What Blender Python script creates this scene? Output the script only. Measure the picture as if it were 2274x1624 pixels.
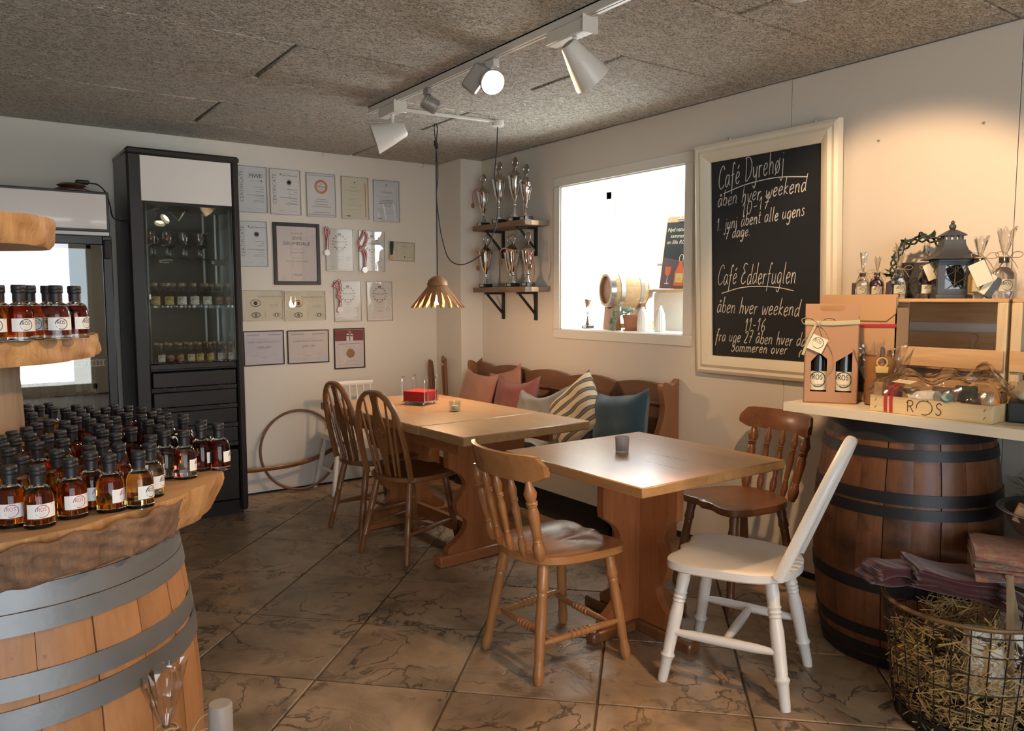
import bpy, math, random
from mathutils import Matrix, Vector, Euler
random.seed(7)
for _o in list(bpy.data.objects): bpy.data.objects.remove(_o)
S = bpy.context.scene
COL = S.collection
PI = math.pi
R = math.radians
# ------------------------------------------------------------------ camera, world, sun, daylight, exposure
H = 2.437                      # ceiling height
cam_d = bpy.data.cameras.new('camera'); cam = bpy.data.objects.new('camera', cam_d); COL.objects.link(cam)
_yaw, _pit, _rol = R(35.64), R(-4.932), R(-0.109)
_f = Vector((math.sin(_yaw)*math.cos(_pit), math.cos(_yaw)*math.cos(_pit), math.sin(_pit)))
_r = Vector((math.cos(_yaw), -math.sin(_yaw), 0)); _u = _r.cross(_f)
_R = _r*math.cos(_rol)+_u*math.sin(_rol); _U = -_r*math.sin(_rol)+_u*math.cos(_rol)
_m = Matrix(((_R.x, _U.x, -_f.x), (_R.y, _U.y, -_f.y), (_R.z, _U.z, -_f.z))).to_4x4()
_m.translation = Vector((-3.3567, -5.4488, 1.38))
cam.matrix_world = _m
cam_d.sensor_fit = 'HORIZONTAL'; cam_d.sensor_width = 36.0; cam_d.lens = 36.0*1720.44/2274.0
cam_d.clip_start = 0.02; cam_d.clip_end = 200
S.camera = cam
W = bpy.data.worlds.new('world'); S.world = W; W.use_nodes = True
_bg = W.node_tree.nodes['Background']; _bg.inputs[0].default_value = (0.80, 0.90, 1.0, 1); _bg.inputs[1].default_value = 3.0
def light(name, kind, loc, energy, color=(1,1,1), size=0.1, to=None, **kw):
    d = bpy.data.lights.new(name, kind); d.energy = energy; d.color = color
    if kind == 'AREA':
        d.shape = 'RECTANGLE'; d.size = size; d.size_y = kw.get('sy', size)
        if 'spread' in kw: d.spread = R(kw['spread'])
    elif kind == 'SPOT':
        d.shadow_soft_size = size; d.spot_size = R(kw.get('cone', 60)); d.spot_blend = kw.get('blend', .3)
    elif kind == 'SUN': d.angle = R(kw.get('angle', .53))
    else: d.shadow_soft_size = size
    o = bpy.data.objects.new(name, d); COL.objects.link(o); o.location = loc
    if to is not None:
        v = Vector(to)-Vector(loc); o.rotation_euler = v.to_track_quat('-Z', 'Y').to_euler()
    return o
WARM = (1.0, 0.62, 0.33)
light('sun', 'SUN', (6, -2, 8), 14.0, (1.0, .95, .86), to=(6-.30, -2+.12, 8-1.0))
light('window_daylight', 'AREA', (0.40, -1.87, 1.72), 42, (.90, .96, 1.0), 1.0, to=(-1, -1.87, 1.72), sy=.8)
light('door_daylight', 'AREA', (-3.6, -8.45, 1.25), 95, (.84, .90, 1.0), 3.2, to=(-3.2, 0, 1.1), sy=2.1)
S.view_settings.view_transform = 'Standard'; S.view_settings.look = 'None'
S.view_settings.gamma = 1; S.view_settings.use_curve_mapping = False
S.view_settings.exposure = -0.08
S.cycles.use_denoising = True
S.cycles.max_bounces = 10; S.cycles.diffuse_bounces = 4; S.cycles.glossy_bounces = 4
S.cycles.transmission_bounces = 8; S.cycles.transparent_max_bounces = 16
S.cycles.caustics_reflective = False; S.cycles.caustics_refractive = False
S.cycles.sample_clamp_indirect = 6.0
# ------------------------------------------------------------------ mesh helpers
def T(x=0, y=0, z=0): return Matrix.Translation((x, y, z))
def RX(a): return Matrix.Rotation(R(a), 4, 'X')
def RY(a): return Matrix.Rotation(R(a), 4, 'Y')
def RZ(a): return Matrix.Rotation(R(a), 4, 'Z')
def SC(x, y=None, z=None): return Matrix.Diagonal((x, x if y is None else y, x if z is None else z, 1))
def look(d, up=(0,0,1)):
    """rotation taking +Z to direction d"""
    return Vector(d).to_track_quat('Z', 'Y').to_matrix().to_4x4()
class MB:
    def __init__(s): s.v = []; s.f = []; s.m = []; s.s = []
    def add(s, vs, fs, mi=0, sm=False, M=None):
        b = len(s.v)
        s.v += [tuple(M @ Vector(p)) for p in vs] if M is not None else [tuple(p) for p in vs]
        for f in fs: s.f.append([i+b for i in f]); s.m.append(mi); s.s.append(sm)
        return s
    def box(s, c, d, bev=0, mi=0, M=None):
        hx, hy, hz = d[0]/2, d[1]/2, d[2]/2; cx, cy, cz = c
        if bev <= 0:
            vs = [(cx+sx*hx, cy+sy*hy, cz+sz*hz) for sx in (-1,1) for sy in (-1,1) for sz in (-1,1)]
            return s.add(vs, [(0,1,3,2),(4,6,7,5),(0,4,5,1),(2,3,7,6),(0,2,6,4),(1,5,7,3)], mi, False, M)
        h = (hx, hy, hz); bev = min(bev, hx*.9, hy*.9, hz*.9); vs = []; ix = {}
        for sx in (-1,1):
            for sy in (-1,1):
                for sz in (-1,1):
                    sg = (sx, sy, sz)
                    for a in range(3):
                        ix[sg, a] = len(vs)
                        vs.append(tuple(c[k]+sg[k]*(h[k] if k == a else h[k]-bev) for k in range(3)))
        fs = []
        def q(l):
            n = len(l); p = [Vector(vs[i]) for i in l]
            ce = sum(p, Vector())/n - Vector(c)
            if (p[1]-p[0]).cross(p[2]-p[0]).dot(ce) < 0: l = l[::-1]
            fs.append(tuple(l))
        for a in range(3):
            b, e = (a+1) % 3, (a+2) % 3
            for t in (-1,1):
                l = []
                for u, w in ((-1,-1),(1,-1),(1,1),(-1,1)):
                    g = [0,0,0]; g[a] = t; g[b] = u; g[e] = w; l.append(ix[tuple(g), a])
                q(l)
            for u in (-1,1):
                for w in (-1,1):
                    g0 = [0,0,0]; g0[a] = -1; g0[b] = u; g0[e] = w; g1 = list(g0); g1[a] = 1
                    q([ix[tuple(g0), b], ix[tuple(g1), b], ix[tuple(g1), e], ix[tuple(g0), e]])
        for sx in (-1,1):
            for sy in (-1,1):
                for sz in (-1,1): q([ix[(sx,sy,sz), a] for a in range(3)])
        return s.add(vs, fs, mi, False, M)
    def lathe(s, prof, n=24, mi=0, M=None, sm=True, mis=None):
        vs = []; rings = []
        for r, z in prof:
            if r < 1e-6: rings.append([len(vs)]); vs.append((0, 0, z))
            else:
                rings.append(list(range(len(vs), len(vs)+n)))
                vs += [(r*math.cos(2*PI*i/n), r*math.sin(2*PI*i/n), z) for i in range(n)]
        for k in range(len(rings)-1):
            a, b = rings[k], rings[k+1]; fs = []
            for i in range(n):
                j = (i+1) % n
                if len(a) == 1 and len(b) == 1: continue
                if len(a) == 1: fs.append((a[0], b[j], b[i]))
                elif len(b) == 1: fs.append((a[i], a[j], b[0]))
                else: fs.append((a[i], a[j], b[j], b[i]))
            s._lf = fs
            base = len(s.v)
            for f in fs: s.f.append([x+base for x in f]); s.m.append(mis[k] if mis else mi); s.s.append(sm)
        s.v += [tuple(M @ Vector(p)) for p in vs] if M is not None else vs
        return s
    def cyl(s, a, b, r, n=12, r2=None, mi=0, M=None, caps=True):
        a = Vector(a); b = Vector(b); L = (b-a).length
        MM = Matrix.Translation(a) @ look(b-a)
        if M is not None: MM = M @ MM
        r2 = r if r2 is None else r2
        p = [(r, 0), (r2, L)]
        if caps: p = [(0, 0)]+p+[(0, L)]
        return s.lathe(p, n, mi, MM)
    def turned(s, a, b, prof, n=12, mi=0, M=None):
        """prof: (t along 0..1, radius)"""
        a = Vector(a); b = Vector(b); L = (b-a).length
        MM = Matrix.Translation(a) @ look(b-a)
        if M is not None: MM = M @ MM
        return s.lathe([(0, prof[0][0]*L)]+[(r, t*L) for t, r in prof]+[(0, prof[-1][0]*L)], n, mi, MM)
    def tube(s, pts, r, n=8, closed=False, mi=0, M=None, ell=None):
        P = [Vector(p) for p in pts]; k = len(P)
        rr = r if isinstance(r, (list, tuple)) else [r]*k
        vs = []; t0 = None; nrm = None
        for i in range(k):
            if closed: t = P[(i+1) % k]-P[(i-1) % k]
            else: t = P[min(i+1, k-1)]-P[max(i-1, 0)]
            t = t.normalized() if t.length > 1e-9 else Vector((0,0,1))
            if nrm is None:
                nrm = t.orthogonal().normalized() if ell is None else (Vector(ell[2])-t*t.dot(Vector(ell[2]))).normalized()
            else:
                nrm = (nrm-t*nrm.dot(t)); nrm = nrm.normalized() if nrm.length > 1e-6 else t.orthogonal().normalized()
            bn = t.cross(nrm)
            ea, eb = (1, 1) if ell is None else ell[:2]
            for j in range(n):
                a = 2*PI*j/n
                vs.append(P[i]+nrm*(rr[i]*ea*math.cos(a))+bn*(rr[i]*eb*math.sin(a)))
        fs = []
        for i in range(k if closed else k-1):
            i2 = (i+1) % k
            for j in range(n):
                j2 = (j+1) % n; fs.append((i*n+j, i*n+j2, i2*n+j2, i2*n+j))
        if not closed:
            fs.append(tuple(range(n-1, -1, -1))); fs.append(tuple((k-1)*n+j for j in range(n)))
        return s.add(vs, fs, mi, True, M)
    def prism(s, out, z0, z1, mi=0, M=None, sm=False):
        """polygon outline (x,y), counter-clockwise, extruded z0..z1"""
        n = len(out); A = sum(out[i][0]*out[(i+1)%n][1]-out[(i+1)%n][0]*out[i][1] for i in range(n))
        if A < 0: out = out[::-1]
        vs = [(x, y, z0) for x, y in out]+[(x, y, z1) for x, y in out]
        s.add(vs, [tuple(range(n-1, -1, -1)), tuple(range(n, 2*n))], mi, False, M)
        b = len(s.v)-2*n
        for i in range(n):
            j = (i+1) % n; s.f.append([b+i, b+j, b+n+j, b+n+i]); s.m.append(mi); s.s.append(sm)
        return s
    def grid(s, fn, nu, nv, mi=0, sm=True, M=None, cu=False):
        vs = [fn(i/(nu if cu else nu-1), j/(nv-1)) for j in range(nv) for i in range(nu)]
        fs = []
        for j in range(nv-1):
            for i in range(nu if cu else nu-1):
                i2 = (i+1) % nu; fs.append((j*nu+i, j*nu+i2, (j+1)*nu+i2, (j+1)*nu+i))
        return s.add(vs, fs, mi, sm, M)
    def ball(s, c, r, n=12, mi=0, M=None, sq=(1,1,1)):
        MM = T(*c) @ SC(*sq)
        if M is not None: MM = M @ MM
        k = max(4, n//2)
        return s.lathe([(r*math.sin(PI*i/k) if 0 < i < k else 0, -r*math.cos(PI*i/k)) for i in range(k+1)], n, mi, MM)
    def mesh(s, name, mats, sharp=None):
        me = bpy.data.meshes.new(name); me.from_pydata(s.v, [], s.f)
        for m in (mats if isinstance(mats, (list, tuple)) else [mats]): me.materials.append(m)
        me.polygons.foreach_set('material_index', s.m); me.polygons.foreach_set('use_smooth', s.s)
        me.update()
        if sharp: me.set_sharp_from_angle(angle=R(sharp))
        return me
    def obj(s, name, mats, parent=None, M=None, sharp=40):
        return link(name, s.mesh(name, mats, sharp), parent, M)
def link(name, me, parent=None, M=None):
    o = bpy.data.objects.new(name, me); COL.objects.link(o)
    if parent is not None: o.parent = parent
    if M is not None: o.matrix_local = M
    return o
def tag(o, label, cat, group=None):
    o['label'] = label; o['category'] = cat
    if group: o['group'] = group
    return o
def thing(name, label, cat, loc=(0,0,0), rz=0, group=None, M=None):
    o = bpy.data.objects.new(name, None); COL.objects.link(o); o.empty_display_size = .05
    if M is not None: o.matrix_world = M
    else: o.location = loc; o.rotation_euler = (0, 0, R(rz))
    return tag(o, label, cat, group)
def struct(name, o_or_mb, mats=None, parent=None):
    o = o_or_mb.obj(name, mats, parent) if isinstance(o_or_mb, MB) else o_or_mb
    if parent is None: o['kind'] = 'structure'
    return o
def _kids(o): return [c for c in COL.objects if c.parent == o]
KIDS = {}
def copy_tree(src, kids, M=None, label=None, group=None):
    """kids: list of (object, [sub-objects])"""
    r = src.copy(); COL.objects.link(r)
    if M is not None: r.matrix_world = M
    if label: r['label'] = label
    if group: r['group'] = group
    for c, subs in kids:
        d = c.copy(); COL.objects.link(d); d.parent = r
        for e in subs:
            g = e.copy(); COL.objects.link(g); g.parent = d
    return r
def kids_of(o):
    ch = [c for c in bpy.data.objects if c.parent == o]
    return [(c, [e for e in bpy.data.objects if e.parent == c]) for c in ch]
def bez(pts, n=10, closed=False):
    """Catmull-Rom through points"""
    P = [Vector(p) for p in pts]; k = len(P); out = []
    rng = range(k if closed else k-1)
    for i in rng:
        p1 = P[i]; p2 = P[(i+1) % k]
        p0 = P[(i-1) % k] if closed or i > 0 else p1*2-p2
        p3 = P[(i+2) % k] if closed or i+2 < k else p2*2-p1
        for j in range(n):
            t = j/n
            out.append(.5*((2*p1)+(p2-p0)*t+(2*p0-5*p1+4*p2-p3)*t*t+(3*p1-p0-3*p2+p3)*t*t*t))
    if not closed: out.append(P[-1])
    return out
def bez2(pts, n=6, closed=False): return [(p.x, p.y) for p in bez([(x, y, 0) for x, y in pts], n, closed)]
def frand(a, b): return random.uniform(a, b)
# ------------------------------------------------------------------ writing: block text from the built-in font, strokes for handwriting
_tc = {}
def text_mesh(st, size=1.0, align='CENTER', shear=0.0, space=1.0):
    k = (st, align, shear, space)
    if k not in _tc:
        cu = bpy.data.curves.new('t', 'FONT'); cu.body = st; cu.align_x = align; cu.align_y = 'CENTER'; cu.resolution_u = 2
        cu.shear = shear; cu.space_character = space
        ob = bpy.data.objects.new('t', cu); me = ob.to_mesh()
        _tc[k] = ([tuple(v.co) for v in me.vertices], [tuple(p.vertices) for p in me.polygons])
        ob.to_mesh_clear(); bpy.data.objects.remove(ob); bpy.data.curves.remove(cu)
    v, f = _tc[k]
    return [(x*size, y*size) for x, y, z in v], f
def put2d(mb, v2, f, fn, mi): mb.add([fn(x, y) for x, y in v2], f, mi)
def ribbon(pts, w):
    P = [Vector((x, y)) for x, y in pts]; L = []; Rr = []
    for i in range(len(P)):
        t = P[min(i+1, len(P)-1)]-P[max(i-1, 0)]
        if t.length < 1e-9: t = Vector((1, 0))
        t.normalize(); n = Vector((-t.y, t.x))*w/2
        L.append(tuple(P[i]+n)); Rr.append(tuple(P[i]-n))
    k = len(P)
    return L+Rr, [(i, i+k, i+k+1, i+1) for i in range(k-1)]
GL = {
'C': (6, '6,8 4.6,10 2,8.6 .4,5 .8,1.4 3,0 6,1.6'), 'D': (7, '1.4,10 1,0;0,9.6 4,9.8 6.6,7 6,3 3,.2 .6,0'),
'E': (6, '5.6,9.4 3,10 1.4,8 3.6,5.6 1.2,4.4 .4,1.6 2.6,0 5.4,1.4;1.8,5.4 4,5.6'), 'S': (5.4, '5,8.6 3.4,10 1.2,8.6 1.6,6 4.2,4.2 4.4,1.6 2.4,0 .4,1.4'),
'R': (6, '.6,0 .6,10;.6,10 4,9.8 5.2,7.6 3.6,5.4 .6,5;2.6,5 5.6,0'), 'O': (7, '3.5,0 1,1.4 .4,5 1.2,8.6 3.5,10 5.9,8.6 6.6,5 6,1.4 3.5,0'),
'a': (5, '4,4.6 2,5 .5,3 .7,.6 2,0 3.6,2 4.2,5 4,1.4 5,.2'), 'å': (5, '4,4.6 2,5 .5,3 .7,.6 2,0 3.6,2 4.2,5 4,1.4 5,.2;2.6,6.4 1.9,7.1 2.6,7.8 3.3,7.1 2.6,6.4'),
'b': (4.6, '1,10 .6,4 .6,.4;.6,3 2,4.8 3.8,4 3.9,1.4 2.4,0 .7,.8'), 'd': (5, '4,4.4 2,5 .5,3 .8,.5 2,0 3.7,2;4.4,10 4,4 4.2,.8 5,.2'),
'e': (4.4, '.6,2.4 3.4,3.2 3.4,4.8 2,5.1 .6,3.4 .6,1.2 2,0 4,1.2'), 'é': (4.4, '.6,2.4 3.4,3.2 3.4,4.8 2,5.1 .6,3.4 .6,1.2 2,0 4,1.2;2,6.6 3.4,8'),
'f': (3.8, '3.8,9 2.8,10 1.8,8 1.4,2 .8,-3.4;.2,4.6 3.2,5'), 'g': (4.8, '4,4.6 2,5 .5,3 .8,.6 2.2,.2 3.8,2.4 4.1,4.8 3.6,-2 2,-4 .4,-2.8'),
'h': (4.8, '1,10 .6,0;.7,3 2.4,5 3.7,4 3.8,0'), 'i': (2.2, '.8,5 .8,.8 1.8,.2;.9,7 1,7.4'), 'j': (2.8, '1.8,5 1.6,-2 .6,-3.8 -.6,-2.8;1.9,7 2,7.4'),
'k': (4.4, '1,10 .6,0;3.6,5 .8,2.6 3.9,.1'), 'l': (2.4, '1.2,10 .8,1.2 1.8,.1'), 'm': (7.2, '.5,5 .6,0;.6,3 2,5 3.2,4 3.2,0;3.2,3 4.8,5 6,4 6.2,.6 7,.2'),
'n': (4.8, '.5,5 .6,0;.6,3 2.2,5 3.6,4 3.7,.6 4.6,.2'), 'o': (4.6, '2.2,5 .6,3.6 .7,1 2.2,0 3.8,1.2 3.9,3.6 2.2,5'), 'ø': (4.6, '2.2,5 .6,3.6 .7,1 2.2,0 3.8,1.2 3.9,3.6 2.2,5;4.4,5.8 .2,-.8'),
'r': (3.6, '.6,5 .6,0;.6,2.8 1.8,4.8 3.3,4.6'), 's': (3.8, '3.3,4.4 2,5 .9,4 3,2 2.9,.6 1.6,0 .3,.8'), 't': (3.2, '1.6,8 1.2,1.4 2,.1 3,.6;.2,5.4 3,5.6'),
'u': (4.8, '.6,5 .6,1.2 1.8,0 3.4,1.6 3.8,5 3.7,1.2 4.6,.2'), 'v': (4.4, '.3,5 1.8,0 4,5'), 'w': (6.4, '.4,5 1.2,.4 2.2,.3 3.2,4 4,.4 5,.4 6,5'),
'y': (4.6, '.5,5 .8,1.4 2,.6 3.6,2;4,5 3.2,-1.6 1.6,-4 .3,-2.8'), '0': (5, '2.4,9 .8,7.4 .5,3 1.6,0 3.2,.6 4.2,4 3.8,8 2.4,9'), '1': (3.4, '.4,6.4 2,9 1.8,0'),
'2': (5, '.6,7.4 2,9 3.8,7.8 3,4.6 .6,.4 4.4,.4'), '6': (4.8, '3.6,9 1.2,6 .6,2 2,0 3.8,1 3.6,3.4 1.8,4 .8,2.4'), '7': (4.8, '.6,8.8 4.2,9 1.8,0;1.2,4.6 4.2,4.8'),
'-': (4, '.6,3.6 3.4,3.8'), '.': (2, '.6,.1 .9,.4'), ' ': (3.2, ''), '(': (2.6, '2.2,6 1,3 1.6,-.6'), }
def strokes(st, size, slant=.18, x0=0, y0=0, ang=0, jig=.0):
    """handwritten polylines in metres; size = height of an ascender"""
    k = size/10; x = 0; out = []; ca, sa = math.cos(R(ang)), math.sin(R(ang))
    for ch in st:
        w, d = GL[ch]; jy = random.uniform(-jig, jig)*size
        for pl in d.split(';'):
            if not pl: continue
            P = [tuple(map(float, q.split(','))) for q in pl.split()]
            if len(P) > 2: P = bez2(P, 4)
            Q = [((x+px+slant*py)*k, py*k+jy) for px, py in P]
            out.append([(x0+qx*ca-qy*sa, y0+qx*sa+qy*ca) for qx, qy in Q])
        x += w+.9
    return out, x*k
def ros_logo(mb, fn, s, mi, ring=True, w=.06):
    """the thin round logo: open ring, the three letters, dots. s = ring radius"""
    if ring:
        pts = [(s*math.cos(a), s*math.sin(a)) for a in [R(-120+i*15) for i in range(21)]]
        v, f = ribbon(pts, s*w*1.5); put2d(mb, v, f, fn, mi)
        pts = [(s*math.cos(a), s*math.sin(a)) for a in [R(-128-i*12) for i in range(4)]]
        v, f = ribbon(pts, s*w*.6); put2d(mb, v, f, fn, mi)
    L = s*.62; x = -s*.72
    for ch in ('R', 'O', 'S'):
        st, wd = strokes(ch, L, 0, x, s*.0)
        for pl in st:
            v, f = ribbon(pl, s*w); put2d(mb, v, f, fn, mi)
        x += wd+s*.03
    for dx in (-.16, .06, .62):
        v, f = ribbon([(dx*s, s*.74), (dx*s+s*.06, s*.74)], s*.07); put2d(mb, v, f, fn, mi)
# ------------------------------------------------------------------ materials
MAT = {}
class N:
    def __init__(s, name):
        s.m = bpy.data.materials.new(name); s.m.use_nodes = True; s.t = s.m.node_tree; s.t.nodes.clear()
        s.out = s.t.nodes.new('ShaderNodeOutputMaterial'); MAT[name] = s.m
    def n(s, typ, **kw):
        o = s.t.nodes.new('ShaderNode'+typ)
        for k, v in kw.items():
            if k in o.inputs.keys() if isinstance(k, str) and not hasattr(o, k) else False: s.set(o.inputs[k], v)
            else: setattr(o, k, v)
        return o
    def set(s, inp, v):
        if isinstance(v, bpy.types.NodeSocket): s.t.links.new(v, inp)
        else:
            if hasattr(inp, 'default_value'):
                try: inp.default_value = v
                except Exception: inp.default_value = (*v, 1) if len(v) == 3 else v
    def i(s, node, **kw):
        for k, v in kw.items():
            s.set(node.inputs[k.replace('_', ' ')], v)
        return node
    def coord(s, kind='Object', scale=(1,1,1), rnd=0, rot=(0,0,0)):
        tc = s.n('TexCoord').outputs[kind] if kind != 'World' else s.n('NewGeometry').outputs['Position']
        mp = s.n('Mapping'); s.set(mp.inputs['Vector'], tc); mp.inputs['Scale'].default_value = scale; mp.inputs['Rotation'].default_value = [R(a) for a in rot]
        if rnd:
            oi = s.n('ObjectInfo'); mu = s.n('Math', operation='MULTIPLY'); s.set(mu.inputs[0], oi.outputs['Random']); mu.inputs[1].default_value = rnd
            cb = s.n('CombineXYZ')
            for k in range(3): s.set(cb.inputs[k], mu.outputs[0])
            s.set(mp.inputs['Location'], cb.outputs[0])
        return mp.outputs[0]
    def noise(s, vec, scale, detail=4, rough=.5, dist=0, out=0):
        o = s.n('TexNoise'); s.set(o.inputs['Vector'], vec); o.inputs['Scale'].default_value = scale
        o.inputs['Detail'].default_value = detail; o.inputs['Roughness'].default_value = rough; o.inputs['Distortion'].default_value = dist
        return o.outputs[out]
    def voro(s, vec, scale, feature='F1', out=0, rnd=1):
        o = s.n('TexVoronoi', feature=feature); s.set(o.inputs['Vector'], vec); o.inputs['Scale'].default_value = scale
        o.inputs['Randomness'].default_value = rnd
        return o.outputs[out]
    def ramp(s, fac, stops, interp='LINEAR'):
        o = s.n('ValToRGB'); s.set(o.inputs[0], fac); o.color_ramp.interpolation = interp
        e = o.color_ramp.elements
        while len(e) < len(stops): e.new(.5)
        for k, (p, c) in enumerate(stops):
            e[k].position = p; e[k].color = (*c, 1) if not isinstance(c, (int, float)) else (c, c, c, 1)
        return o.outputs[0]
    def mix(s, f, a, b, mode='MIX'):
        o = s.n('Mix', data_type='RGBA', blend_type=mode)
        s.set(o.inputs['Factor'], f)
        for k, v in ((6, a), (7, b)): s.set(o.inputs[k], (*v, 1) if isinstance(v, tuple) and len(v) == 3 else v)
        return o.outputs[2]
    def math(s, op, a, b=0.0, c=None):
        o = s.n('Math', operation=op); s.set(o.inputs[0], a); s.set(o.inputs[1], b)
        if c is not None: s.set(o.inputs[2], c)
        return o.outputs[0]
    def bump(s, h, strength=.3, dist=.01, nrm=None):
        o = s.n('Bump'); s.set(o.inputs['Height'], h); o.inputs['Strength'].default_value = strength; o.inputs['Distance'].default_value = dist
        if nrm is not None: s.set(o.inputs['Normal'], nrm)
        return o.outputs[0]
    def bsdf(s, col, rough=.5, metal=0, spec=.5, nrm=None, **kw):
        b = s.n('BsdfPrincipled'); s.set(b.inputs['Base Color'], (*col, 1) if isinstance(col, tuple) and len(col) == 3 else col)
        s.set(b.inputs['Roughness'], rough); s.set(b.inputs['Metallic'], metal); s.set(b.inputs['Specular IOR Level'], spec)
        if nrm is not None: s.set(b.inputs['Normal'], nrm)
        for k, v in kw.items():
            s.set(b.inputs[k.replace('_', ' ')], (*v, 1) if isinstance(v, tuple) and len(v) == 3 else v)
        s.t.links.new(b.outputs[0], s.out.inputs[0]); return b
def plain(name, col, rough=.5, metal=0, spec=.5, bump=0, bscale=60, var=0, **kw):
    m = N(name); nr = None; c = col
    if bump or var:
        v = m.coord('Object', rnd=3.0); ns = m.noise(v, bscale, 4)
        if bump: nr = m.bump(ns, bump, .004)
        if var: c = m.mix(m.noise(v, bscale*.15, 3), tuple(x*(1-var) for x in col), tuple(min(1, x*(1+var)) for x in col))
    m.bsdf(c, rough, metal, spec, nr, **kw); return m.m
def wood(name, c1, c2, axis='X', scale=1.0, rough=.4, knots=0, spec=.5, wear=None, coat=0, coord='Object', mark=None):
    m = N(name); st = {'X': (.09, 1, 1), 'Y': (1, .09, 1), 'Z': (1, 1, .09)}[axis]
    v = m.coord(coord, tuple(x*scale for x in st), rnd=5.0)
    g = m.noise(v, 9, 6, .62, .6); fine = m.noise(v, 70, 3, .6)
    f = m.math('ADD', m.math('MULTIPLY', g, .8), m.math('MULTIPLY', fine, .28))
    c = m.ramp(f, [(.36, c1), (.66, c2)])
    if wear:
        vv = m.coord(coord, (1,1,1), rnd=2.0); wn = m.ramp(m.noise(vv, 5*scale, 4, .6), [(.52, 0.0), (.7, 1.0)])
        c = m.mix(m.math('MULTIPLY', wn, wear[1]), c, wear[0])
    if mark:
        vv = m.coord(coord, (1,1,1), rnd=2.0); wn = m.ramp(m.noise(vv, 26*scale, 5, .7), [(.64, 0.0), (.72, 1.0)])
        c = m.mix(m.math('MULTIPLY', wn, .75), c, mark)
    m.bsdf(c, m.math('MULTIPLY_ADD', g, .18, rough-.09) , 0, spec, m.bump(f, .12, .003), Coat_Weight=coat, Coat_Roughness=.22); return m.m
# room
plain('wall_paint', (.74, .70, .62), .65, bump=.10, bscale=40, spec=.25)
plain('wall_board', (.74, .69, .61), .5, bump=.03, bscale=25, spec=.3)
plain('white_trim', (.80, .78, .72), .45, spec=.35)
plain('cream_paint', (.83, .77, .62), .42, bump=.05, bscale=30, spec=.4)
plain('grout', (.20, .15, .10), .9, bump=.3, bscale=200)
plain('concrete_ground', (.55, .53, .50), .9, bump=.3, bscale=20)
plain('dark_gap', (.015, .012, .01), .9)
def floor_tile():
    m = N('floor_tile'); w = m.coord('Object', (1,1,1), rnd=37.0)
    wp = m.noise(w, 2.2, 3, .5, 0, 1)
    warp = m.n('VectorMath', operation='MULTIPLY_ADD'); m.set(warp.inputs[0], wp); warp.inputs[1].default_value = (.55, .55, .55); m.set(warp.inputs[2], w)
    v = warp.outputs[0]
    base = m.ramp(m.noise(v, 3.2, 6, .62), [(.25, (.15, .105, .068)), (.46, (.32, .225, .14)), (.6, (.42, .30, .19)), (.8, (.30, .245, .18))])
    vein = m.noise(v, 4.2, 5, .55); e = m.math('ABSOLUTE', m.math('SUBTRACT', vein, .5))
    vm = m.ramp(e, [(.0, 1.0), (.010, .75), (.020, 0.0)])
    pat = m.ramp(m.noise(w, 5.0, 6, .7, .4), [(.57, 0.0), (.64, 1.0)])
    gate = m.ramp(m.noise(w, 2.6, 2), [(.4, .1), (.55, 1.0)])
    c = m.mix(m.math('MULTIPLY', pat, .5), base, (.10, .075, .05))
    c = m.mix(m.math('MULTIPLY', m.math('MULTIPLY', vm, gate), .85), c, (.055, .04, .028))
    ob = m.n('ObjectInfo'); c = m.mix(.35, c, m.mix(1.0, c, m.ramp(ob.outputs['Random'], [(0, (.72, .66, .60)), (.5, (1, .92, .82)), (1, (1.25, 1.15, 1.05))]), 'MULTIPLY'))
    h = m.math('ADD', m.math('MULTIPLY', m.noise(v, 7, 6, .6), 1.0), m.math('MULTIPLY', m.math('ADD', vm, pat), -.35))
    m.bsdf(c, m.math('MULTIPLY_ADD', m.noise(w, 9, 4), .25, .24), 0, .45, m.bump(h, .35, .006)); return m.m
floor_tile()
def woodwool():
    m = N('wood_wool'); st = m.coord('World', (.55, 1, 1))
    f = None; hh = None
    for k, (sc, di, off, wd) in enumerate(((46, 1.1, 0, .05), (62, .9, 7, .055), (80, .8, 13, .06))):
        mp = m.n('Mapping'); m.set(mp.inputs['Vector'], st); mp.inputs['Location'].default_value = (off, off*.7, 0); mp.inputs['Rotation'].default_value = (0, 0, R(18*(k-1)))
        e = m.math('ABSOLUTE', m.math('SUBTRACT', m.noise(mp.outputs[0], sc, 2, .45, di), .5))
        l = m.ramp(e, [(0, 1.0), (wd*.55, .8), (wd*1.15, 0.0)])
        f = l if f is None else m.math('MAXIMUM', f, l)
    vv = m.coord('World', (1,1,1)); tone = m.noise(vv, 2.0, 3)
    c = m.mix(f, m.mix(tone, (.27, .24, .195), (.38, .345, .285)), m.mix(tone, (.74, .69, .59), (.82, .78, .69)))
    m.bsdf(c, .85, 0, .15, m.bump(f, 1.0, .006)); return m.m
woodwool()
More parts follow.
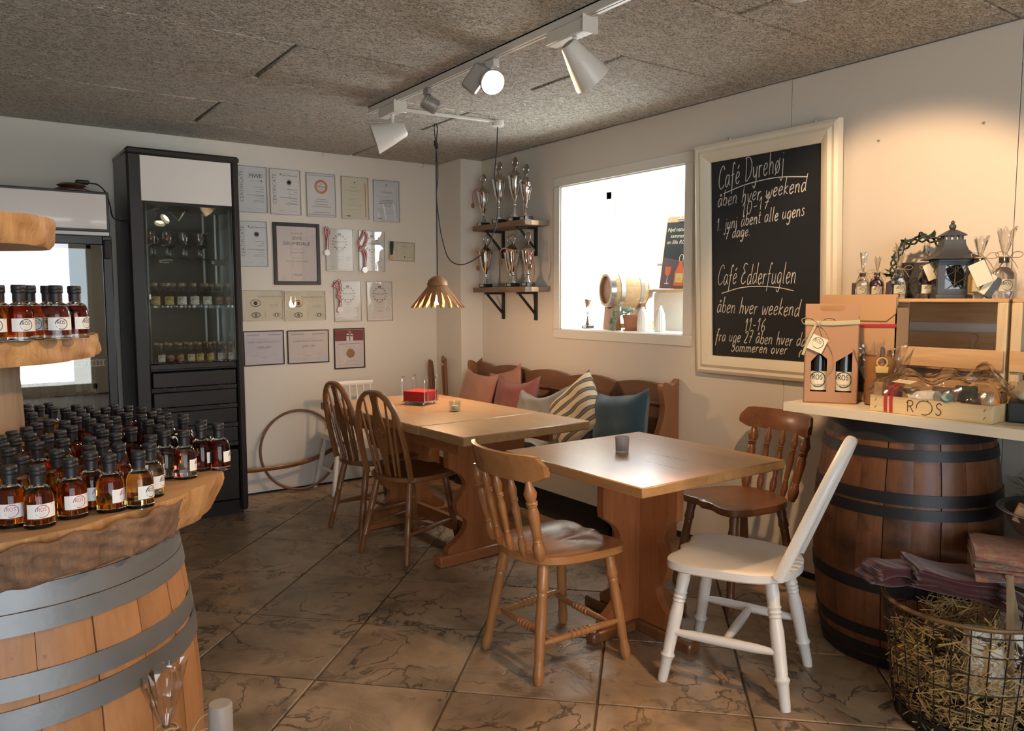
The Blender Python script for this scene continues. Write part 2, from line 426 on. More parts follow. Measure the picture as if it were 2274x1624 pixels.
# woods
wood('pine_top', (.40, .19, .065), (.56, .30, .115), 'Y', 1.0, .30, coat=.25, mark=(.30, .13, .05))
wood('pine_old', (.36, .20, .085), (.47, .285, .13), 'Y', 1.0, .40, coat=.1, mark=(.24, .12, .05))
wood('pine_red', (.27, .085, .028), (.40, .15, .05), 'Z', 1.2, .36, coat=.2, mark=(.14, .04, .015))
wood('pine_redx', (.27, .085, .028), (.40, .15, .05), 'X', 1.2, .36, coat=.2)
wood('chair_pine', (.30, .12, .04), (.44, .20, .068), 'Z', 1.6, .30, coat=.35)
wood('chair_seat', (.32, .13, .042), (.47, .22, .075), 'X', 1.2, .28, coat=.4)
wood('chair_dark', (.15, .055, .02), (.24, .095, .035), 'Z', 1.6, .34, coat=.3)
wood('chair_darkseat', (.15, .055, .02), (.24, .095, .035), 'X', 1.6, .34, coat=.3)
wood('windsor', (.17, .062, .02), (.29, .115, .038), 'Z', 1.6, .34, coat=.3)
wood('windsor_seat', (.15, .055, .018), (.26, .10, .034), 'X', 1.6, .36, coat=.3)
wood('bench_wood', (.15, .068, .034), (.23, .115, .06), 'Y', 1.2, .40, coat=.15)
wood('bench_end', (.24, .105, .045), (.34, .16, .07), 'Z', 1.2, .38, coat=.2)
wood('oak_stave', (.27, .115, .042), (.42, .20, .080), 'Z', 1.3, .5, mark=(.16, .065, .025))
wood('oak_dark', (.105, .036, .013), (.22, .085, .030), 'Z', 1.3, .45, wear=((.035, .014, .007), .8), mark=(.04, .018, .008))
wood('bark', (.10, .052, .028), (.27, .15, .085), 'Z', 3.0, .9)
wood('slab_cut', (.40, .22, .095), (.58, .35, .16), 'X', 1.4, .5, mark=(.36, .17, .06))
wood('slab_side', (.30, .125, .04), (.58, .33, .13), 'Z', 2.4, .6, mark=(.16, .06, .02))
wood('trunk_wood', (.22, .14, .08), (.36, .25, .155), 'Z', 1.6, .7, mark=(.14, .09, .05))
wood('shelf_grey', (.13, .085, .055), (.24, .165, .11), 'Y', 1.4, .7)
wood('shelf_end', (.50, .34, .17), (.66, .48, .27), 'X', 2.0, .7)
wood('crate_pine', (.44, .26, .12), (.60, .40, .21), 'Y', 1.4, .6)
wood('crate_post', (.44, .33, .19), (.62, .50, .32), 'Z', 1.4, .6)
wood('poplar', (.56, .41, .20), (.70, .55, .31), 'X', 1.2, .55)
wood('counter_white', (.70, .63, .48), (.77, .71, .57), 'Y', 1.0, .35)
wood('keg_oak', (.52, .33, .15), (.66, .46, .24), 'X', 2.6, .45)
wood('lamp_wood', (.24, .10, .038), (.38, .18, .075), 'Z', 2.5, .5)
wood('easel_wood', (.27, .19, .11), (.38, .28, .17), 'Z', 2.0, .6)
# paint, metal, plastic
plain('chair_white', (.80, .76, .70), .32, spec=.5, bump=.04, bscale=60)
plain('base_grey', (.50, .47, .42), .5, bump=.05)
plain('black_lacquer', (.028, .024, .021), .34, spec=.45, bump=.05, bscale=120)
plain('black_matte', (.018, .016, .015), .6)
plain('cap_black', (.013, .011, .012), .45, bump=.15, bscale=400)
plain('fridge_black', (.020, .017, .016), .3)
plain('fridge_inside', (.10, .09, .085), .5)
plain('header_white', (.78, .74, .70), .14, spec=.6, Coat_Weight=.6, Coat_Roughness=.04)
plain('header_matt', (.78, .74, .69), .5)
plain('steel', (.62, .61, .59), .28, 1)
plain('chrome', (.86, .85, .83), .08, 1)
plain('trophy_silver', (.80, .79, .77), .12, 1)
plain('galvanised', (.23, .235, .24), .52, .75, bump=.25, bscale=30, var=.35)
plain('hoop_black', (.022, .021, .023), .45, .3, bump=.15, bscale=30)
plain('bracket_black', (.020, .021, .023), .5, .2)
plain('track_white', (.74, .70, .64), .4)
plain('lamp_white', (.72, .69, .63), .35)
plain('lamp_grey', (.40, .38, .35), .4, .3)
plain('marble_black', (.02, .02, .022), .2)
plain('brass_plate', (.62, .60, .55), .35, .8)
plain('medal_silver', (.45, .42, .40), .3, 1)
plain('medal_bronze', (.45, .26, .14), .35, 1)
plain('red_ribbon', (.42, .03, .04), .7)
plain('white_ribbon', (.78, .75, .70), .7)
plain('green_ribbon', (.02, .035, .03), .7)
plain('paper_white', (.82, .80, .77), .7)
plain('paper_cool', (.74, .76, .77), .7)
plain('paper_cream', (.76, .72, .55), .7)
plain('paper_lilac', (.68, .66, .72), .7)
plain('paper_pink', (.74, .67, .64), .7)
plain('ink', (.05, .045, .045), .8)
plain('ink_grey', (.24, .23, .23), .8)
plain('ink_faint', (.48, .46, .45), .8)
plain('ink_orange', (.62, .22, .08), .7)
plain('ink_red', (.42, .07, .05), .7)
plain('ink_maroon', (.22, .03, .035), .7)
plain('ink_pink', (.50, .17, .22), .7)
plain('gold_print', (.55, .38, .12), .6)
plain('silver_frame', (.55, .53, .49), .35, .7)
plain('gold_frame', (.60, .52, .36), .4, .6)
plain('black_frame', (.022, .020, .020), .4)
plain('chalkboard', (.012, .016, .020), .62, bump=.05, bscale=30)
plain('chalk', (.72, .70, .64), .9)
plain('napkin_red', (.46, .025, .025), .8, bump=.1, bscale=60)
plain('candle_wax', (.85, .78, .62), .5)
plain('frosted', (.80, .76, .72), .35, Transmission_Weight=.7, IOR=1.3)
plain('kraft', (.40, .225, .125), .75, bump=.06, bscale=80)
plain('kraft_light', (.50, .31, .16), .75, bump=.06, bscale=80)
plain('wine_glass_dark', (.008, .010, .008), .08, spec=.6)
plain('capsule_cream', (.62, .52, .33), .5)
plain('capsule_black', (.016, .015, .015), .4)
plain('twine', (.42, .30, .17), .9, bump=.5, bscale=300)
plain('raffia', (.45, .42, .26), .8)
plain('lantern_zinc', (.085, .092, .105), .55, .5, bump=.2, bscale=60, var=.3)
plain('wreath_leaf', (.018, .055, .050), .45, var=.4, bscale=60)
plain('wreath_stem', (.025, .045, .040), .6)
plain('slate_sign', (.030, .036, .042), .7)
plain('terracotta', (.42, .19, .10), .8, bump=.15, bscale=60)
plain('succulent', (.30, .40, .30), .6, var=.25, bscale=100)
plain('porcelain', (.82, .79, .74), .35)
plain('dish_brown', (.13, .055, .035), .3)
plain('cable_black', (.012, .012, .012), .5)
plain('conduit', (.78, .75, .69), .45)
plain('bowl_zinc', (.16, .16, .165), .45, .8, bump=.1, bscale=40)
plain('label_yellow', (.62, .44, .10), .6)
plain('label_cream', (.70, .62, .38), .6)
plain('label_red', (.14, .02, .02), .5)
plain('cork', (.50, .31, .16), .8, bump=.3, bscale=200)
plain('straw', (.42, .27, .095), .8, var=.5, bscale=80)
plain('wire_rust', (.035, .022, .016), .6, .5)
plain('rim_brass', (.22, .14, .065), .5, .6)
plain('card_white', (.74, .70, .63), .7)
plain('tree_print', (.07, .05, .045), .8)
plain('dark_cloth', (.012, .011, .012), .95)
plain('choc_brown', (.085, .045, .035), .5)
plain('choc_purple', (.10, .060, .075), .5)
plain('teal_pack', (.16, .34, .36), .5)
plain('leaf_green', (.05, .12, .03), .7)
plain('tube_housing', (.7, .7, .68), .5)
plain('rubber_black', (.015, .015, .015), .7)
plain('car_white', (.75, .75, .75), .25)
plain('clip_steel', (.55, .50, .42), .3, 1)
plain('poster_dark', (.018, .024, .026), .5)
plain('poster_orange', (.55, .12, .03), .5)
plain('gold_leather', (.30, .14, .05), .5)
# cloth
def cloth(name, col, scale=1.0, col2=None):
    m = N(name); v = m.coord('Object', (1,1,1), rnd=4); a = m.noise(v, 9, 3)
    w1 = m.n('TexWave', bands_direction='X'); m.set(w1.inputs['Vector'], v); w1.inputs['Scale'].default_value = 260*scale; w1.inputs['Distortion'].default_value = 1.5
    w2 = m.n('TexWave', bands_direction='Y'); m.set(w2.inputs['Vector'], v); w2.inputs['Scale'].default_value = 260*scale; w2.inputs['Distortion'].default_value = 1.5
    h = m.math('ADD', w1.outputs[1], w2.outputs[1])
    c = m.mix(a, tuple(x*.82 for x in col), tuple(min(1, x*1.15) for x in col))
    if col2: c = m.mix(m.ramp(m.noise(v, 60, 3, .7), [(.5, 0.0), (.6, 1.0)]), c, col2)
    m.bsdf(c, .92, 0, .1, m.bump(m.math('ADD', h, m.math('MULTIPLY', a, 3)), .25, .004), Sheen_Weight=.3); return m.m
cloth('cloth_pink', (.42, .21, .155)); cloth('cloth_mauve', (.24, .085, .075)); cloth('cloth_grey', (.26, .265, .25)); cloth('cloth_blue', (.065, .105, .125))
cloth('wool_maroon', (.085, .022, .022), .3); cloth('cloth_seat', (.24, .21, .17))
def striped():
    m = N('cloth_striped'); v = m.coord('Object', (1,1,1))
    sp = m.n('SeparateXYZ'); m.set(sp.inputs[0], v)
    u = m.math('FRACT', m.math('MULTIPLY', m.math('ADD', sp.outputs[2], m.math('MULTIPLY', m.noise(v, 5, 2), .02)), 15.0))
    st = m.ramp(u, [(0, 0.0), (.02, 1.0), (.42, 1.0), (.44, 0.0)])
    mid = m.ramp(u, [(.08, 0.0), (.1, 1.0), (.34, 1.0), (.36, 0.0)])
    c = m.mix(st, (.66, .55, .38), m.mix(mid, (.07, .065, .055), (.20, .185, .15)))
    m.bsdf(c, .9, 0, .1, m.bump(m.noise(v, 300, 2), .2, .003)); return m.m
striped()
def tweed():
    m = N('wool_pattern'); v = m.coord('Object', (1,1,1)); p = m.noise(v, 22, 4, .6, 1.0)
    c = m.ramp(p, [(.36, (.16, .115, .095)), (.45, (.34, .16, .095)), (.52, (.40, .12, .075)), (.6, (.46, .26, .15)), (.7, (.20, .155, .14))])
    w1 = m.n('TexWave', bands_direction='Y'); m.set(w1.inputs['Vector'], v); w1.inputs['Scale'].default_value = 70; w1.inputs['Distortion'].default_value = 2
    c = m.mix(m.math('MULTIPLY', w1.outputs[1], .4), c, (.10, .075, .07))
    m.bsdf(c, .95, 0, .1, m.bump(w1.outputs[1], .5, .004), Sheen_Weight=.4); return m.m
tweed()
# glass and foil
def fresnel(m):
    fr = m.n('Fresnel'); bf = m.n('NewGeometry').outputs['Backfacing']
    m.set(fr.inputs[0], m.math('MULTIPLY_ADD', bf, 1/1.5-1.5, 1.5)); return fr
def glassy(name, tint=(1,1,1), refl=1.0, rough=.02, base=.0):
    m = N(name); tr = m.n('BsdfTransparent'); tr.inputs[0].default_value = (*tint, 1)
    gl = m.n('BsdfGlossy'); gl.inputs['Roughness'].default_value = rough
    fr = fresnel(m)
    f = m.math('MULTIPLY_ADD', fr.outputs[0], refl, base)
    mx = m.n('MixShader'); m.set(mx.inputs[0], f); m.set(mx.inputs[1], tr.outputs[0]); m.set(mx.inputs[2], gl.outputs[0])
    m.t.links.new(mx.outputs[0], m.out.inputs[0]); return m.m
glassy('pane_glass', (.95, .97, .96), 1.0); glassy('cabinet_glass', (.88, .92, .90), 1.2, .01, .02); glassy('fridge_glass', (.80, .82, .81), 3.2, .005, .05)
glassy('frame_glass', (.97, .97, .97), 1.0, .01); glassy('glass_edge', (.45, .62, .55), 1.0, .1, .1)
def foil(name, tint, refl, base, sc=24):
    m = N(name); tr = m.n('BsdfTransparent'); tr.inputs[0].default_value = (*tint, 1)
    v = m.coord('Object', (1,1,1), rnd=3); nb = m.bump(m.voro(v, sc), .8, .02)
    gl = m.n('BsdfGlossy'); gl.inputs['Roughness'].default_value = .12; m.set(gl.inputs['Normal'], nb)
    fr = fresnel(m); m.set(fr.inputs['Normal'], nb)
    mx = m.n('MixShader'); m.set(mx.inputs[0], m.math('MULTIPLY_ADD', fr.outputs[0], refl, base)); m.set(mx.inputs[1], tr.outputs[0]); m.set(mx.inputs[2], gl.outputs[0])
    m.t.links.new(mx.outputs[0], m.out.inputs[0]); return m.m
foil('cellophane', (.94, .93, .91), 1.6, .04)
def liquid(name, col, rough=0.0, ior=1.36):
    m = N(name); m.bsdf(col, rough, 0, .5, Transmission_Weight=1.0, IOR=ior); return m.m
liquid('bottle_clear', (.97, .98, .97), 0, 1.45); liquid('spirit_amber', (.86, .36, .05)); liquid('spirit_gold', (.92, .60, .16)); liquid('spirit_clear', (.97, .98, .98)); liquid('spirit_dark', (.30, .035, .02)); liquid('spirit_rust', (.62, .13, .03)); liquid('spirit_plum', (.16, .02, .03))
liquid('jar_glass', (.97, .98, .97), 0, 1.45)
def emit(name, col, st):
    m = N(name); e = m.n('Emission'); e.inputs[0].default_value = (*col, 1); e.inputs[1].default_value = st
    m.t.links.new(e.outputs[0], m.out.inputs[0]); return m.m
emit('bulb_warm', (1, .80, .52), 22); emit('par_glow', (1, .86, .62), 16); emit('tube_light', (1, .97, .9), 9)
M_ = MAT
# ------------------------------------------------------------------ room shell
YB, XL = -8.6, -6.2            # rear wall (behind the camera) and left wall
fl = struct('floor', MB().box(((XL-.2)/2+.1, YB/2, -.06), (-XL+.4, -YB+.4, .10)), 'grout' and MAT['grout'])
# slate-look tiles laid on the diagonal, one object each
P = .5103; ang = R(-45.24); ux, uy = math.cos(ang), math.sin(ang); vx, vy = -math.cos(ang+PI/2), -math.sin(ang+PI/2)
ox, oy = 1.38*-1.4462, 1.38*-1.2666
tile_me = MB().box((0, 0, -.005), (P-.008, P-.008, .012), .0025).mesh('tile', MAT['floor_tile'])
for i in range(-9, 12):
    for j in range(-9, 12):
        x = ox+P*((i+.5)*ux+(j+.5)*vx); y = oy+P*((i+.5)*uy+(j+.5)*vy)
        if -4.6 < x < .32 and -5.6 < y < .32 and not (x < -3.3 and y > -1.2):
            o = link('tile', tile_me, fl); o.location = (x, y, random.uniform(-.001, .0006)); o.rotation_euler = (random.uniform(-.002, .002), random.uniform(-.002, .002), ang+R(90)*random.randrange(4))
# ceiling: wood-wool panels 1.2 x 0.6, staggered
ce = struct('ceiling', MB().box((XL/2+.1, YB/2, H+.09), (-XL+.5, -YB+.4, .10)), MAT['dark_gap'])
rows = [0.0, -.47, -1.055, -1.63, -2.21, -2.89, -3.50, -4.10, -4.70, -5.3, -5.9, -6.5, -7.1, -7.7, -8.3, -8.6]
for k in range(len(rows)-1):
    y1, y0 = rows[k], rows[k+1]
    xs = [-.92-2.42*n for n in range(-1, 3)] if k % 2 == 0 else [-2.135-2.42*n for n in range(-1, 3)]
    b = sorted(set([.0]+[x for x in xs if XL < x < 0]+[XL]), reverse=True)
    for q in range(len(b)-1):
        x1, x0 = b[q], b[q+1]
        MB().box(((x0+x1)/2, (y0+y1)/2, H+.0225), (x1-x0-.016, y1-y0-.003, .045), .006).obj('ceiling_panel', MAT['wood_wool'], ce)
# walls
struct('wall_back', MB().box((XL/2+.1, .10, H/2), (-XL+.6, .20, H+.1)), MAT['wall_paint'])
tr = struct('trim_1', MB().box((-.10, -.19, H/2), (.20, .38, H), .004), MAT['wall_paint'])
wl = MB(); wl.box((XL-.1, YB/2, H/2), (.2, -YB+.4, H+.1)); struct('wall_left', wl, MAT['wall_paint'])
wy0, wy1, wz0, wz1 = -2.44, -1.335, 1.172, 2.130
wr = MB()
wr.box((.27, wy1/2+.05, H/2), (.49, -wy1+.1, H+.1)); wr.box((.27, (YB+wy0)/2, H/2), (.49, wy0-YB, H+.1))
wr.box((.27, (wy0+wy1)/2, wz0/2-.025), (.49, wy1-wy0, wz0+.05)); wr.box((.27, (wy0+wy1)/2, (H+.05+wz1)/2), (.49, wy1-wy0, H+.05-wz1))
wr = struct('wall_right', wr, MAT['wall_board'])
def panel(y0, y1, z0, z1): MB().box((.0125, (y0+y1)/2, (z0+z1)/2), (.025, y1-y0, z1-z0), .0015).obj('wall_panel', MAT['wall_board'], wr)
pb = MB()
for a in ((wy1, -.0, .03, H), (-3.103, wy0, .03, H), (wy0, wy1, .03, wz0), (wy0, wy1, wz1, H)):
    pb.box((.0125, (a[0]+a[1])/2, (a[2]+a[3])/2), (.025, a[1]-a[0], a[3]-a[2]))
pb.obj('wall_panel', MAT['wall_board'], wr)
panel(-4.110, -3.1055, .03, H); panel(-5.32, -4.1125, .03, H); panel(-6.53, -5.3225, .03, H); panel(YB, -6.5325, .03, H)
wf = MB()
for x0, x1, z0, z1 in ((XL-.1, -5.3, 0, H), (-1.7, .3, 0, H), (-5.3, -1.7, 2.2, H+.05), (-5.3, -1.7, -.05, .06)):
    wf.box(((x0+x1)/2, YB-.1, (z0+z1)/2), (x1-x0, .2, z1-z0))
struct('wall_front', wf, MAT['wall_paint'])
# near-black strips, shade of the gap at the foot of the walls as colour
struct('shadow_strip_back', MB().box((-1.1, -.004, .006), (2.2, .008, .012)), MAT['dark_gap'])
struct('shadow_strip_right', MB().box((-.002, -3.6, .016), (.012, 6.4, .032)), MAT['dark_gap'])
# deep window on the right
w1 = thing('window_1', '', '', (0, 0, 0)); del w1['label']; del w1['category']; w1['kind'] = 'structure'
cs = MB(); e = .062
cs.box((-.006, (wy0+wy1)/2, wz1+e/2), (.012, wy1-wy0+2*e, e), .003); cs.box((-.006, (wy0+wy1)/2, wz0-e/2), (.012, wy1-wy0+2*e, e), .003)
cs.box((-.006, wy0-e/2, (wz0+wz1)/2), (.012, e, wz1-wz0), .003); cs.box((-.006, wy1+e/2, (wz0+wz1)/2), (.012, e, wz1-wz0), .003)
cs.obj('window_casing', MAT['white_trim'], w1)
rv = MB(); t = .008
rv.box((.205, (wy0+wy1)/2, wz0+t/2-.004), (.41, wy1-wy0, t)); rv.box((.205, (wy0+wy1)/2, wz1-t/2), (.41, wy1-wy0, t))
rv.box((.205, wy0+t/2, (wz0+wz1)/2), (.41, t, wz1-wz0)); rv.box((.205, wy1-t/2, (wz0+wz1)/2), (.41, t, wz1-wz0))
rv.obj('window_reveal', MAT['white_trim'], w1)
fr = MB(); yc = (wy0+wy1)/2
for y in (wy0+.03, wy1-.03): fr.box((.44, y, (wz0+wz1)/2), (.06, .06, wz1-wz0), .004)
for z in (wz0+.03, wz1-.03): fr.box((.44, yc, z), (.06, wy1-wy0, .06), .004)
fr.obj('window_frame', MAT['white_trim'], w1)
mb = MB(); mb.box((.44, yc, (wz0+wz1)/2), (.05, .07, wz1-wz0-.1), .004); mb.obj('mullion', MAT['white_trim'], w1)
MB().box((.415, yc+.03, 1.60), (.012, .05, .022), .003).obj('window_catch', MAT['steel'], w1)
for a, b in ((wy0+.06, yc-.035), (yc+.035, wy1-.06)):
    MB().box((.45, (a+b)/2, (wz0+wz1)/2), (.004, b-a, wz1-wz0-.12)).obj('pane', MAT['pane_glass'], w1)
# glazed double door behind the camera and the yard outside
d1 = thing('door_1', '', '', (0, 0, 0)); del d1['label']; del d1['category']; d1['kind'] = 'structure'
df = MB()
for x in (-5.27, -3.5, -1.73): df.box((x, YB-.05, 1.13), (.08, .08, 2.14), .004)
for z in (.10, 2.16): df.box((-3.5, YB-.05, z), (3.6, .08, .09), .004)
df.obj('door_frame', MAT['white_trim'], d1)
for a, b in ((-5.23, -3.54), (-3.46, -1.77)): MB().box(((a+b)/2, YB-.05, 1.13), (b-a, .006, 2.0)).obj('pane', MAT['pane_glass'], d1)
struct('ground_outside', MB().box((0, -24, -.2), (60, 30.6, .2)), MAT['concrete_ground'])
struct('ground_side', MB().box((15.6, 10, -.2), (30, 37, .2)), MAT['concrete_ground'])
# ------------------------------------------------------------------ casks
def cask(name, label, x, y, h, rh, rb, hoops, wmat, hmat, n=24, gaps=.0012, rz=0):
    t = thing(name, label, 'barrel', (x, y, 0), rz)
    rad = lambda z: rb-(rb-rh)*((2*z/h-1)**2)
    K = 12; a = PI/n; vs = []
    for k in range(K+1):
        z = h*k/K; r = rad(z)
        for q in range(5):
            an = -a+2*a*q/4; e = gaps if q in (0, 4) else 0
            rr = r-(.0025 if q in (0, 4) else 0)
            vs.append((rr*math.cos(an)+e*math.sin(an)*(1 if q else -1)*0, rr*math.sin(an)+(e if q == 0 else -e if q == 4 else 0), z))
        for q in (0, 4):
            an = -a+2*a*q/4; e = gaps; vs.append(((r-.028)*math.cos(an), (r-.028)*math.sin(an)+(e if q == 0 else -e), z))
    fs = []
    for k in range(K):
        b, c = 7*k, 7*k+7
        for q in range(4): fs.append((b+q, b+q+1, c+q+1, c+q))
        fs += [(b+5, b, c, c+5), (b+4, b+6, c+6, c+4), (b+6, b+5, c+5, c+6)]
    fs += [(5, 6, 4, 3, 2, 1, 0), tuple(7*K+q for q in (0, 1, 2, 3, 4, 6, 5))]
    me = MB().add(vs, fs, 0, True).mesh('stave', MAT[wmat], 30)
    for i in range(n): link('stave', me, t, RZ(360*i/n+frand(-.25, .25)))
    for z0, z1, tl, az in hoops:
        m = MB(); e = .0035; g = .0035
        m.lathe([(rad(z0)+.0006, z0), (rad(z0)+g, z0), (rad(z1)+g, z1), (rad(z1)+.0006, z1)], 72, 0, None, True)
        M = T(0, 0, (z0+z1)/2) @ RZ(az) @ RX(tl) @ RZ(-az) @ T(0, 0, -(z0+z1)/2)
        o = m.obj('hoop', MAT[hmat], t, M, 30)
        m2 = MB(); r = rad((z0+z1)/2)+.0045
        for da in (-.02, .02): m2.ball((r*math.cos(4.45+da), r*math.sin(4.45+da), (z0+z1)/2), .005, 8, 0, None, (1, 1, .8))
        m2.obj('rivet', MAT[hmat], o)
    MB().cyl((0, 0, h-.035), (0, 0, h-.015), rad(h)-.027, 48).obj('barrel_head', MAT[wmat], t)
    return t
cask('oak_barrel', 'oak barrel with galvanised hoops holding up the stacked tree slices', -3.30, -3.674, .915, .303, .346,
     [(.873, .911, 0, 0), (.836, .871, 0, 0), (.738, .776, .6, 20), (.680, .722, -1.2, 100), (.20, .24, 0, 0), (.12, .155, 0, 0), (.03, .07, 0, 0)], 'oak_stave', 'galvanised', 22, .0014, 4)
# ------------------------------------------------------------------ tree slices and the logs between them
def outline(rim, n): return [rim(360*i/n-180) for i in range(n)]
def lerp(x, xs, ys):
    for i in range(len(xs)-1):
        if xs[i] <= x <= xs[i+1]: return ys[i]+(ys[i+1]-ys[i])*(x-xs[i])/(xs[i+1]-xs[i])
    return ys[-1]
def slab(label, c, z0, z1, rim, bark=None, flare=0, n=144):
    t = thing('tree_slice', label, 'tree slice', (c[0], c[1], z0), 0, 'tree slices of the bottle stand')
    h = z1-z0; rr = [rim(360*i/n-180)*(1+.006*math.sin(i*1.7)+.004*math.sin(i*.61)) for i in range(n)]
    L = 7; vs = []
    for l in range(L):
        f = l/(L-1)
        for i in range(n):
            a = 2*PI*i/n-PI; k = (flare*(1-f)) if abs(a) < 2.2 else 0
            r = rr[i]-k+.003*math.sin(i*.9+l)-(.004 if l in (0, L-1) else 0); vs.append((r*math.cos(a), r*math.sin(a), h*f))
    fs = [tuple(range(n-1, -1, -1)), tuple((L-1)*n+i for i in range(n))]; m = MB(); m.add(vs, fs, 0, False)
    for l in range(L-1):
        for i in range(n):
            j = (i+1) % n; m.f.append([l*n+i, l*n+j, (l+1)*n+j, (l+1)*n+i]); m.m.append(1); m.s.append(True)
    m.obj('wood_disc', [MAT['slab_cut'], MAT['slab_side']], t, None, 50)
    if bark:
        a0, a1 = bark; nu, nv = 150, 15; b = MB(); ph = [frand(0, 6.28) for _ in range(8)]
        def fn(u, v):
            a = a0+(a1-a0)*u; r = rim(a); x = u*(a1-a0)
            s = abs(math.sin(x*.9+ph[0]+.9*math.sin(v*3.3+x*.05+ph[1])))**.5*.012+max(0, math.sin(x*.83+ph[2]+1.3*math.sin(v*4+ph[3])))**2*.008
            s += .003*math.sin(v*21+x*1.1+ph[4])+frand(-.0018, .0018)
            ed = min(1, min(u, 1-u)*14); d = .003+(.006+s)*ed
            zz = -.004+(h-.001)*v+(.004*math.sin(x*.7+ph[5]) if v < .05 else 0)-(.004*(1+math.sin(x*.9)) if v > .95 else 0)
            if v < .03 or v > .97: d *= .3
            k = flare*(1-v)
            return ((r+d-k)*math.cos(R(a)), (r+d-k)*math.sin(R(a)), zz)
        b.grid(fn, nu, nv, 0, True); b.obj('bark', MAT['bark'], t, None, 180)
    return t
rim1 = lambda a: lerp(a, [-180, -120, -77, -31, -20, 0, 20, 45, 70, 90, 120, 150, 180], [.62, .64, .660, .662, .615, .56, .53, .50, .46, .44, .5, .58, .62])
slab('large bark-edged tree slice crowded with little bottles, lowest of three', (-3.46, -3.38), .918, 1.0, rim1, (-178, -47), .03)
rim2 = lambda a: .335+.012*math.sin(R(a)*3+1)+.01*math.sin(R(a)*5)
slab('middle tree slice with worm holes in its edge, holding one row of bottles', (-3.42, -3.33), 1.246, 1.297, rim2, None, .0, 96)
rim3 = lambda a: .265+.012*math.sin(R(a)*3+2)+.008*math.sin(R(a)*7)
slab('topmost tree slice, reddish cut edge, bare on top', (-3.425, -3.32), 1.498, 1.562, rim3, None, .015, 96)
for z0, z1, r, lb, x in ((1.0, 1.246, .165, 'thick brown log standing behind the little bottles under middle slice', -3.405), (1.297, 1.498, .135, 'short pale log between the two upper tree slices', -3.435)):
    m = MB(); n = 40
    m.grid(lambda u, v: ((r+.006*math.sin(u*37)+.004*math.sin(u*91+v*4))*math.cos(2*PI*u), (r+.006*math.sin(u*37)+.004*math.sin(u*91+v*4))*math.sin(2*PI*u), (z1-z0)*v), n, 6, 0, True, None, True)
    m.f.append(list(range(n-1, -1, -1))); m.m.append(0); m.s.append(False); m.f.append([5*n+i for i in range(n)]); m.m.append(0); m.s.append(False)
    o = m.obj('log', MAT['trunk_wood']); o.location = (x, -3.30, z0); tag(o, lb, 'log')
# ------------------------------------------------------------------ little bottles
def label_mesh(r, z0, z1, half, paper, ring, logo=.42, rom=False):
    m = MB(); n = 9
    cyl = lambda x, y, e=.0004: ((r+e)*math.cos(x/r), (r+e)*math.sin(x/r), y)
    m.grid(lambda u, v: cyl((2*u-1)*half*r, z0+(z1-z0)*v, .0003), n, 2, 0)
    zc = (z0+z1)/2; s = (z1-z0)*logo
    ros_logo(m, lambda x, y: cyl(x, zc+y, .0006), s, 1, True, .09)
    for k in range(4):
        w = s*(.55 if k < 3 else .35); v, f = ribbon([(-w, -s*(.22+.16*k)), (0, -s*(.22+.16*k)), (w, -s*(.22+.16*k))], s*.04); put2d(m, v, f, lambda x, y: cyl(x, zc+y, .0006), 2)
    v, f = ribbon([(half*r*.62, s*1.0), (half*r*.62+s*.12, s*1.0)], s*.14); put2d(m, v, f, lambda x, y: cyl(x, zc+y, .0006), 3)
    return m.mesh('label', [MAT[paper], MAT[ring], MAT['ink_faint'], MAT['ink']])
br, BH = .0237, .104
_sh = [(br, .046), (br*.985, .052), (br*.90, .060), (br*.72, .0675), (.0105, .0715), (.0098, .074)]
B_BODY = MB().lathe([(0, 0), (br*.93, 0), (br, .0015), (br, .0088), (0, .0088)], 24).mesh('base', MAT['bottle_clear'], 40)
B_SHO = MB().lathe([(0, .0655), (br*.78, .0655)]+_sh[3:]+[(.0098, .076), (0, .076)], 24).mesh('shoulder', MAT['bottle_clear'], 40)
_liq = lambda top: MB().lathe([(0, .009), (br, .009)]+[(a, b) for a, b in _sh if b < top-.0005]+[(br*.80, top), (0, top)], 24)
B_LIQ = {k: _liq(.0653).mesh('liquid', MAT[k], 40) for k in ('spirit_amber', 'spirit_gold', 'spirit_clear', 'spirit_dark', 'spirit_rust')}
B_CAP = MB().lathe([(0, .0735), (.0108, .0735), (.0108, .0885), (.0118, .0893), (.0124, .0905), (.0124, .0945), (.0119, .0955), (.0124, .0965), (.0124, .1015), (.0112, .104), (0, .104)], 18).mesh('cap', MAT['cap_black'], 35)
B_LAB = {k: label_mesh(br, .0185, .0425, 1.0, 'paper_white', k) for k in ('ink', 'ink_pink')}
def little_bottle(x, y, z, kind, face, lab, label, group=None, simple=False, s=1.0, ring='ink'):
    t = thing('spirit_bottle', label, 'bottle', (x, y, z), face, group); t.scale = (s, s, s)
    if not simple: link('base', B_BODY, t); link('shoulder', B_SHO, t)
    link('liquid', B_LIQ[kind], t); link('cap', B_CAP, t)
    if lab: link('label', B_LAB[ring], t)
    return t
A_, G_, C_, D_ = 'spirit_amber', 'spirit_gold', 'spirit_clear', 'spirit_dark'
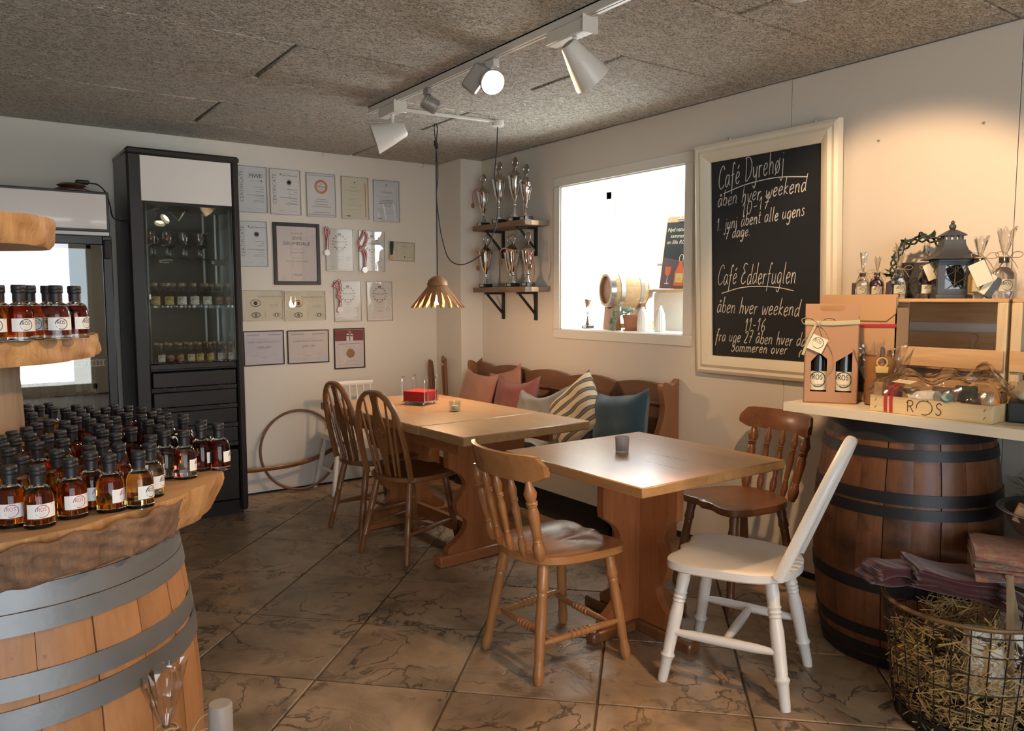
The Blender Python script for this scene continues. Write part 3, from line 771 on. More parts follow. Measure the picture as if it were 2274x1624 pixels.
front = [((-3.297, -3.919), A_, 268, 'amber bottle with round-logo label, leftmost in front row on bark-edged slice'),
 ((-3.259, -3.95), A_, 277, 'amber bottle, second from left in front row on bark-edged slice'),
 ((-3.207, -3.918), A_, 292, 'amber bottle with label turned right, third from left in front row of lowest slice'),
 ((-3.170, -3.872), A_, 288, 'amber bottle half hidden behind third front-row bottle of lowest slice'),
 ((-3.146, -3.914), A_, 325, 'amber bottle showing plain side, label at its right edge, fourth in front row'),
 ((-3.098, -3.915), G_, 310, 'golden bottle at right end of front row on bark-edged slice'),
 ((-3.066, -3.845), C_, 325, 'clear bottle just behind golden bottle at end of front row'),
 ((-3.045, -3.745), C_, 318, 'clear bottle with label on its right, beside bare wood of lowest slice'),
 ((-3.010, -3.700), C_, 30, 'clear bottle in middle of three clear ones near slice edge'),
 ((-2.976, -3.722), C_, 338, 'clear bottle standing alone in front, right of bare wood on lowest slice'),
 ((-2.926, -3.660), D_, 340, 'dark red bottle second from slice tip, partly hidden by clear bottle'),
 ((-2.892, -3.672), D_, 335, 'dark red bottle nearest the right tip of lowest slice')]
for (p, k, fa, lb) in front: little_bottle(p[0], p[1], 1.0, k, fa, True, lb, None, False, 1.0, 'ink_pink' if k == A_ else 'ink')
mid = [((-3.240, -3.700), A_, 280, 'amber bottle with wide label showing above front row, left of slice middle'),
 ((-3.196, -3.690), G_, 300, 'golden bottle behind front row with corner of label showing'),
 ((-3.150, -3.700), G_, 300, 'golden bottle in second rank beside clear bottle, near slice middle'),
 ((-3.100, -3.680), C_, 330, 'large-looking clear bottle in second rank right of golden ones'),
 ((-3.290, -3.740), A_, 270, 'amber bottle in second rank at left edge of picture, above front row')]
for (p, k, fa, lb) in mid: little_bottle(p[0], p[1], 1.0, k, fa, True, lb)
rest = [(-3.296,-3.669),(-3.273,-3.623),(-3.296,-3.575),(-3.272,-3.524),(-3.218,-3.816),(-3.217,-3.622),(-3.244,-3.58),(-3.164,-3.80),(-3.244,-3.48),(-3.221,-3.427),(-3.219,-3.333),(-3.217,-3.236),(-3.244,-3.188),(-3.218,-3.141),(-3.248,-3.091),(-3.217,-3.044),
 (-3.190,-3.575),(-3.163,-3.521),(-3.167,-3.428),(-3.194,-3.382),(-3.164,-3.139),(-3.19,-3.091),(-3.165,-3.046),(-3.115,-3.816),(-3.116,-3.619),(-3.11,-3.526),(-3.115,-3.427),(-3.138,-3.378),(-3.115,-3.33),(-3.139,-3.285),(-3.112,-3.236),(-3.141,-3.188),(-3.111,-3.138),
 (-3.087,-3.767),(-3.060,-3.618),(-3.082,-3.571),(-3.087,-3.479),(-3.062,-3.424),(-3.082,-3.377),(-3.086,-3.287),(-3.056,-3.237),(-3.087,-3.184),(-3.008,-3.522),(-3.005,-3.425),(-3.029,-3.377),(-3.033,-3.287),(-3.003,-3.236),(-3.03,-3.185),(-2.976,-3.57),(-2.975,-3.474),(-2.951,-3.429),(-2.975,-3.381),
 (-2.954,-3.335),(-2.98,-3.283),(-2.922,-3.476),(-3.052,-3.51),(-3.02,-3.575),(-3.052,-3.662),(-3.005,-3.62),(-2.962,-3.618),(-2.935,-3.535),(-3.275,-3.84),(-3.325,-3.80),(-3.135,-3.75),(-3.33,-3.87),(-2.91,-3.60),(-3.265,-3.43),(-3.16,-3.58),(-3.14,-3.65),(-3.125,-3.476)]
_done = [p[0] for p in front]+[p[0] for p in mid]
for (x, y) in rest:
    d = math.hypot(x+3.46, y+3.38); a = math.degrees(math.atan2(y+3.38, x+3.46))
    if d > rim1(a)-.028 or math.hypot(x+3.405, y+3.30) < .195: continue
    if min(math.hypot(x-u, y-v) for u, v in _done) < .0485: continue
    _done.append((x, y)); k = D_ if x > -3.10 else random.choice([A_, A_, G_])
    if x > -3.06: lb, gp = 'black-capped dark red bottle packed in back ranks at right of lowest slice', 'dark bottles in the back ranks'
    else: lb, gp = 'black-capped amber bottle packed among the back ranks of lowest slice', 'amber bottles in the back ranks'
    little_bottle(x, y, 1.0, k, frand(250, 330), False, lb, gp, True)
top = [((-3.300, -3.630), A_, 285, 'amber bottle at left edge of picture on middle slice'), ((-3.252, -3.615), A_, 290, 'amber bottle with label, second from left on middle slice'),
 ((-3.285, -3.565), 'spirit_rust', 285, 'rust-dark bottle in second rank on middle slice, left side'), ((-3.231, -3.560), 'spirit_rust', 290, 'dark amber bottle behind amber one, label half visible, middle slice'),
 ((-3.185, -3.585), C_, 282, 'clear bottle lettered on white label, in front on middle slice'), ((-3.195, -3.530), D_, 285, 'dark bottle directly behind clear one on middle slice'),
 ((-3.146, -3.537), D_, 318, 'dark bottle at right end of middle slice, label cut by its edge')]
for (p, k, fa, lb) in top:
    o = little_bottle(p[0], p[1], 1.297, k, fa, True, lb, None, False, 1.08)
# ------------------------------------------------------------------ cellophane bag in front of the cask
def twine_bow(mb, c, s, M, mi=0, r=.0016):
    for q in (1, -1):
        mb.tube([M @ Vector(c)+M.to_3x3() @ Vector(p)*s for p in bez([(0, 0, 0), (q*.5, .1, .45), (q*1.1, .1, .35), (q*.95, .12, .0), (q*.4, .1, -.05), (0, 0, 0)], 6)], r, 5, False, mi)
        mb.tube([M @ Vector(c)+M.to_3x3() @ Vector(p)*s for p in bez([(0, 0, 0), (q*.4, .12, -.4), (q*.75, .1, -1.0)], 6)], r, 5, False, mi)
def foil_tuft(mb, c, w, h, M, mi=0, n=22, seed=0):
    rn = random.Random(seed); ph = rn.random()*6
    def fn(u, v):
        a = 2*PI*u; k = .12+.88*v**.8; rr = w*k*(1+.35*math.sin(a*5+ph)+.2*math.sin(a*9+ph*2))*.5
        return (c[0]+rr*math.cos(a), c[1]+rr*.45*math.sin(a), c[2]+h*v*(1+.10*math.sin(a*4+ph)+.06*math.sin(a*11)))
    mb.grid(fn, n, 7, mi, False, M, True)
cb = thing('gift_bag', 'clear cellophane bag tied with twine, standing before the left barrel', 'gift bag', (-3.098, -4.065, 0), 10)
m = MB(); m.lathe([(.0, .40), (.035, .40), (.045, .41), (.05, .50), (.045, .59), (.022, .635), (.014, .645)], 16, 0); m.obj('sleeve', MAT['cellophane'], cb)
m = MB(); foil_tuft(m, (0, 0, .645), .062, .105, None, 0, 26, 4); m.obj('gathered_top', MAT['cellophane'], cb, None, 180)
m = MB(); m.box((.012, -.022, .62), (.011, .01, .05), .002); m.obj('dark_tab', MAT['choc_brown'], cb)
m = MB(); twine_bow(m, (.03, -.02, .625), .05, Matrix()); m.tube([(.018*math.cos(a), .018*math.sin(a), .642) for a in [2*PI*i/14 for i in range(14)]], .0022, 5, True); m.obj('twine_bow', MAT['twine'], cb)
st = thing('display_stool', 'low dark stool under cellophane bag and glass tube beside left barrel', 'stool', (-3.08, -4.10, 0)); 
MB().box((0, 0, .385), (.26, .16, .03), .004).obj('top', MAT['black_matte'], st)
for sx in (-1, 1):
    for sy in (-1, 1): MB().cyl((sx*.11, sy*.06, 0), (sx*.10, sy*.05, .372), .012, 8).obj('leg', MAT['black_matte'], st)
tb = thing('glass_tube', 'clear glass tube with a lid, right of the cellophane bag', 'tube', (-3.024, -4.128, .40), 0)
MB().lathe([(0, 0), (.017, 0), (.019, .002), (.019, .235), (.017, .235), (.017, .004), (0, .004)], 18).obj('body', MAT['cabinet_glass'], tb)
MB().lathe([(0, .236), (.020, .236), (.020, .29), (.018, .293), (0, .293)], 18).obj('lid', MAT['foil_lid'] if 'foil_lid' in MAT else MAT['frosted'], tb)
# ------------------------------------------------------------------ fridge
fx0, fx1, fy0, fy1, fz = -3.36, -2.630, -.60, -.02, 1.972
fg = thing('drinks_fridge', 'tall black glass-door drinks fridge with white header panel', 'fridge', (0, 0, 0))
m = MB(); cx = (fx0+fx1)/2; w = fx1-fx0; cy = (fy0+fy1)/2
m.box((fx0+.02, cy+.02, fz/2+.04), (.04, .54, fz-.08), .003); m.box((fx1-.02, cy+.02, fz/2+.04), (.04, .54, fz-.08), .003)
m.box((cx, fy1-.02, fz/2+.04), (w, .04, fz-.08)); m.box((cx, cy+.01, .10), (w, .55, .16), .003); m.box((cx, cy, fz-.11), (w-.004, .58, .22), .004)
m.obj('body', MAT['fridge_black'], fg)
m = MB(); m.box((cx, cy+.04, .195), (w-.08, .44, .03)); m.box((cx, fy1-.045, .95), (w-.08, .01, 1.5)); m.obj('liner', MAT['fridge_inside'], fg)
MB().box((cx, fy0-.004, 1.862), (w-.036, .012, .190), .002).obj('header_panel', MAT['header_white'], fg)
MB().box((cx, fy0-.006, 1.741), (w-.02, .012, .020), .003).obj('light_strip', MAT['white_trim'], fg)
dr = MB(); dz0, dz1 = .19, 1.728
for x in (fx0+.028, fx1-.024): dr.box((x, fy0-.010, (dz0+dz1)/2), (.048, .03, dz1-dz0), .005)
for z in (dz0+.03, dz1-.024): dr.box((cx, fy0-.010, z), (w-.09, .03, .048), .004)
dr = dr.obj('door', MAT['fridge_black'], fg)
MB().box((cx, fy0-.012, (dz0+dz1)/2), (w-.09, .006, dz1-dz0-.08)).obj('pane', MAT['fridge_glass'], dr)
MB().box((fx1-.026, fy0-.036, 1.655), (.036, .03, .105), .006).obj('handle', MAT['black_matte'], dr)
for z in (1.03, .60):
    m = MB()
    for yy in (fy0+.05,):
        m.box((cx, yy, z+.010), (w-.10, .006, .006)); m.box((cx, yy, z-.022), (w-.10, .006, .006))
        for i in range(34): m.box((fx0+.06+i*(w-.12)/33, yy, z-.006), (.006, .005, .03))
    for i in range(14): m.cyl((fx0+.06+i*(w-.12)/13, fy0+.05, z), (fx0+.06+i*(w-.12)/13, fy1-.05, z), .0025, 5)
    m.obj('wire_shelf', MAT['white_trim'], fg)
WB = MB().lathe([(0, 0), (.036, 0), (.038, .004), (.038, .185), (.034, .205), (.018, .235), (.0145, .25), (.0145, .30), (.016, .302), (.016, .312), (0, .312)], 18).mesh('body', MAT['wine_glass_dark'], 40)
WC = {k: MB().lathe([(.0168, .245), (.0168, .3125), (0, .3128)], 14).mesh('capsule', MAT[k], 40) for k in ('capsule_cream', 'capsule_black')}
WL = MB().grid(lambda u, v: (.0386*math.cos((2*u-1)*1.1), .0386*math.sin((2*u-1)*1.1), .05+.09*v), 9, 2, 0).mesh('label', MAT['paper_cream'])
def wine(x, y, z, cap, lb, gp=None, lab=False, face=270):
    t = thing('wine_bottle', lb, 'bottle', (x, y, z), face, gp); link('body', WB, t); link('capsule', WC[cap], t)
    if lab: link('label', WL, t)
    return t
for i, (x, y, c) in enumerate([(-2.735, -.43, 'capsule_cream'), (-2.80, -.40, 'capsule_cream'), (-2.745, -.30, 'capsule_cream')]):
    wine(x, y, .604, c, ['green bottle with cream capsule at right front of lower fridge shelf', 'green bottle with cream capsule, second on lower fridge shelf', 'green bottle with cream capsule behind, at fridge right wall'][i])
for i in range(8): wine(-2.885-.085*(i % 5), -.42+.14*(i//5), .604, 'capsule_black', 'dark bottle with black capsule on lower fridge shelf', 'dark bottles on the lower fridge shelf')
for i in range(7):
    wine(-2.755-.09*(i % 6)-.01, -.42+.13*(i//6), 1.034, 'capsule_black', 'dark wine bottle on upper fridge shelf behind glass door', 'dark bottles on the upper fridge shelf', i == 0)
pl = thing('dish_stack', 'brown glazed dishes stacked upside down on top of fridge', 'dish', (-2.79, -.42, fz), 0)
MB().lathe([(0, .0), (.085, 0), (.105, .010), (.105, .016), (.07, .030), (.03, .034), (0, .034)], 24).obj('lower_dish', MAT['dish_brown'], pl)
MB().lathe([(0, .034), (.055, .034), (.075, .044), (.06, .055), (0, .058)], 24).obj('upper_dish', MAT['dish_brown'], pl)
ad = thing('power_adapter', 'small black power adapter with cable on top of fridge dishes', 'adapter', (0, 0, 0))
MB().box((-2.735, -.42, fz+.068), (.07, .04, .022), .006, 0).obj('adapter_box', MAT['cable_black'], ad)
m = MB(); m.tube(bez([(-2.70, -.42, fz+.066), (-2.66, -.45, fz+.055), (-2.632, -.52, fz+.004), (-2.622, -.56, fz-.06), (-2.60, -.50, fz-.125), (-2.55, -.42, fz-.135), (-2.518, -.36, fz-.13)], 8), .004, 6); m.obj('cable', MAT['cable_black'], ad)
# ------------------------------------------------------------------ black showcase cabinet
kx0, kx1, ky0, ky1, kz = -2.515, -1.880, -.475, -.03, 2.255
kb = thing('showcase_cabinet', 'tall black showcase cabinet with glass front, drawers and blank white top panel', 'cabinet', (0, 0, 0))
kc = (kx0+kx1)/2; kw = kx1-kx0; ky = (ky0+ky1)/2; kd = ky1-ky0
m = MB()
m.box((kx0+.014, ky+.01, 1.13), (.028, kd-.03, 2.2), .004); m.box((kx1-.014, ky+.01, 1.13), (.028, kd-.03, 2.2), .004)
m.box((kx0+.045, ky0+.02, 1.13), (.09, .04, 2.2), .012); m.box((kx1-.0225, ky0+.02, 1.13), (.045, .04, 2.2), .012)
m.box((kc, ky1-.01, 1.1), (kw-.05, .02, 2.1)); m.box((kc, ky+.01, .045), (kw-.04, kd-.08, .09)); m.box((kc, ky+.01, .965), (kw-.06, kd-.04, .035))
m.box((kc, ky+.01, 1.955), (kw-.06, kd-.05, .03)); m.box((kc, ky0+.035, 2.09), (kw-.06, .02, .28))
m.obj('carcass', MAT['black_lacquer'], kb)
MB().box((kc, ky-.004, 2.237), (kw+.008, kd+.012, .042), .012).obj('top_board', MAT['black_lacquer'], kb)
MB().box((kc+.012, ky0+.004, 2.085), (.515, .012, .262), .002).obj('header_panel', MAT['header_matt'], kb)
m = MB(); m.box((kc+.012, ky0+.012, 1.468), (.50, .005, .94)); gd = m.obj('glass_door', MAT['cabinet_glass'], kb)
m = MB()
for x in (kx0+.096, kx1-.050): m.box((x, ky0+.010, 1.468), (.005, .006, .94))
m.obj('glass_edge', MAT['glass_edge'], gd)
MB().box((kx0+.097, ky0+.004, 1.395), (.012, .012, .028), .002).obj('door_catch', MAT['white_trim'], gd)
for z in (1.628, 1.328): MB().box((kc+.012, ky+.02, z-.004), (.50, kd-.10, .008), .001).obj('glass_shelf', MAT['cabinet_glass'], kb)
m = MB()
for x, y in ((kx1-.045, ky1-.03), (kx1-.040, ky0+.10), (kx1-.12, ky1-.028), (kx0+.045, ky1-.03)): m.box((x, y, 1.468), (.012, .004, .94))
m.obj('shelf_rail', MAT['steel'], kb)
for x in (-2.32, -2.16):
    m = MB(); m.lathe([(.036, 0), (.038, -.004), (.030, -.008), (.026, -.003), (0, -.003)], 20); m.obj('downlight', MAT['chrome'], kb, T(x, ky+.02, 1.939))
MB().box((kc+.01, ky0+.014, .975), (.49, .03, .032), .003).obj('rail_board', MAT['black_lacquer'], kb)
for i in range(4):
    z1 = .940-.122*i; m = MB(); m.box((kc+.018, ky0+.012, z1-.045), (.485, .034, .090), .004); d = m.obj('drawer', MAT['black_lacquer'], kb)
    MB().box((kc+.018, ky0+.020, z1-.106), (.495, .03, .024)).obj('drawer_gap', MAT['black_matte'], d)
    for x in (kc-.13, kc+.19):
        q = MB(); q.tube([(x-.028, ky0-.006, z1-.088), (x-.024, ky0-.016, z1-.098), (x+.024, ky0-.016, z1-.098), (x+.028, ky0-.006, z1-.088)], .0022, 5); q.obj('wire_pull', MAT['steel'], d)
MB().box((kc+.018, ky0+.012, .27), (.485, .034, .32), .004).obj('lower_door', MAT['black_lacquer'], kb)
GOB = MB().lathe([(0, 0), (.030, 0), (.031, .003), (.012, .010), (.007, .020), (.013, .040), (.007, .062), (.010, .070), (.030, .082), (.038, .105), (.037, .135), (.034, .160), (.0325, .160), (.0355, .135), (.0365, .106), (.029, .086), (0, .078)], 20).mesh('goblet', MAT['jar_glass'], 50)
gl_l = ['cut-glass goblet with red sticker, leftmost on top cabinet shelf', 'cut-glass goblet with red sticker, second on top cabinet shelf', 'cut-glass goblet, third on top cabinet shelf', 'cut-glass goblet with red sticker, right end of top cabinet shelf']
for i, x in enumerate((-2.375, -2.285, -2.19, -2.098)):
    o = link('goblet', GOB); o.location = (x, -.34, 1.6286); tag(o, gl_l[i], 'glass')
    if i != 2:
        q = MB(); q.grid(lambda u, v: (.0385*math.cos(-PI/2+(u-.5)*.5+.2*(i-1)), .0385*math.sin(-PI/2+(u-.5)*.5+.2*(i-1)), .118+.018*v), 4, 2); q.obj('red_sticker', MAT['red_ribbon'], o)
for i, x in enumerate((-2.33, -2.24, -2.145, -2.055)):
    o = link('goblet', GOB); o.location = (x, -.22, 1.6286); tag(o, 'cut-glass goblet in rear row of top cabinet shelf', 'glass', 'goblets in the rear row')
kr = .031
K_BODY = MB().lathe([(0, 0), (kr, 0), (kr, .012), (0, .012)], 18).mesh('base', MAT['bottle_clear'], 40)
K_SHO = MB().lathe([(0, .098), (kr*.6, .098), (.0135, .106), (.0125, .130), (.0145, .131), (.0145, .135), (0, .135)], 18).mesh('shoulder', MAT['bottle_clear'], 40)
K_CORK = MB().lathe([(0, .1355), (.0155, .1355), (.0155, .150), (0, .151)], 14).mesh('cork', MAT['cork'], 40)
K_LIQ = {k: MB().lathe([(0, .0125), (kr, .0125), (kr, .070), (kr*.95, .082), (kr*.72, .094), (kr*.6, .0975), (0, .0975)], 18).mesh('liquid', MAT[k], 40) for k in ('spirit_rust', 'spirit_plum', 'spirit_clear', 'spirit_amber')}
K_LAB = {k: label_mesh(kr, .020, .068, .95, k, 'ink' if k != 'label_red' else 'gold_print', .42) for k in ('label_yellow', 'paper_white', 'paper_pink', 'label_red', 'label_cream')}
def cork_bottle(x, y, z, k, lab, lb, gp=None, s=1.0):
    t = thing('liqueur_bottle', lb, 'bottle', (x, y, z+.0006), frand(262, 282), gp); t.scale = (s, s, s)
    link('base', K_BODY, t); link('shoulder', K_SHO, t); link('liquid', K_LIQ[k], t); link('cork', K_CORK, t)
    if lab: link('label', K_LAB[lab], t)
ru, pu, cl_, am = 'spirit_rust', 'spirit_plum', 'spirit_clear', 'spirit_amber'
sh1 = [(-2.371, ru, 'label_yellow', 'amber liqueur bottle with yellow label, leftmost on middle cabinet shelf'), (-2.297, ru, 'label_yellow', 'amber liqueur bottle with yellow label, second on middle cabinet shelf'),
 (-2.219, ru, 'paper_white', 'amber liqueur bottle with white label on middle cabinet shelf'), (-2.147, cl_, 'paper_white', 'clear liqueur bottle, first of two on middle cabinet shelf'), (-2.073, cl_, 'paper_white', 'clear liqueur bottle, second of two on middle cabinet shelf'),
 (-2.001, pu, 'label_red', 'dark liqueur bottle with red label on middle cabinet shelf'), (-1.938, pu, 'label_red', 'dark liqueur bottle with red label, right end of middle cabinet shelf')]
for x, k, l, lb in sh1: cork_bottle(x, -.375, 1.328, k, l, lb)
for i in range(8): cork_bottle(-2.36+.058*i, -.275, 1.328, pu if i > 4 else ru, None, 'cork-topped bottle in rear row of middle cabinet shelf', 'rear bottles on the middle cabinet shelf')
sh2 = [(-2.352, ru, 'paper_pink', 'liqueur bottle with pink label, leftmost on bottom cabinet shelf'), (-2.298, pu, 'label_red', 'dark liqueur bottle with red label, second on bottom cabinet shelf'), (-2.242, pu, 'label_red', 'dark liqueur bottle with red label, third on bottom cabinet shelf'),
 (-2.180, ru, 'label_cream', 'liqueur bottle with cream label on bottom cabinet shelf'), (-2.126, am, 'label_yellow', 'golden liqueur bottle with yellow label on bottom cabinet shelf'), (-2.063, am, 'label_yellow', 'golden liqueur bottle with yellow label, right of its twin, bottom cabinet shelf'),
 (-1.958, ru, 'paper_pink', 'liqueur bottle with pink label, second from right on bottom cabinet shelf'), (-1.906-.028, ru, 'paper_pink', 'liqueur bottle with pink label, right end of bottom cabinet shelf')]
sh2[6] = (-2.000, *sh2[6][1:])
for x, k, l, lb in sh2: cork_bottle(x, -.375, .9825, k, l, lb, None, .86)
for i in range(8): cork_bottle(-2.36+.058*i, -.29, .9825, ru, None, 'cork-topped bottle in rear row of bottom cabinet shelf', 'rear bottles on the bottom cabinet shelf', .86)
def shelf_tag(x, lines, lb):
    t = thing('shelf_tag', lb, 'tag', (x, ky0+.032, 1.606), 0)
    MB().box((0, 0, 0), (.085, .002, .036)).obj('card', MAT['black_matte'], t)
    m = MB(); fn = lambda a, b: (a, -.0016, b)
    ps = [(-.028+.007*math.cos(i*.5), .007*math.sin(i*.5)) for i in range(13)]; v, f = ribbon(ps, .003); put2d(m, v, f, fn, 0)
    for k, s in enumerate(lines):
        v, f = text_mesh(s, .013, 'LEFT'); put2d(m, [(a-.016, b+.008-.014*k) for a, b in v], f, fn, 0)
    m.obj('print', MAT['paper_white'], t)
shelf_tag(-2.315, ['KRYSTAL', 'GLAS'], 'black tag with white ring hung on top cabinet shelf, left')
shelf_tag(-2.015, [], 'black tag with white ring hung on top cabinet shelf, right')
# ------------------------------------------------------------------ framed certificates on the back wall
def framed(r, rot, label, fmat, fw, paper, prints, depth=.012):
    x0, x1, z0, z1 = r; w, h = x1-x0, z1-z0
    t = thing('framed_certificate', label, 'certificate', M=T((x0+x1)/2, 0, (z0+z1)/2) @ RY(-rot))
    m = MB()
    for s in (-1, 1):
        m.box((s*(w-fw)/2, -depth/2, 0), (fw, depth, h), min(.002, fw*.3)); m.box((0, -depth/2, s*(h-fw)/2), (w-2*fw, depth, fw), min(.002, fw*.3))
    m.obj('frame', MAT[fmat], t)
    MB().box((0, -.003, 0), (w-2*fw, .004, h-2*fw)).obj('paper', MAT[paper], t)
    mats = ['ink', 'ink_grey', 'ink_faint', 'ink_orange', 'ink_maroon', 'medal_bronze', 'paper_white', 'gold_print', 'paper_cream', 'paper_lilac']
    m = MB(); iw, ih = w-2*fw, h-2*fw; lv = [0]
    def P(a, b): return (a, -.0056-lv[0], b)
    def text(s, cx, cz, size, mi=0, al='CENTER', shear=0, ang=0):
        v, f = text_mesh(s, size, al, shear); ca, sa = math.cos(R(ang)), math.sin(R(ang))
        put2d(m, [(a*ca-b*sa+cx*iw, a*sa+b*ca+cz*ih) for a, b in v], f, P, mi)
    def line(cx, cz, wd, th=.0022, mi=2):
        v, f = ribbon([((cx-wd/2)*iw, cz*ih), ((cx+wd/2)*iw, cz*ih)], th); put2d(m, v, f, P, mi)
    def ring(cx, cz, ra, rb, mi, n=28, sx=1):
        pts = [(cx*iw+sx*(ra+rb)/2*math.cos(i*2*PI/n), cz*ih+(ra+rb)/2*math.sin(i*2*PI/n)) for i in range(n+1)]
        v, f = ribbon(pts, abs(ra-rb)); put2d(m, v, f, P, mi)
    def disc(cx, cz, ra, mi, n=24): put2d(m, [(cx*iw+ra*math.cos(i*2*PI/n), cz*ih+ra*math.sin(i*2*PI/n)) for i in range(n)], [tuple(range(n))], P, mi)
    def rect(a, b, c, d, mi): put2d(m, [(a*iw, c*ih), (b*iw, c*ih), (b*iw, d*ih), (a*iw, d*ih)], [(0, 1, 2, 3)], P, mi)
    def laurel(cx, cz, s, mi=1):
        for q in (-1, 1):
            for k in range(7):
                a = R(-70+q*0+k*24); px = q*s*math.cos(a)*1.0; pz = s*math.sin(a)
                for e in (-1, 1):
                    an = math.atan2(math.cos(a), -q*math.sin(a))+e*.6; L = s*.30
                    c = (cx*iw+px, cz*ih+pz); d = (math.cos(an), math.sin(an)); nn = (-d[1], d[0])
                    put2d(m, [c, (c[0]+d[0]*L*.5+nn[0]*L*.22, c[1]+d[1]*L*.5+nn[1]*L*.22), (c[0]+d[0]*L, c[1]+d[1]*L), (c[0]+d[0]*L*.5-nn[0]*L*.22, c[1]+d[1]*L*.5-nn[1]*L*.22)], [(0, 1, 2, 3)], P, mi)
            v, f = ribbon([(cx*iw+q*s*.5, cz*ih-s*.85), (cx*iw-q*s*.25, cz*ih-s*1.3)], s*.05); put2d(m, v, f, P, mi)
    prints(text, line, ring, disc, rect, laurel, lv)
    m.obj('print', [MAT[k] for k in mats], t)
    MB().box((0, -.0085, 0), (iw, .002, ih)).obj('glass', MAT['frame_glass'], t)
    return t
def p_cert(logo):
    def f(text, line, ring, disc, rect, laurel, lv):
        text('CERTIFICATE', -.36, .06, .036, 1, 'CENTER', 0, 90)
        if logo == 'piwi':
            text('PIWI', .1, .30, .040, 0); line(.1, .39, .42); line(.15, .20, .4); rect(.30, .35, .18, .215, 0)
            for k in range(9): disc(.27+.04*(k % 3), .34-.03*(k//3), .003, 1)
        else:
            rect(-.17, -.13, .385, .41, 0); text('organic wine award', .14, .375, .0145, 0); line(.02, .405, .25); disc(.13, .22, .018, 1); disc(.13, .22, .012, 2)
        for z, w in ((.06, .35), (.01, .12), (-.04, .28), (-.12, .6), (-.14, .3), (-.19, .22), (-.24, .35), (-.27, .42)): line(.40-w/2, z, w, .0026, 1)
        for x in (-.15, .25): line(x, -.42, .22, .002)
    return f
def p_wine(text, line, ring, disc, rect, laurel, lv):
    for k in (-1, 1): line(0, k*.46, .92, .006, 2); 
    ring(0, .2, .050, .033, 3); text('Wine', 0, .2, .030, 0, 'CENTER', .25); text('WORLD', 0, .265, .010, 0); text('AWARDS', 0, .135, .010, 0)
    for z, w in ((-.1, .35), (-.15, .5), (-.22, .45), (-.27, .7), (-.41, .6)): line(0, z, w, .003, 1)
def p_yellow(text, line, ring, disc, rect, laurel, lv):
    rect(.38, .41, -.45, .38, 3); disc(0, .38, .005, 0); line(0, .34, .3)
    text('Urkunde', -.05, .26, .014, 1)
    for z, w in ((.19, .7), (.16, .5), (.08, .25), (-.01, .35), (-.04, .4), (-.1, .25), (-.16, .7), (-.19, .6), (-.28, .4)): line(-.05, z, w)
    rect(-.35, -.2, -.45, -.43, 0)
def p_urk(text, line, ring, disc, rect, laurel, lv):
    disc(0, .40, .005, 0); line(0, .36, .25); text('Urkunde', 0, .22, .028, 1)
    for z, w in ((.12, .7), (.09, .5)): line(-.05, z, w)
    for z, w in ((.02, .5), (-.02, .6), (-.06, .66), (-.12, .3)): line(.02, z, w, .004, 1)
    for z, w in ((-.2, .6), (-.26, .7), (-.31, .4)): line(-.05, z, w)
    rect(-.36, -.2, -.45, -.43, 0); rect(.40, .415, -.4, .4, 2)
def p_solv(text, line, ring, disc, rect, laurel, lv):
    text('VIN AF DAGE', 0, .375, .014, 0); text('2015', 0, .285, .036, 0); text('S\u00d8LVMEDALJE', 0, .19, .032, 0)
    line(0, .09, .36, .003); text('Dyreh\u00f8j Ving\u00e5rd', 0, .03, .016, 1); line(0, -.07, .3, .003); text('R\u00f8s Claus Cuv\u00e9e Orange', 0, -.13, .016, 1)
    line(0, -.35, .3, .002); text('VINSKUEN', 0, -.385, .014, 0)
def p_dip(text, line, ring, disc, rect, laurel, lv):
    rect(-.06, .06, .36, .41, 1); line(0, .335, .3); laurel(0, .18, .052); text('DIPLOM', 0, .19, .022, 1)
    line(0, .05, .45, .003, 1)
    for z, w in ((-.03, .3), (-.08, .2), (-.17, .3), (-.24, .25), (-.28, .2)): line(0, z, w)
    ring(.32, -.22, .016, .012, 2); line(-.3, -.42, .2); line(.3, -.42, .2)
def p_small(text, line, ring, disc, rect, laurel, lv):
    text('DIPLOM', .05, .28, .012, 0); line(.05, .18, .4)
    for z in (.05, -.03, -.1): line(.05, z, .15)
    disc(.08, -.3, .006, 0); line(.3, -.32, .3)
def p_vin(text, line, ring, disc, rect, laurel, lv):
    for sx in (-1, 1):
        for sz in (-1, 1): disc(sx*.46, sz*.43, .004, 2)
    text('DANSK VINSHOW 2012', .19, .30, .016, 1); ring(-.18, .08, .026, .020, 1, 24, 1.5); disc(-.18, .08, .014, 0)
    ring(-.18, -.32, .020, .012, 1, 24, 1.8); ring(-.18, -.32, .010, .004, 0)
    for z in (.02, -.02, -.06): line(.28, z, .22, .0025, 2)
    v = 0; line(.05, -.3, .004, .05, 0); ring(.34, -.33, .014, .010, 0); ring(.28, -.33, .010, .008, 0); ring(.40, -.33, .010, .008, 0)
def p_land(text, line, ring, disc, rect, laurel, lv):
    for k in range(24):
        a = 2*PI*k/24; line(.38*math.cos(a)*.7, .1+.3*math.sin(a)*.9, .05, .0015, 9)
    rect(-.44, -.1, .38, .42, 2); rect(.1, .44, .38, .42, 2); rect(-.44, .44, -.42, -.33, 9)
    line(0, .25, .3); text('DANSK VINSHOW JORAN 2013', 0, .18, .0165, 1); text('DIPLOM', 0, .01, .026, 1)
    for x, z in ((-.25, -.22), (0, -.28), (.25, -.22)): line(x, z, .18, .0022)
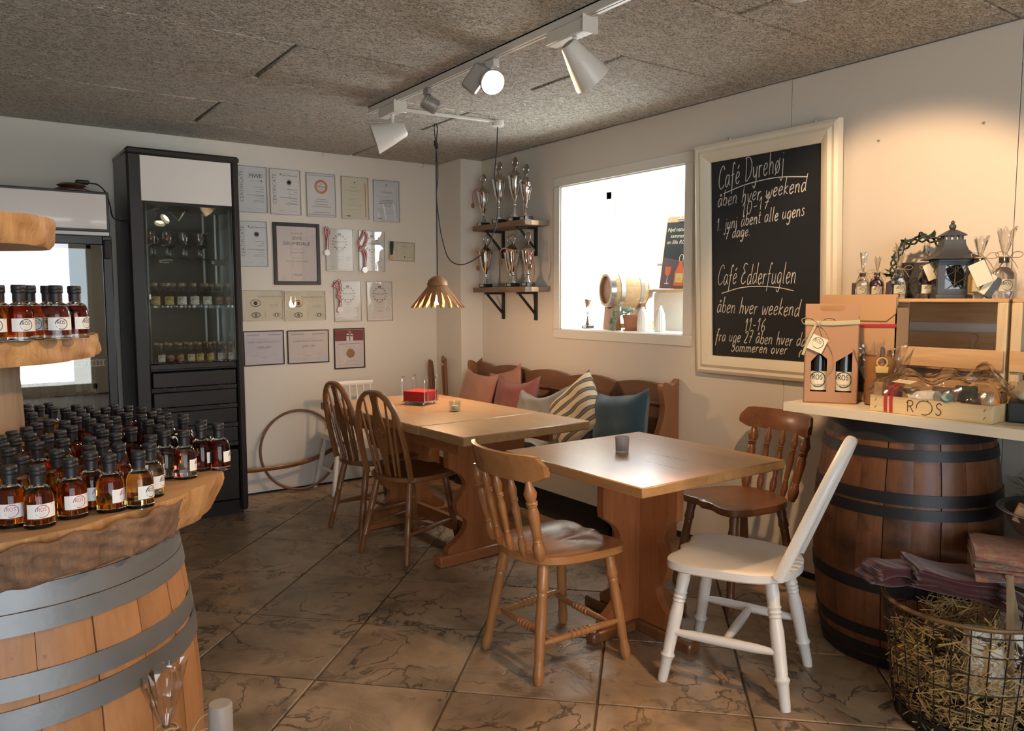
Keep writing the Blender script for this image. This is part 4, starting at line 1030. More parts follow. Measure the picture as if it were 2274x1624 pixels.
def p_red(text, line, ring, disc, rect, laurel, lv):
    rect(-.49, .49, .2, .49, 4); lv[0] = .0004
    for x in (-.05, .08): rect(x-.05, x+.05, .2, .35, 6); disc(x, .35, .011, 6)
    disc(.02, .43, .010, 5)
    line(0, .12, .8, .003, 1); line(0, .05, .3); line(0, .0, .2); disc(.03, -.13, .034, 5); line(.03, -.33, .25)
    for x in (-.2, .2): line(x, -.43, .3)
SF, GF, BF = 'silver_frame', 'gold_frame', 'black_frame'
CERTS = [((-1.755,-1.548,1.975,2.290), .6, 'clip-framed certificate with grape logo, top row beside black cabinet', SF, .004, 'paper_cool', p_cert('piwi')),
 ((-1.529,-1.307,1.974,2.291), .5, 'clip-framed certificate with sideways heading, second in top row', SF, .004, 'paper_white', p_cert('org')),
 ((-1.265,-1.043,1.974,2.286), .6, 'certificate with big orange ring seal, centre of top row', SF, .005, 'paper_white', p_wine),
 ((-.999,-.780,1.973,2.285), .8, 'pale yellow certificate with red edge stripe, top row', SF, .005, 'paper_cream', p_yellow),
 ((-.742,-.522,1.968,2.281), .5, 'bluish certificate at right end of top row', SF, .005, 'paper_cool', p_urk),
 ((-1.755,-1.555,1.604,1.917), .8, 'clip-framed certificate with round seal, second row beside black cabinet', SF, .004, 'paper_cool', p_cert('org')),
 ((-1.517,-1.174,1.481,1.921), .3, 'largest certificate, thick black frame, silver medal diploma', BF, .026, 'paper_pink', p_solv),
 ((-1.129,-.910,1.587,1.898), .4, 'laurel diploma right of black-framed one, medal at its left edge', SF, .007, 'paper_white', p_dip),
 ((-.870,-.649,1.587,1.895), 0, 'laurel diploma with crossed red ribbon hanging over it, second row', SF, .007, 'paper_white', p_dip),
 ((-.602,-.394,1.672,1.821), -.8, 'smallest certificate, landscape, at right end of second row', GF, .006, 'paper_cream', p_small),
 ((-1.745,-1.458,1.229,1.443), .6, 'landscape certificate in acrylic with corner studs, beside cabinet', SF, .004, 'paper_cream', p_vin),
 ((-1.447,-1.140,1.225,1.438), .5, 'landscape certificate in acrylic with corner studs, right of its twin', SF, .004, 'paper_cream', p_vin),
 ((-1.073,-.853,1.212,1.514), .3, 'laurel diploma in third row with ribboned medal at left', SF, .007, 'paper_white', p_dip),
 ((-.811,-.593,1.211,1.514), .5, 'laurel diploma without medal, right end of third row', SF, .007, 'paper_white', p_dip),
 ((-1.745,-1.458,.915,1.159), .4, 'landscape lilac diploma in thin black frame beside cabinet, bottom row', BF, .007, 'paper_lilac', p_land),
 ((-1.434,-1.121,.914,1.156), .2, 'landscape pinkish diploma in thin black frame, middle of bottom row', BF, .007, 'paper_pink', p_land),
 ((-1.082,-.834,.858,1.161), .3, 'black-framed portrait certificate with maroon top and bronze medal print', BF, .008, 'paper_pink', p_red)]
for r, rot, lb, fm, fw, pp, pr_ in CERTS: framed(r, rot, lb, fm, fw, pp, pr_)
def strip(m, pts, w, mi=0, nrm=(0, -1, 0)):
    P = bez(pts, 8); L = []; Q = []
    for i, p in enumerate(P):
        t = P[min(i+1, len(P)-1)]-P[max(i-1, 0)]; n = t.cross(Vector(nrm)).normalized()*w/2
        L.append(p+n); Q.append(p-n)
    k = len(P); m.add(L+Q, [(i, i+1, i+1+k, i+k) for i in range(k-1)], mi, True)
def medal(label, x, y, z, drop, mat, loops, rib=('red_ribbon', 'white_ribbon'), w=.016, r=.022, nrm=(0, -1, 0), rz=0):
    t = thing('medal', label, 'medal', (x, y, z), rz)
    m = MB()
    for lp in loops:
        strip(m, lp, w, 0)
        strip(m, [(p[0], p[1]-.0008, p[2]) for p in lp], w*.3, 1)
    m.obj('ribbon', [MAT[rib[0]], MAT[rib[1]]], t)
    m = MB(); m.cyl((0, .003, -drop-r), (0, -.003, -drop-r), r, 24); m.lathe([(r*.55, 0), (r*.6, .0012), (0, .0012)], 16, 0, T(0, -.003, -drop-r) @ RX(90))
    m.tube([(.004*math.cos(a), 0, -drop+.003+.004*math.sin(a)) for a in [i*PI/4 for i in range(8)]], .001, 5, True)
    m.obj('medal_disc', MAT[mat], t)
    return t
medal('silver medal on short red ribbon at left of first laurel diploma', -1.125, -.018, 1.905, .165, 'medal_silver', [[(0, 0, 0), (-.012, -.004, -.03), (.0, -.004, -.08), (.004, -.002, -.165)], [(0, 0, 0), (.016, -.004, -.035), (.006, -.006, -.08), (.0, -.002, -.165)]])
medal('round medal on long crossed red ribbon over second laurel diploma', -.828, -.020, 1.895, .275, 'medal_silver', [[(0, 0, 0), (-.02, -.004, -.05), (-.05, -.004, -.10), (-.02, -.004, -.14), (0, -.004, -.20), (0, -.002, -.275)], [(0, 0, 0), (.022, -.004, -.05), (-.005, -.005, -.12), (-.04, -.005, -.155), (-.03, -.005, -.13), (.01, -.004, -.17), (.0, -.003, -.275)]])
medal('bronze medal on black ribbon beside smallest certificate', -.606, -.022, 1.822, .105, 'medal_bronze', [[(0, 0, 0), (-.004, -.003, -.05), (0, -.002, -.105)], [(.012, 0, 0), (.01, -.003, -.05), (.002, -.002, -.105)]], ('green_ribbon', 'green_ribbon'), .016, .018)
medal('round medal on bunched red ribbon at left of third-row diploma', -1.034, -.020, 1.522, .20, 'medal_silver', [[(0, 0, 0), (-.045, -.004, -.05), (-.02, -.004, -.06), (0, -.004, -.13), (0, -.002, -.20)], [(0, 0, 0), (.008, -.004, -.07), (-.02, -.006, -.12), (.006, -.005, -.15), (0, -.002, -.20)]])
def hook(x, y, z, label, dirn):
    m = MB(); d = Vector(dirn)
    P = [Vector((0, 0, 0)), d*.018, d*.022+Vector((0, 0, .004))]
    P += [d*.022+Vector((dirn[1]*-.006*math.sin(a), dirn[0]*.006*math.sin(a), .004+.010-.010*math.cos(a))) for a in [i*.5 for i in range(1, 10)]]
    m.tube(P, .0018, 6); o = m.obj('screw_hook', MAT['steel']); o.location = (x, y, z); tag(o, label, 'hook')
hook(-1.137, 0, 2.41, 'small steel screw hook in back wall above orange-seal certificate', (0, -1, 0))
hook(-.318, 0, 2.41, 'small steel screw hook in back wall near boxed corner', (0, -1, 0))
hook(0, -2.751, 2.195, 'steel screw hook above left side of chalkboard', (-1, 0, 0))
hook(0, -3.248, 2.197, 'steel screw hook above right side of chalkboard', (-1, 0, 0))
for y, z, lb in ((-3.985, 2.071, 'small screw in right wall, further right of two'), (-3.553, 2.072, 'small screw in right wall nearer chalkboard')):
    m = MB(); m.lathe([(0, .006), (.004, .006), (.006, .003), (.006, 0), (0, 0)], 12); o = m.obj('screw', MAT['steel'], None, T(0, y, z) @ RY(-90)); tag(o, lb, 'screw')
# ------------------------------------------------------------------ hoop, batten, white chair and folded stand by the back wall
m = MB(); c = Vector((-1.375, -.045, .293)); m.tube([(c.x+.287*math.cos(a), c.y-.040*math.sin(a)*-1*.8, c.z+.283*math.sin(a)) for a in [2*PI*i/72 for i in range(72)]], .0095, 8, True)
tag(m.obj('hoop', MAT['bench_wood']), 'thin dark hoop standing on edge against back wall', 'hoop')
m = MB(); m.tube(bez([(-1.84, -.115, .200), (-1.64, -.11, .195), (-1.45, -.10, .198), (-1.28, -.085, .222), (-1.12, -.065, .275), (-1.0, -.045, .33)], 8), .012, 8, False, 0, None, (.55, 1.25, (0, 1, 0)))
tag(m.obj('wooden_batten', MAT['windsor_seat']), 'bent brown wooden batten running along back wall behind the hoop', 'batten')
wc = thing('spindle_chair', 'white spindle-back chair facing the back wall, mostly hidden behind dark chairs', 'chair', (-1.07, -.225, 0), 0)
m = MB(); m.prism(bez2([(-.17, -.16), (0, -.175), (.17, -.16), (.19, 0), (.17, .16), (0, .17), (-.17, .16), (-.19, 0)], 4, True), .385, .42); m.obj('seat', MAT['chair_white'], wc)
m = MB(); m.tube([(-.165, -.055, .775), (0, -.075, .778), (.165, -.055, .775)], .02, 8, False, 0, None, (.45, 1.0, (0, 1, 0))); m.obj('top_rail', MAT['chair_white'], wc)
for i in range(6):
    x = -.14+.056*i; MB().turned((x*.95, -.13, .415), (x, -.062-.012*(1-(x/.14)**2), .775), [(0, .007), (.5, .009), (1, .006)], 8).obj('spindle', MAT['chair_white'], wc)
for sx, sy in ((-1, -1), (1, -1), (-1, 1), (1, 1)):
    MB().turned((sx*.20, sy*.165+(.0 if sy < 0 else .01), 0), (sx*.13, sy*.11, .39), [(0, .012), (.5, .019), (1, .014)], 10).obj('leg', MAT['chair_white'], wc)
for s in (-1, 1): MB().turned((s*.177, -.135, .16), (s*.177, .14, .16), [(0, .008), (.5, .012), (1, .008)], 8).obj('stretcher', MAT['chair_white'], wc)
fs_ = thing('folded_stand', 'dark folded wooden stand leaning in corner beside boxed-in pipe', 'stand', (-.27, -.16, 0), 40)
m = MB(); m.prism(bez2([(-.07, 0), (-.06, .84), (-.03, .865), (.0, .82), (.02, 0)], 2, True), -.012, .012, 0, RX(86) @ T(0, 0, 0)); m.obj('dark_board', MAT['bench_wood'], fs_)
MB().box((.055, -.055, .425), (.028, .022, .85), .004, 0, RX(-3)).obj('side_rail', MAT['chair_dark'], fs_)
m = MB(); m.box((-.005, -.085, .455), (.030, .018, .91), .005, 0, RX(-3) @ RY(2)); m.obj('front_stick', MAT['windsor'], fs_)
MB().ball((-.01, -.035, .905), .026, 10, 0, None, (.8, .6, 1.2)).obj('finial', MAT['chair_dark'], fs_)
# ------------------------------------------------------------------ tables
def wavy(w, h, s=1.0):
    """one side of a scalloped trestle board: (half width, z) from foot to top"""
    P = [(.50, 0), (.50, .05), (.40, .10), (.30, .17), (.27, .25), (.36, .31), (.40, .40), (.33, .48), (.28, .56), (.34, .64), (.46, .70), (.50, .74), (.50, 1.0)]
    return [(a*w*s, b*h) for a, b in P]
def trestle_board(w, h, thick):
    sd = wavy(w, h); sd = bez2(sd, 5); out = [(a, b) for a, b in sd]+[(-a, b) for a, b in reversed(sd)]
    return MB().prism(out, -thick/2, thick/2, 0, RX(90))
t1 = thing('dining_table', 'long old pine trestle table in front of the cushioned bench', 'table', (-1.115, -1.655, 0), 2.2)
TH = .742
m = MB()
for y0, y1 in ((-.80, -.005), (-.002, .80)): pass
m.box((0, -.585, TH-.0225), (.80, .40, .045), .005); m.obj('table_leaf', MAT['pine_old'], t1)
m = MB(); m.box((0, .2025, TH-.0225), (.80, 1.17, .045), .005); m.obj('tabletop', MAT['pine_old'], t1)
m = MB()
for s in (-1, 1): m.box((s*.29, 0, TH-.085), (.03, 1.2, .08), .003)
m.obj('apron', MAT['pine_redx'], t1)
for y in (-.40, .42):
    trestle_board(.50, TH-.105, .042).obj('trestle', MAT['pine_red'], t1, T(0, y, .06))
    MB().box((0, y, .032), (.62, .075, .06), .008).obj('foot', MAT['pine_redx'], t1)
    MB().box((0, y, TH-.0625), (.62, .07, .035), .006).obj('bearer', MAT['pine_redx'], t1)
MB().box((0, .01, .11), (.04, .80, .075), .004).obj('stretcher', MAT['pine_redx'], t1)
t2 = thing('cafe_table', 'square pine table with cross-shaped scalloped pedestal and glossy worn top', 'table', (-1.085, -3.19, 0), 0)
TZ = .735
MB().box((0, 0, TZ-.019), (.80, .82, .038), .004).obj('tabletop', MAT['pine_top'], t2)
trestle_board(.44, TZ-.038-.055, .036).obj('pedestal_board', MAT['pine_red'], t2, T(0, 0, .05))
for s in (-1, 1):
    sd = bez2(wavy(.44, TZ-.038-.055), 5); out = [(a, b) for a, b in sd]+[(.018, sd[-1][1]), (.018, 0)]
    MB().prism(out, -.018, .018, 0, RX(90)).obj('pedestal_wing', MAT['pine_red'], t2, T(0, 0, .05) @ RZ(90 if s > 0 else -90))
MB().box((0, 0, .0245), (.07, .62, .049), .008).obj('foot', MAT['chair_dark'], t2)
for s in (-1, 1): MB().box((s*.155, 0, .0245), (.24, .055, .049), .008).obj('foot', MAT['chair_dark'], t2)
# ------------------------------------------------------------------ turned pine chairs
LEGP = [(0, .014), (.03, .019), (.10, .0215), (.17, .017), (.18, .0175), (.19, .0165), (.215, .018), (.5, .021), (.72, .0185), (.735, .0205), (.75, .018), (.79, .0245), (.83, .0205), (.84, .0215), (.86, .0195), (.93, .0225), (1, .016)]
def legs(t, mat, pts, prof, z=.44, name='leg'):
    for (bx, by), (tx, ty) in pts: MB().turned((bx, by, 0), (tx, ty, z), prof, 14).obj(name, MAT[mat], t)
STR = [(0, .008), (.18, .0125), (.36, .0125), (.365, .016), (.39, .016), (.395, .013), (.415, .013), (.42, .0165), (.445, .0165), (.45, .0135), (.47, .0135), (.475, .0168), (.505, .0168), (.51, .0135), (.53, .0135), (.535, .0165), (.56, .0165), (.565, .013), (.585, .013), (.59, .016), (.62, .016), (.625, .0125), (.82, .0125), (1, .008)]
def saddle(w, d, z0, z1, front=.045):
    """seat with a scooped front edge, +x is the front"""
    out = bez2([(d*.5, w*.30), (d*.47, w*.12), (d*.505, 0), (d*.47, -w*.12), (d*.5, -w*.30), (d*.44, -w*.46), (d*.2, -w*.5), (-d*.2, -w*.46), (-d*.42, -w*.30), (-d*.5, 0), (-d*.42, w*.30), (-d*.2, w*.46), (d*.2, w*.5), (d*.44, w*.46)], 4, True)
    m = MB(); n = len(out); rings = [(.0, z1-.012, .35), (.0, z1-.010, .7), (0, z1, .94), (0, z1-.003, 1.0), (0, z0+.006, 1.0), (0, z0, .97)]
    vs = [(0, 0, z1-.012)]; fs = []
    for k, (_, z, s) in enumerate(rings):
        for (x, y) in out:
            zz = z+(.004*math.exp(-(y/.05)**2)*(1 if x > 0 else 0) if k < 3 else 0); vs.append((x*s, y*s, zz))
    for i in range(n): fs.append((0, 1+i, 1+(i+1) % n))
    for k in range(len(rings)-1):
        for i in range(n):
            j = (i+1) % n; a = 1+k*n; b = a+n; fs.append((a+i, b+i, b+j, a+j))
    fs.append(tuple(1+(len(rings)-1)*n+i for i in reversed(range(n))))
    return m.add(vs, fs, 0, True)
SPD = [(0, .011), (.08, .0165), (.16, .018), (.24, .012), (.25, .0135), (.27, .011), (.30, .0125), (.6, .0165), (.68, .012), (.70, .016), (.715, .012), (.73, .0165), (.75, .0125), (.84, .0185), (.92, .012), (1, .007)]
def farm_chair(label, x, y, rz, wm, sm):
    t = thing('spindle_chair', label, 'chair', (x, y, 0), rz)
    saddle(.42, .42, .420, .456).obj('seat', MAT[sm], t)
    F, B = [((.200, .200), (.145, .150)), ((.200, -.200), (.145, -.150))], [((-.202, .178), (-.140, .125)), ((-.202, -.178), (-.140, -.125))]
    legs(t, wm, F+B, LEGP, .425)
    for s in (-1, 1): MB().turned((-.182, s*.161, .14), (.182, s*.184, .155), STR, 10).obj('stretcher', MAT[wm], t)
    for q in (-1, 1): MB().turned((q*.135, -.168, .148), (q*.135, .168, .148), STR, 10).obj('stretcher', MAT[wm], t)
    rx = lambda yy, z: -.185-.30*(z-.45)*.62-.038*(1-(yy/.2)**2)*(0.4+(z-.45)*1.6)
    for yy, k in ((-.168, 1.45), (-.085, 1), (0, 1), (.085, 1), (.168, 1.45)):
        b = (-.165-.035*(1-(yy/.2)**2), yy*.93, .448); e = (rx(yy, .745)+.006, yy*1.05, .75)
        MB().turned(b, e, [(a, r*k*.92) for a, r in SPD], 12).obj('spindle', MAT[wm], t)
    m = MB(); nu = 22
    def fn(u, v):
        yy = (u-.5)*.46; ed = abs(u-.5)*2; z0 = .742+.012*max(0, ed-.85)/.15*2; z1 = .842-.035*max(0, (ed-.86)/.14)**2
        s = v*2 if v <= .5 else (1-v)*2
        z = z0+(z1-z0)*s; th = .024 if .02 < s < .98 else .016
        back = -1 if v > .5 else 1
        roll = -.012*max(0, s-.6)
        return (rx(yy, z)+back*th/2+roll+.055*max(0, ed-.0)**3*.6, yy, z)
    vv = [0, .01, .12, .25, .38, .49, .5, .51, .62, .75, .88, .99]
    vs = [fn(i/(nu-1), v) for v in vv for i in range(nu)]; fs = []; L = len(vv)
    for j in range(L):
        j2 = (j+1) % L
        for i in range(nu-1): fs.append((j*nu+i, j2*nu+i, j2*nu+i+1, j*nu+i+1))
    fs.append(tuple(j*nu for j in range(L))); fs.append(tuple(j*nu+nu-1 for j in reversed(range(L))))
    m.add(vs, fs, 0, True); m.obj('top_rail', MAT[sm], t)
    return t
farm_chair('honey pine turned-spindle chair in front, drawn up to square table', -1.522, -3.165, -2, 'chair_pine', 'chair_seat')
farm_chair('brown turned-spindle chair between square table and right wall', -.415, -3.165, 168, 'chair_dark', 'chair_darkseat')
# ------------------------------------------------------------------ wheel-back windsor chairs
WLEG = [(0, .012), (.05, .015), (.22, .0165), (.235, .0185), (.25, .0155), (.42, .0185), (.55, .0165), (.565, .019), (.58, .016), (.7, .0195), (.85, .0185), (1, .013)]
def bow(w, h, n=9): return bez([(-w, 0, 0), (-w*1.02, 0, h*.25), (-w*.98, 0, h*.52), (-w*.80, 0, h*.80), (-w*.42, 0, h*.965), (0, 0, h), (w*.42, 0, h*.965), (w*.80, 0, h*.80), (w*.98, 0, h*.52), (w*1.02, 0, h*.25), (w, 0, 0)], n)
def windsor(label, x, y, rz):
    t = thing('windsor_chair', label, 'chair', (x, y, 0), rz, 'wheel-back chairs at the long table')
    saddle(.41, .42, .418, .448).obj('seat', MAT['windsor_seat'], t)
    legs(t, 'windsor', [((.20, .17), (.13, .13)), ((.20, -.17), (.13, -.13)), ((-.215, .175), (-.13, .12)), ((-.215, -.175), (-.13, -.12))], WLEG, .424)
    for s in (-1, 1): MB().turned((-.185, s*.158, .15), (.172, s*.155, .16), [(0, .008), (.3, .013), (.5, .016), (.7, .013), (1, .008)], 10).obj('stretcher', MAT['windsor'], t)
    MB().turned((0, -.155, .157), (0, .155, .157), [(0, .008), (.3, .012), (.5, .015), (.7, .012), (1, .008)], 10).obj('stretcher', MAT['windsor'], t)
    bk = T(-.165, 0, .435) @ RY(-13) @ RZ(90); bkt = bk
    m = MB(); m.tube(bow(.165, .475), .0145, 8, False, 0, None, (1.25, .85, (0, 1, 0))); m.obj('bow', MAT['windsor'], t, bk)
    top = lambda x: .475*(1-(abs(x)/.168)**2.6)**.5 if abs(x) < .168 else .2
    for xx in (-.118, -.078, .078, .118):
        MB().turned((xx*.72, 0, .005), (xx, 0, top(xx)-.004), [(0, .007), (.3, .0085), (.7, .0075), (1, .005)], 8).obj('spindle', MAT['windsor'], t, bk)
    L = [(.017, 0), (.015, .06), (.020, .12), (.034, .19), (.043, .25), (.040, .30), (.026, .36), (.020, .40), (.026, .46)]
    sd = bez2(L, 5); m = MB(); n = len(sd)
    # splat with a pierced wheel: five round holes about a hub
    Z0, Z1 = 9*5-21, 9*5-9
    def prof(z):
        for k in range(n-1):
            if sd[k][1] <= z <= sd[k+1][1]: return sd[k][0]+(sd[k+1][0]-sd[k][0])*(z-sd[k][1])/max(1e-6, sd[k+1][1]-sd[k][1])
        return sd[-1][0]
    zc = .25; nx, nz = 18, 72
    hole = lambda x, z: any((x-.024*math.cos(PI/2+a))**2+(z-zc-.024*math.sin(PI/2+a))**2 < .0078**2 for a in [2*PI*k/6 for k in range(6)]) or (x*x+(z-zc)**2 < .006**2)
    vs = []; idx = {}; cells = []
    for j in range(nz):
        for i in range(nx):
            za, zb = .46*j/nz, .46*(j+1)/nz; wa, wb = prof(za), prof(zb); u0, u1 = i/nx*2-1, (i+1)/nx*2-1
            xc = (u0+u1)/2*(wa+wb)/2
            if not hole(xc, (za+zb)/2): cells.append((i, j))
    cs = set(cells)
    def V(i, j, s):
        k = (i, j, s)
        if k not in idx: idx[k] = len(vs); z = .46*j/nz; vs.append(((i/nx*2-1)*prof(z), s*.005, z))
        return idx[k]
    fs = []
    for i, j in cells:
        fs.append((V(i, j, -1), V(i+1, j, -1), V(i+1, j+1, -1), V(i, j+1, -1))); fs.append((V(i, j, 1), V(i, j+1, 1), V(i+1, j+1, 1), V(i+1, j, 1)))
        for di, dj, a, b in ((-1, 0, (0, 0), (0, 1)), (1, 0, (1, 1), (1, 0)), (0, -1, (1, 0), (0, 0)), (0, 1, (0, 1), (1, 1))):
            if (i+di, j+dj) not in cs: fs.append((V(i+a[0], j+a[1], -1), V(i+b[0], j+b[1], -1), V(i+b[0], j+b[1], 1), V(i+a[0], j+a[1], 1)))
    m.add(vs, fs, 0, False); m.obj('wheel_splat', MAT['windsor'], t, bk)
    return t
windsor('wheel-back windsor chair nearer the camera at long table', -1.365, -1.715, 17)
windsor('wheel-back windsor chair farther away, beside hoop at back wall', -1.345, -1.225, 6)
# ------------------------------------------------------------------ white hoop-back chair
w = thing('hoopback_chair', 'white painted stick-back chair with turned legs, front right', 'chair', (-1.075, -3.690, 0), 113)
saddle(.43, .44, .415, .450).obj('seat', MAT['chair_white'], w)
WL2 = [(0, .0165), (.04, .0185), (.2, .0205), (.21, .0225), (.235, .0265), (.26, .0205), (.4, .0225), (.6, .024), (.70, .020), (.71, .0235), (.73, .0205), (.745, .0245), (.765, .021), (.785, .0245), (.80, .021), (.9, .0235), (1, .020)]
legs(w, 'chair_white', [((.215, .200), (.15, .15)), ((.215, -.205), (.15, -.15)), ((-.215, .19), (-.14, .12)), ((-.215, -.19), (-.14, -.12))], WL2, .42)
for s in (-1, 1): MB().turned((-.185, s*.165, .185), (.192, s*.185, .185), [(0, .010), (.2, .016), (.5, .0175), (.8, .016), (1, .010)], 12).obj('stretcher', MAT['chair_white'], w)
MB().turned((0, -.172, .185), (0, .172, .185), [(0, .010), (.2, .015), (.5, .017), (.8, .015), (1, .010)], 12).obj('stretcher', MAT['chair_white'], w)
bk = T(-.175, 0, .44) @ RY(-22) @ RZ(90)
P = bez([(-.175, 0, 0), (-.165, 0, .12), (-.142, 0, .27), (-.105, 0, .40), (-.055, 0, .480), (0, 0, .503), (.055, 0, .480), (.105, 0, .40), (.142, 0, .27), (.165, 0, .12), (.175, 0, 0)], 8)
m = MB(); m.tube(P, .0135, 10, False, 0, None, (1.35, .8, (0, 1, 0))); m.obj('bow', MAT['chair_white'], w, bk)
for k in range(7):
    xx = -.126+.042*k; zt = .503-.105*(abs(xx)/.105)**2.1 if abs(xx) < .106 else .33
    MB().turned((xx*1.02, 0, 0), (xx*.86, 0, zt-.006), [(0, .0085), (.5, .0095), (1, .006)], 8).obj('spindle', MAT['chair_white'], w, bk)
# ------------------------------------------------------------------ bench with cushions
b = thing('settle_bench', 'dark wooden settle bench with wavy top edge along right wall', 'bench', (0, 0, 0))
y0, y1 = -2.385, -.385
def top(y):
    u = (y-y0)/(y1-y0); return .862+.030*abs(math.sin(PI*u*4.5))**.8*(1)-.0
out = [(y0, .43), (y1, .43)]+[(y1-(y1-y0)*k/80, top(y1-(y1-y0)*k/80)) for k in range(81)]
MB().prism(out, -.0175, .0175, 0, T(-.055, 0, 0) @ RY(1) @ Matrix(((0, 0, -1, 0), (1, 0, 0, 0), (0, 1, 0, 0), (0, 0, 0, 1))) ).obj('back_board', MAT['bench_wood'], b)
MB().box((-.088, (y0+y1)/2, .775), (.012, y1-y0-.06, .010), .002).obj('moulding', MAT['bench_wood'], b)
sp = bez2([(0, 0), (.44, 0), (.44, .40), (.36, .46), (.25, .52), (.17, .60), (.125, .70), (.115, .78), (.135, .86), (.125, .905), (.085, .90), (.055, .885), (.03, .90), (0, .92)], 5)
for yy in (y0-.02, y1+.02):
    MB().prism([(-a, z) for a, z in sp], -.02, .02, 0, T(-.012, yy, 0) @ RX(90)).obj('end_panel', MAT['bench_end'], b)
MB().box((-.255, (y0+y1)/2, .415), (.36, y1-y0, .03), .004).obj('seat', MAT['bench_wood'], b)
MB().box((-.24, (y0+y1)/2+.03, .295), (.40, y1-y0-.16, .20), .003).obj('seat_box', MAT['base_grey'], b)
MB().box((-.22, (y0+y1)/2, .095), (.30, y1-y0-.3, .19)).obj('plinth', MAT['black_matte'], b)
MB().box((-.25, (y0+y1)/2+.1, .445), (.34, y1-y0-.3, .03), .012).obj('seat_pad', MAT['cloth_seat'], b)
def cushion(label, c, w, h, th, mat, M, puff=1.0, ears=.0, seed=0, sag=0):
    m = MB(); rn = random.Random(seed); n = 20; ph = rn.random()*6
    def pt(u, v, s):
        a, q = 2*u-1, 2*v-1; pin = 1-.10*(1-a*a)*0-.07*(1-q*q)*abs(a)-.0
        x = a*w/2*(1-.07*(1-abs(q)**2)); z = q*h/2*(1-.07*(1-abs(a)**2))
        z -= sag*h*(1-a*a)*max(0, q)**2
        e = ((1-a**4)*(1-q**4))**.55
        y = s*th/2*e*(1+.08*math.sin(a*5+ph)+.06*math.sin(q*7+ph*2)+.05*math.sin((a+q)*9+ph))
        z += ears*h*max(0, abs(a)-.55)*max(0, q)**2
        return (x, y+.006*math.sin(a*6+ph)*(1-e), z)
    vs = [pt(i/n, j/n, 1) for j in range(n+1) for i in range(n+1)]; o = len(vs)
    vs += [pt(i/n, j/n, -1) for j in range(n+1) for i in range(n+1)]; fs = []
    for j in range(n):
        for i in range(n):
            a = j*(n+1)+i; fs.append((a, a+n+1, a+n+2, a+1)); fs.append((o+a, o+a+1, o+a+n+2, o+a+n+1))
    for i in range(n):
        for a, bq in ((i, i+1), (n*(n+1)+i+1, n*(n+1)+i)): fs.append((a, bq, o+bq, o+a))
        for a, bq in (((i+1)*(n+1), i*(n+1)), (i*(n+1)+n, (i+1)*(n+1)+n)): fs.append((a, bq, o+bq, o+a))
    m.add(vs, fs, 0, True); o = m.obj('cushion', MAT[mat], None, T(*c) @ M, 180); tag(o, label, 'cushion', 'cushions on the settle bench')
# local cushion x runs along the bench (world -y), local y is its thickness
BM = RZ(-90)
cushion('pale pink cushion at left end of bench by the corner', (-.255, -.66, .635), .42, .40, .13, 'cloth_pink', BM @ RX(-16) @ RY(2), 1, .1, 1)
cushion('pale pink cushion peeking out behind the mauve one', (-.135, -.88, .655), .40, .42, .09, 'cloth_pink', BM @ RX(-8) @ RY(-14), 1, .1, 2)
cushion('mauve cushion on bench between pink and grey ones', (-.245, -1.13, .635), .46, .40, .14, 'cloth_mauve', BM @ RX(-16) @ RY(-4), 1, .12, 3, .06)
cushion('grey cushion leaning against bench back, dented along its top', (-.285, -1.46, .615), .48, .40, .15, 'cloth_grey', BM @ RX(-20) @ RY(-4), 1, .16, 4, .18)
cushion('cream cushion with dark stripes, standing on one corner', (-.275, -1.84, .66), .42, .42, .15, 'cloth_striped', BM @ RX(-16) @ RY(-42), 1, .0, 5)
cushion('dark blue cushion at right end of bench', (-.265, -2.21, .645), .42, .38, .15, 'cloth_blue', BM @ RX(-14) @ RY(-9), 1, .12, 6)
cushion('grey cushion lying flat on bench seat below striped one', (-.345, -1.56, .495), .40, .30, .09, 'cloth_grey', BM @ RX(-86) @ RZ(4), 1, .05, 7)
# ------------------------------------------------------------------ on the tables
nh = thing('napkin_holder', 'chrome wire napkin holder on the long table', 'napkin holder', (-1.075, -1.305, TH), 27)
m = MB(); s = .078
for i in range(5): m.tube([(-s, -s+.039*i, .018), (s, -s+.039*i, .018)], .002, 6)
m.tube([(-s, -s, .018), (s, -s, .018), (s, s, .018), (-s, s, .018)], .0025, 6, True); m.obj('wire_base', MAT['chrome'], nh)
for sx in (-1, 1):
    for sy in (-1, 1):
        a = (sx*.058, sy*(s+.004)); q = .016
        m = MB(); m.tube(bez([(a[0]-q, a[1], .016), (a[0]-q, a[1], .10), (a[0]-q, a[1], .150), (a[0]-q*.6, a[1], .166), (a[0], a[1], .172), (a[0]+q*.6, a[1], .166), (a[0]+q, a[1], .150), (a[0]+q, a[1], .10), (a[0]+q, a[1], .016)], 5), .0026, 7); m.obj('wire_upright', MAT['chrome'], nh)
        MB().ball((sx*.062, sy*.062, .008), .008, 10).obj('ball_foot', MAT['chrome'], nh)
np_ = thing('napkin_stack', 'stack of red paper napkins in the wire holder', 'napkins', (-1.075, -1.305, TH+.021), 27)
for i in range(14):
    m = MB(); d = frand(-.0015, .0015); m.box((d, frand(-.0015, .0015), .0022+.0043*i), (.148, .148, .0041), .0012); m.obj('napkin', MAT['napkin_red'], np_)
def tealight(label, x, y, z, r, h, glass, fill):
    t = thing('tealight_glass', label, 'candle glass', (x, y, z))
    MB().lathe([(0, 0), (r*.86, 0), (r*.9, .003), (r, h), (r*.93, h), (r*.82, .010), (0, .010)], 28).obj('glass', MAT[glass], t)
    c = MB().lathe([(0, .011), (.019, .011), (.019, .011+fill), (0, .011+fill)], 20).obj('tealight', MAT['candle_wax'], t)
    MB().cyl((0, 0, .011+fill), (0, 0, .017+fill), .001, 6).obj('wick', MAT['ink'], c)
